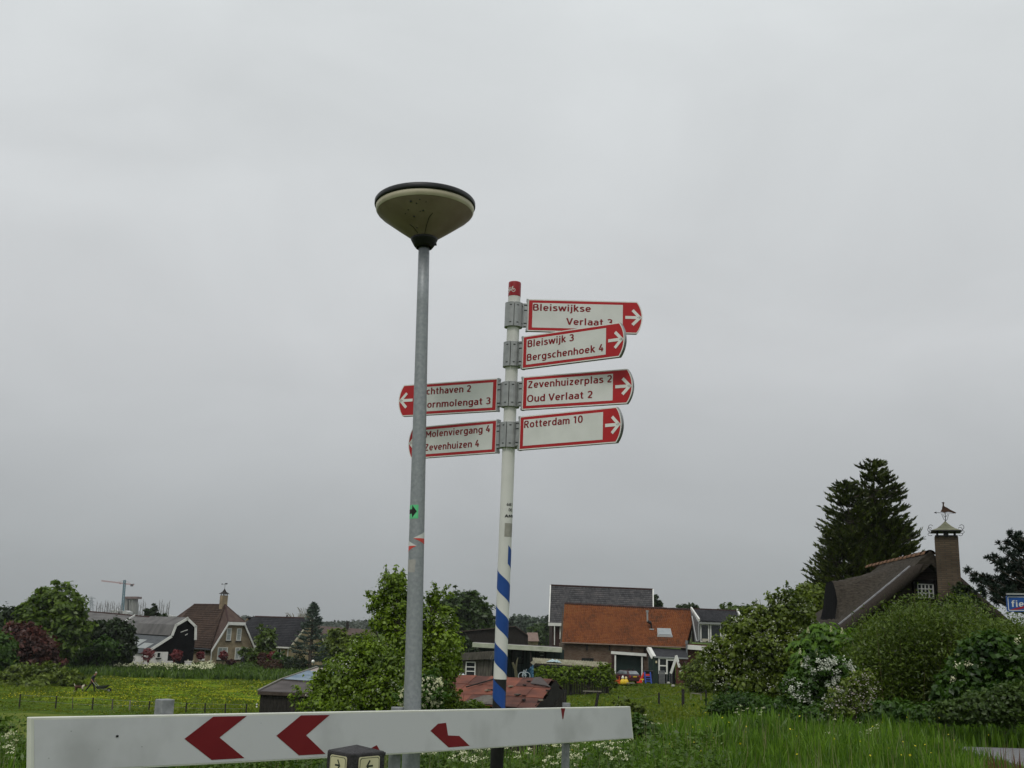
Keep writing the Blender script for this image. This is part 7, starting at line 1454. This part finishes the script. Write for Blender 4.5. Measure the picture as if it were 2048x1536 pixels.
g_ = thing('field_gate', 'broken rail on a leaning dark post left of the paddock fence', 'gate', (U(1192, 1412, 72).x, 72, tz(5, 72))); m_ = MB(); q = U(1188, 1412, 72); m_.tube([(q.x, 72, tz(q.x, 72) - .1), U(1197, 1384, 72)], [.11, .09], 6); m_.build('post', wood_dark, g_, world=True); m_ = MB(); m_.bar(U(1166, 1382, 72), U(1203, 1383, 72), .04, .07); m_.build('rail', MATS['pale_board'], g_, world=True)
g_ = thing('rail_frame', 'low pale rail frame at the hawthorn foot', 'fence', (U(1395, 1395, 80).x, 80, tz(14, 80))); m_ = MB(); m_.bar(U(1382, 1386, 80), U(1402, 1388, 80), .04, .06); m_.bar(U(1382, 1386, 80), U(1382, 1398, 80), .04); m_.bar(U(1402, 1388, 80), U(1402, 1400, 80), .06); m_.build('frame', MATS['pale_board'], g_, world=True)

# ---- parked hatchback
cY = 112.5; cc_ = U(1250, 1366, cY); cg = FZ + .0; car = thing('parked_car', 'maroon hatchback parked before the open garage, yellow rear plate towards the lawn', 'car', (cc_.x, cY, cc_.z)); car.rotation_euler = (0, 0, R(28)); car.scale = (.90, .90, .93)
maroon = mk('maroon_paint', (.048, .008, .012), (.062, .011, .016), 4, .3, 0, 0, 2, (.3, .7), None, .5, None, .5); carg = mk('car_glass', (.10, .12, .13), (.20, .22, .24), 1.5, .1, 0, 0, 3, (.3, .7), None, .8, None, .5); tyre = mk('tyre', (.012, .012, .012), None, 8, .9)
# local: x right, y forward (away), z up ; rear at y = -1.95
st_ = [(-1.95, .70, .34, .80), (-1.88, .80, .26, .95), (-1.2, .83, .24, .97), (.6, .83, .24, .95), (1.5, .80, .24, .86), (1.95, .66, .32, .72)]
V_, F_ = [], []
for y, hw2, z0, z1 in st_:
    V_ += [(-hw2 * .92, y, z0), (-hw2, y, z0 + .12), (-hw2, y, (z0 + z1) / 2 + .08), (-hw2 * .93, y, z1), (hw2 * .93, y, z1), (hw2, y, (z0 + z1) / 2 + .08), (hw2, y, z0 + .12), (hw2 * .92, y, z0)]
for i in range(len(st_) - 1):
    for j in range(8): F_.append((8 * i + j, 8 * i + (j + 1) % 8, 8 * i + 8 + (j + 1) % 8, 8 * i + 8 + j))
F_ += [tuple(range(7, -1, -1)), tuple(8 * (len(st_) - 1) + j for j in range(8))]
m_ = MB(); m_.add(V_, F_)
gh = [(-1.86, .76, .95), (-1.42, .62, 1.38), (.15, .62, 1.40), (.95, .76, .95)]
V_ = []
for y, hw2, z in gh: V_ += [(-hw2, y, z), (hw2, y, z)]
m_.add(V_, [(0, 1, 3, 2), (2, 3, 5, 4), (4, 5, 7, 6), (0, 2, 4, 6), (1, 7, 5, 3)]); m_.build('body', maroon, car, smooth=False, bevel=.03)
def cq(pts, nm, m__, th_=.012): q = MB(); q.slab(pts, th_); q.build(nm, m__, car)
def lp(a, b_, t_): return tuple(Vector(a).lerp(Vector(b_), t_))
a, b_, c_, d_ = (-.66, -1.86, 1.0), (.66, -1.86, 1.0), (.54, -1.47, 1.335), (-.54, -1.47, 1.335); off = Vector((0, -.035, .03)); cq([Vector(a) + off, Vector(b_) + off, Vector(c_) + off, Vector(d_) + off], 'rear_window', carg)
for s_ in (-1, 1):
    o3 = Vector((s_ * .035, 0, .02)); q4 = [(-1.55, 1.0), (-1.36, 1.32), (-.62, 1.34), (-.62, 1.0)]; q5 = [(-.54, 1.0), (-.54, 1.34), (.12, 1.34), (.72, 1.0)]
    for q in (q4, q5):
        pts = [Vector((s_ * (.76 - .14 * (z - .95) / .44), y, z)) + o3 for y, z in q]; cq(pts if s_ < 0 else pts[::-1], 'side_window', carg)
cq([(-.62, .93, 1.02), (-.5, .22, 1.36), (.5, .22, 1.36), (.62, .93, 1.02)], 'windscreen', carg)
m_ = MB(); m_.box((0, -1.985, .46), (1.50, .10, .22)); m_.build('bumper', mk('dull_maroon', (.05, .02, .022), None, 4, .6), car, bevel=.03)
m_ = MB(); m_.box((.02, -1.962, .78), (.52, .02, .12)); m_.build('number_plate', mk('plate_yellow', (.62, .42, .02), None, 4, .5), car)
for s_ in (-1, 1): m_ = MB(); m_.box((s_ * .64, -1.95, .80), (.16, .04, .18)); m_.build('tail_light', mk('tail_red', (.35, .02, .015), None, 4, .3), car)
for s_ in (-1, 1):
    for y in (-1.25, 1.2):
        wg = grp(car, 'wheel'); m_ = MB(); m_.tube([(s_ * .66, y, .29), (s_ * .84, y, .29)], .29, 18); m_.build('tyre', tyre, wg); m_ = MB(); m_.tube([(s_ * .83, y, .29), (s_ * .85, y, .29)], .18, 14); m_.build('rim', alu, wg)
for s_ in (-1, 1): m_ = MB(); m_.box((s_ * .30, -1.2, 1.50), (.22, .12, .26)); m_.build('headrest_rack', blackp, car)

# ---- toys and yard things
ty_ = mk('toy_yellow', (.68, .46, .02), (.75, .52, .04), 5, .45); to_ = mk('toy_orange', (.60, .11, .03), None, 5, .45); tr_ = mk('toy_red', (.60, .04, .03), None, 5, .4); tb_ = mk('toy_blue', (.05, .10, .45), None, 5, .4); tw_ = mk('toy_white', (.7, .7, .6), None, 5, .5)
def yard(px, py, Y=105): q = U(px, py, Y); return Vector((q.x, Y, tz(q.x, Y)))
def toyz(px, py, Y=105): q = U(px, py, Y); return Vector((q.x, Y, q.z))
b0 = toyz(1237, 1368); g_ = thing('tricycle', 'orange red toy tricycle at the left of the toys by the car', 'toy', b0); m_ = MB(); m_.tube([(0, 0, .18), (.1, 0, .62)], .04, 6); m_.tube([(.02, -.18, .68), (.12, .18, .68)], .03, 6); m_.box((-.2, 0, .34), (.4, .2, .08)); m_.tube([(.1, 0, .2), (-.3, 0, .32)], .035, 6); m_.build('frame', to_, g_)
for (x, y, rr2) in ((.08, 0, .2), (-.3, -.18, .14), (-.3, .18, .14)): m_ = MB(); m_.tube([(x, y - .03, rr2), (x, y + .03, rr2)], rr2, 12); m_.build('wheel', to_, g_)
for i, (px, hd) in enumerate(((1245.5, 1), (1252, 0))):
    b0 = toyz(px, 1369, 104.6); g_ = thing('toy_duck', ['yellow ride-on toy with a white head, taller of the two', 'yellow ride-on toy with a white tip, right of its twin'][i], 'toy', b0)
    m_ = MB(); m_.lathe([(.001, 0), (.24, .02), (.28, .18), (.22, .38), (.10, .52), (.001, .54)], 12); m_.build('body', ty_, g_, smooth=True); m_ = MB(); m_.lathe([(.001, .48), (.11, .52), (.13, .64), (.07, .80 if hd else .72), (.001, .84 if hd else .74)], 10); m_.build('head', tw_ if hd else mk('toy_cream', (.7, .6, .3), None, 5, .5), g_, smooth=True); m_ = MB(); m_.box((.22, 0, .1), (.16, .1, .1)); m_.build('footrest', ty_, g_)
b0 = toyz(1291, 1366, 104); g_ = thing('toy_slide', 'red and blue plastic toy slide right of the garage post', 'toy', b0)
m_ = MB(); m_.slab([(-.62, -.1, .05), (-.20, -.1, .95), (-.12, -.1, .95), (-.36, -.1, .05)], -.5); m_.box((-.62, -.3, .06), (.5, .4, .1)); m_.build('chute', tr_, g_)
for s_ in (-.12, .42): m_ = MB(); m_.bar((s_ + .10, -.38, 0), (s_, -.30, 1.02), .09); m_.bar((s_ + .16, .25, 0), (s_, -.25, 1.02), .09); m_.build('side_rail', tb_, g_)
m_ = MB()
for z in (.2, .42, .64): m_.box((.2, -.3, z), (.5, .1, .06))
m_.build('ladder_steps', tb_, g_); m_ = MB(); m_.box((.16, -.2, .72), (.42, .1, .26)); m_.build('safety_bar', tr_, g_); m_ = MB(); m_.box((-.36, -.36, .34), (.3, .06, .12)); m_.build('trim', ty_, g_)
b0 = toyz(1261, 1367, 104); g_ = thing('play_mat', 'small pale board lying on the lawn edge below the car', 'board', b0); m_ = MB(); m_.box((0, 0, .04), (.72, .5, .06), Matrix.Rotation(.1, 3, 'Z')); m_.build('board', MATS['pale_board'], g_)
b0 = toyz(1297, 1365, 108); g_ = thing('wheelie_bin', 'black bin standing left of the porch', 'bin', b0); m_ = MB(); m_.add([(-.34, -.3, 0), (.34, -.3, 0), (.34, .3, 0), (-.34, .3, 0), (-.42, -.38, 1.05), (.42, -.38, 1.05), (.42, .38, 1.05), (-.42, .38, 1.05)], [(3, 2, 1, 0), (4, 5, 6, 7), (0, 1, 5, 4), (1, 2, 6, 5), (2, 3, 7, 6), (3, 0, 4, 7)]); m_.build('body', blackp, g_); m_ = MB(); m_.box((0, -.02, 1.1), (.94, .86, .08)); m_.build('lid', blackp, g_)
b0 = toyz(1323, 1368, 109); g_ = thing('garden_gate', 'grey boarded garden gate with pale posts in front of the porch', 'gate', b0)
for i in range(5): m_ = MB(); m_.box((-.22 + i * .13, 0, .66 + .03 * (i % 2)), (.11, .04, 1.3)); m_.build('board', mk('grey_gate_board', (.10, .105, .11), (.16, .165, .17), 4, .85), g_)
for x in (.55, .85, 1.05): m_ = MB(); m_.box((x, 0, .5), (.06, .06, 1.0)); m_.build('post', MATS['grey_gate_board'], g_)
a1, a2, a3, a4 = toyz(1341.5, 1347, 112), toyz(1353, 1313, 112), toyz(1365, 1353, 111.5), toyz(1352, 1311, 112)
g_ = thing('leaning_beams', 'two white painted beams leaning together in an A beside the porch', 'beams', ((a1 + a3) / 2).to_tuple()); 
for (a, b_) in ((a1, a2), (a3, a4)): m_ = MB(); m_.bar(a, b_, .16, .24); m_.build('beam', whitewood, g_, world=True)
for i, (px, py) in enumerate(((1346, 1372), (1374, 1371), (1383, 1374), (1391, 1376), (1337, 1366))):
    b0 = toyz(px, py, 100); g_ = thing('garden_stone', ['pale stone below the leaning beams', 'pale stone left of the stone pair', 'largest pale stone on the lawn edge', 'pale stone nearest the hawthorn', 'small pale stone at the gate foot'][i], 'stone', b0); m_ = MB(); s_ = [.2, .28, .42, .26, .16][i]; m_.lathe([(.001, -.1), (s_ * .9, -.05), (s_, s_ * .25), (s_ * .6, s_ * .62), (.001, s_ * .7)], 8); m_.build('stone', mk('pale_stone', (.30, .29, .24), (.42, .41, .36), 3, .9, .4), g_)
# pruned trunk, blue tarpaulin, white bags
b0 = yard(1031, 1355, 97); g_ = thing('pruned_tree', 'bare forked pruned trunk under the car port edge', 'tree', b0); m_ = MB(); q = [toyz(1034, 1358, 97), toyz(1031, 1340, 97)]; m_.tube([Vector((q[0].x, 97, b0.z)), q[0], q[1]], [.2, .17, .14], 7); m_.tube([q[1], toyz(1025, 1325, 97)], [.13, .10], 6); m_.tube([q[1], toyz(1034, 1323, 97), toyz(1036, 1315, 97)], [.11, .07, .04], 6); m_.build('trunk', mk('mossy_bark', (.07, .07, .04), (.14, .13, .08), 4, .95, .4), g_, world=True)
b0 = yard(1056, 1358, 90); g_ = thing('covered_bicycle', 'bicycle half covered by a blue tarpaulin left of the canopy', 'bicycle', b0); bb0 = toyz(1054, 1357, 90)
m_ = MB(); r = np.random.default_rng(8); n1_, n2_ = 8, 8; V_ = []
for i in range(n1_ + 1):
    for j in range(n2_ + 1): u, v = i / n1_, j / n2_; q = U(1051 + 16 * u, 1354 - 26 * v * (.35 + .65 * u), 90); V_.append(q + Vector((0, .5 * math.sin(u * 5) * (1 - v) + r.uniform(-.06, .06), r.uniform(-.05, .05))))
F_ = [(i * 9 + j, (i + 1) * 9 + j, (i + 1) * 9 + j + 1, i * 9 + j + 1) for i in range(8) for j in range(8)]; m_.add(V_, F_); m_.build('tarpaulin', mk('blue_tarp', (.02, .07, .13), (.05, .13, .20), 4, .6), g_, world=True)
bk2 = mk('bike_white', (.4, .46, .5), None, 4, .5)
for px in (1044, 1053): c = U(px, 1352, 89.7); m_ = MB(); ng = 18; rad = .30; m_.tube([c + Vector((rad * math.cos(a), 0, rad * math.sin(a))) for a in np.linspace(0, 6.283, ng)], .03, 5, cap=False); m_.build('wheel', bk2, g_, world=True)
m_ = MB(); c1_, c2_ = U(1044, 1352, 89.7), U(1053, 1352, 89.7); m_.bar(c1_, c1_.lerp(c2_, .4) + Vector((0, 0, .5)), .05); m_.bar(c1_.lerp(c2_, .4) + Vector((0, 0, .5)), c2_, .05); m_.bar(c1_.lerp(c2_, .5), c1_.lerp(c2_, .95) + Vector((0, 0, .55)), .05); m_.build('frame', bk2, g_, world=True)
for i, (px, py, s_) in enumerate(((907, 1353, .24), (914, 1355, .22), (920, 1352, .20), (926, 1350, .16))):
    b0 = U(px, py + 3, 55); g_ = thing('plastic_bag', ['leftmost white plastic bag on the rusty shed rear edge', 'second white plastic bag from the left behind the rusty roof', 'third white plastic bag beside the plank shed', 'smallest white plastic bag next to the plank shed frame'][i], 'bag', b0); m_ = MB(); m_.lathe([(.001, -.5), (s_ * .8, -.45), (s_, 0), (s_ * .7, s_ * .5), (s_ * .2, s_ * .75), (.001, s_ * 1.0)], 9); m_.build('bag', mk('bag_white', (.45, .55, .55), (.65, .72, .72), 6, .5, .5), g_)
# closed parasol, globe lamp, white pillar
b0 = U(483, 1345, 140); b0.z = tz(b0.x, 140); tp_ = U(484, 1311, 140); g_ = thing('garden_parasol', 'closed black parasol on the terrace right of the brick gable', 'parasol', b0); m_ = MB(); L_ = tp_.z; z2 = U(483, 1334, 140).z
m_.tube([b0, (b0.x, 140, z2)], .035, 6); m_.build('pole', alu, g_, world=True); m_ = MB(); m_.tube([(b0.x, 140, z2 - .1), (b0.x + .02, 140, z2 + .5), (b0.x + .05, 140, tp_.z - .25), (tp_.x + .12, 140, tp_.z)], [.10, .26, .20, .03], 10); m_.build('canopy', blackp, g_, world=True); m_ = MB(); m_.box((b0.x, 140, b0.z + .06), (.8, .8, .16)); m_.build('foot', galv2, g_, world=True)
b0 = U(626, 1335, 130); b0.z = tz(b0.x, 130); tp_ = U(626, 1323, 130); g_ = thing('globe_lamp', 'white globe garden lamp below the cedar', 'garden lamp', b0); m_ = MB(); m_.tube([b0, (b0.x, 130, tp_.z - .1)], .04, 6); m_.build('post', blackp, g_, world=True); m_ = MB(); m_.lathe([(.001, -.2), (.14, -.15), (.2, 0), (.14, .16), (.001, .2)], 12, tp_); m_.build('globe', mk('globe_white', (.85, .85, .8), None, 5, .4), g_, world=True, smooth=True)
b0 = U(291, 1333, 132.5); b0.z = tz(b0.x, 132.5) ; tp_ = U(291, 1313, 132.5); g_ = thing('gate_pillar', 'white garden pillar below the crimson shrub', 'pillar', b0); m_ = MB(); m_.box((b0.x, 132.5, (b0.z + tp_.z) / 2), (.42, .42, tp_.z - b0.z)); m_.box((b0.x, 132.5, tp_.z + .05), (.54, .54, .12)); m_.build('pillar', MATS['white_render'], g_, world=True, bevel=.02)

# ---- man with wheelbarrow and dog
def skin(name, joints, edges, mats, pick, parent, sub=2):
    me = bpy.data.meshes.new(name); me.from_pydata([j[:3] for j in joints], edges, []); o = bpy.data.objects.new(name, me); C.objects.link(o)
    o.modifiers.new('skin', 'SKIN'); sk = me.skin_vertices[0].data if me.skin_vertices else None
    if sk is None: 
        bpy.context.view_layer.objects.active = o; me.skin_vertices
    for i, j in enumerate(joints): me.skin_vertices[0].data[i].radius = (j[3], j[4] if len(j) > 4 else j[3]); me.skin_vertices[0].data[i].use_root = (i == 0)
    s_ = o.modifiers.new('sub', 'SUBSURF'); s_.levels = sub; s_.render_levels = sub
    dg = bpy.context.evaluated_depsgraph_get(); dg.update(); m2 = bpy.data.meshes.new_from_object(o.evaluated_get(dg)); bpy.data.objects.remove(o); o = bpy.data.objects.new(name, m2); C.objects.link(o); o.parent = parent
    m2.materials.clear()
    for mm in mats: m2.materials.append(mm)
    for p_ in m2.polygons: p_.material_index = pick(p_.center); p_.use_smooth = True
    return o
mp_ = U(182, 1380, 95); mg = tz(mp_.x, 95); man = thing('person', 'grey haired person in dark clothes walking right, pushing a wheelbarrow over the pasture', 'person', (mp_.x, 95, mg + .02)); man.scale = (1.0, 1.0, 1.0)
J = [(0, 0, .92, .15, .13), (.06, 0, 1.12, .14, .12), (.14, 0, 1.32, .17, .12), (.22, 0, 1.45, .055), (.28, 0, 1.55, .085, .09), (.31, 0, 1.64, .075, .08),
     (.02, .10, .84, .10), (.20, .11, .50, .075), (.26, .11, .10, .05), (.42, .11, .04, .045), (-.02, -.10, .84, .10), (-.16, -.11, .50, .075), (-.42, -.11, .15, .05), (-.30, -.11, .03, .045),
     (.12, .21, 1.36, .06), (.02, .26, 1.12, .05), (.16, .24, .90, .038), (.24, .24, .86, .045), (.12, -.21, 1.36, .06), (.0, -.26, 1.12, .05), (.14, -.24, .90, .038), (.22, -.24, .86, .045)]
Eg = [(0, 1), (1, 2), (2, 3), (3, 4), (4, 5), (0, 6), (6, 7), (7, 8), (8, 9), (0, 10), (10, 11), (11, 12), (12, 13), (2, 14), (14, 15), (15, 16), (16, 17), (2, 18), (18, 19), (19, 20), (20, 21)]
shirt = mk('dark_shirt', (.028, .030, .040), (.05, .052, .065), 6, .9); trou = mk('dark_trousers', (.008, .009, .011), (.016, .018, .02), 6, .9); skn = mk('skin', (.30, .13, .09), (.36, .17, .12), 6, .6); shoe = mk('shoe', (.01, .009, .008), None, 6, .7)
def pickm(c):
    if c.z > 1.44 and abs(c.y) < .14: return 2
    if abs(c.y) > .18 and c.z < 1.14 and c.z > .75: return 2
    if c.z < .09: return 3
    return 0 if c.z > .93 else 1
skin('body', J, Eg, [shirt, trou, skn, shoe], pickm, man)
m_ = MB(); m_.lathe([(.001, .10), (.06, .085), (.092, .03), (.088, -.02)], 12, (.27, 0, 1.645)); m_.build('hair', mk('grey_hair', (.30, .29, .24), (.42, .40, .34), 8, .9), man, smooth=True)
wb = thing('wheelbarrow', 'dark metal wheelbarrow pushed in front of the walking person', 'wheelbarrow', (mp_.x + .95, 95, mg + .02))
m_ = MB(); m_.add([(-.32, -.25, .30), (.30, -.25, .36), (.30, .25, .36), (-.32, .25, .30), (-.50, -.34, .52), (.62, -.34, .66), (.62, .34, .66), (-.50, .34, .52)], [(3, 2, 1, 0), (0, 1, 5, 4), (1, 2, 6, 5), (2, 3, 7, 6), (3, 0, 4, 7)]); m_.build('tray', mk('dark_tray', (.020, .024, .026), (.05, .055, .055), 4, .6), wb)
for s_ in (-1, 1): m_ = MB(); m_.tube([(.62, s_ * .08, .22), (-.2, s_ * .24, .34), (-.75, s_ * .24, .84)], .022, 6); m_.build('handle', alu, wb); m_ = MB(); m_.tube([(-.22, s_ * .24, .34), (-.30, s_ * .26, .06)], .02, 6); m_.build('leg', blackp, wb)
wg = grp(wb, 'wheel'); m_ = MB(); m_.tube([(.62, -.05, .2), (.62, .05, .2)], .2, 16); m_.build('tyre', tyre, wg); m_ = MB(); m_.tube([(.62, -.055, .2), (.62, .055, .2)], .1, 10); m_.build('rim', alu, wg)
dpx = U(157, 1379, 95); dog = thing('dog', 'brown and white dog following behind the walking person', 'dog', (dpx.x, 95.2, tz(dpx.x, 95.2)))
Jd = [(-.05, 0, .46, .13, .12), (.22, 0, .46, .16, .13), (.36, 0, .54, .11, .10), (.46, 0, .62, .09), (.60, 0, .56, .045), (-.30, 0, .48, .13, .11), (-.44, 0, .56, .035), (-.54, 0, .72, .03),
      (.26, .09, .34, .06), (.25, .09, .18, .035), (.28, .09, .03, .035), (.28, -.09, .34, .06), (.34, -.09, .18, .035), (.32, -.09, .03, .035),
      (-.30, .09, .36, .075), (-.22, .09, .24, .045), (-.36, .09, .16, .03), (-.32, .09, .03, .035), (-.32, -.09, .36, .075), (-.26, -.09, .24, .045), (-.42, -.09, .16, .03), (-.40, -.09, .03, .035)]
Ed = [(0, 1), (1, 2), (2, 3), (3, 4), (0, 5), (5, 6), (6, 7), (1, 8), (8, 9), (9, 10), (1, 11), (11, 12), (12, 13), (5, 14), (14, 15), (15, 16), (16, 17), (5, 18), (18, 19), (19, 20), (20, 21)]
brn = mk('dog_brown', (.045, .020, .014), (.075, .035, .022), 6, .9); wht = mk('dog_white', (.50, .47, .36), (.60, .57, .46), 6, .9)
skin('body', Jd, Ed, [brn, wht], lambda c: 1 if (c.x < -.40 and c.z > .5) or (.24 < c.x < .44 and c.z > .3) or c.z < .12 else 0, dog)
for s_ in (-1, 1): m_ = MB(); m_.slab([(.44, s_ * .06, .70), (.50, s_ * .07, .70), (.46, s_ * .12, .58)], .015); m_.build('ear', brn, dog)

# ---- thin air haze
if HAZE:
    hb_ = MB(); hb_.box((0, 1300, 60), (3600, 3400, 140)); hz_o = hb_.build('haze', mk('haze_tmp', (.5, .5, .5)), None); hm = bpy.data.materials.new('haze_volume'); hm.use_nodes = True; hn = hm.node_tree.nodes; hn.clear()
    ho = hn.new('ShaderNodeOutputMaterial'); hv = hn.new('ShaderNodeVolumePrincipled'); hv.inputs['Color'].default_value = (.86, .89, .92, 1); hv.inputs['Density'].default_value = HAZE; hm.node_tree.links.new(hv.outputs[0], ho.inputs['Volume'])
    hz_o.data.materials.clear(); hz_o.data.materials.append(hm); setp(hz_o, kind='stuff')
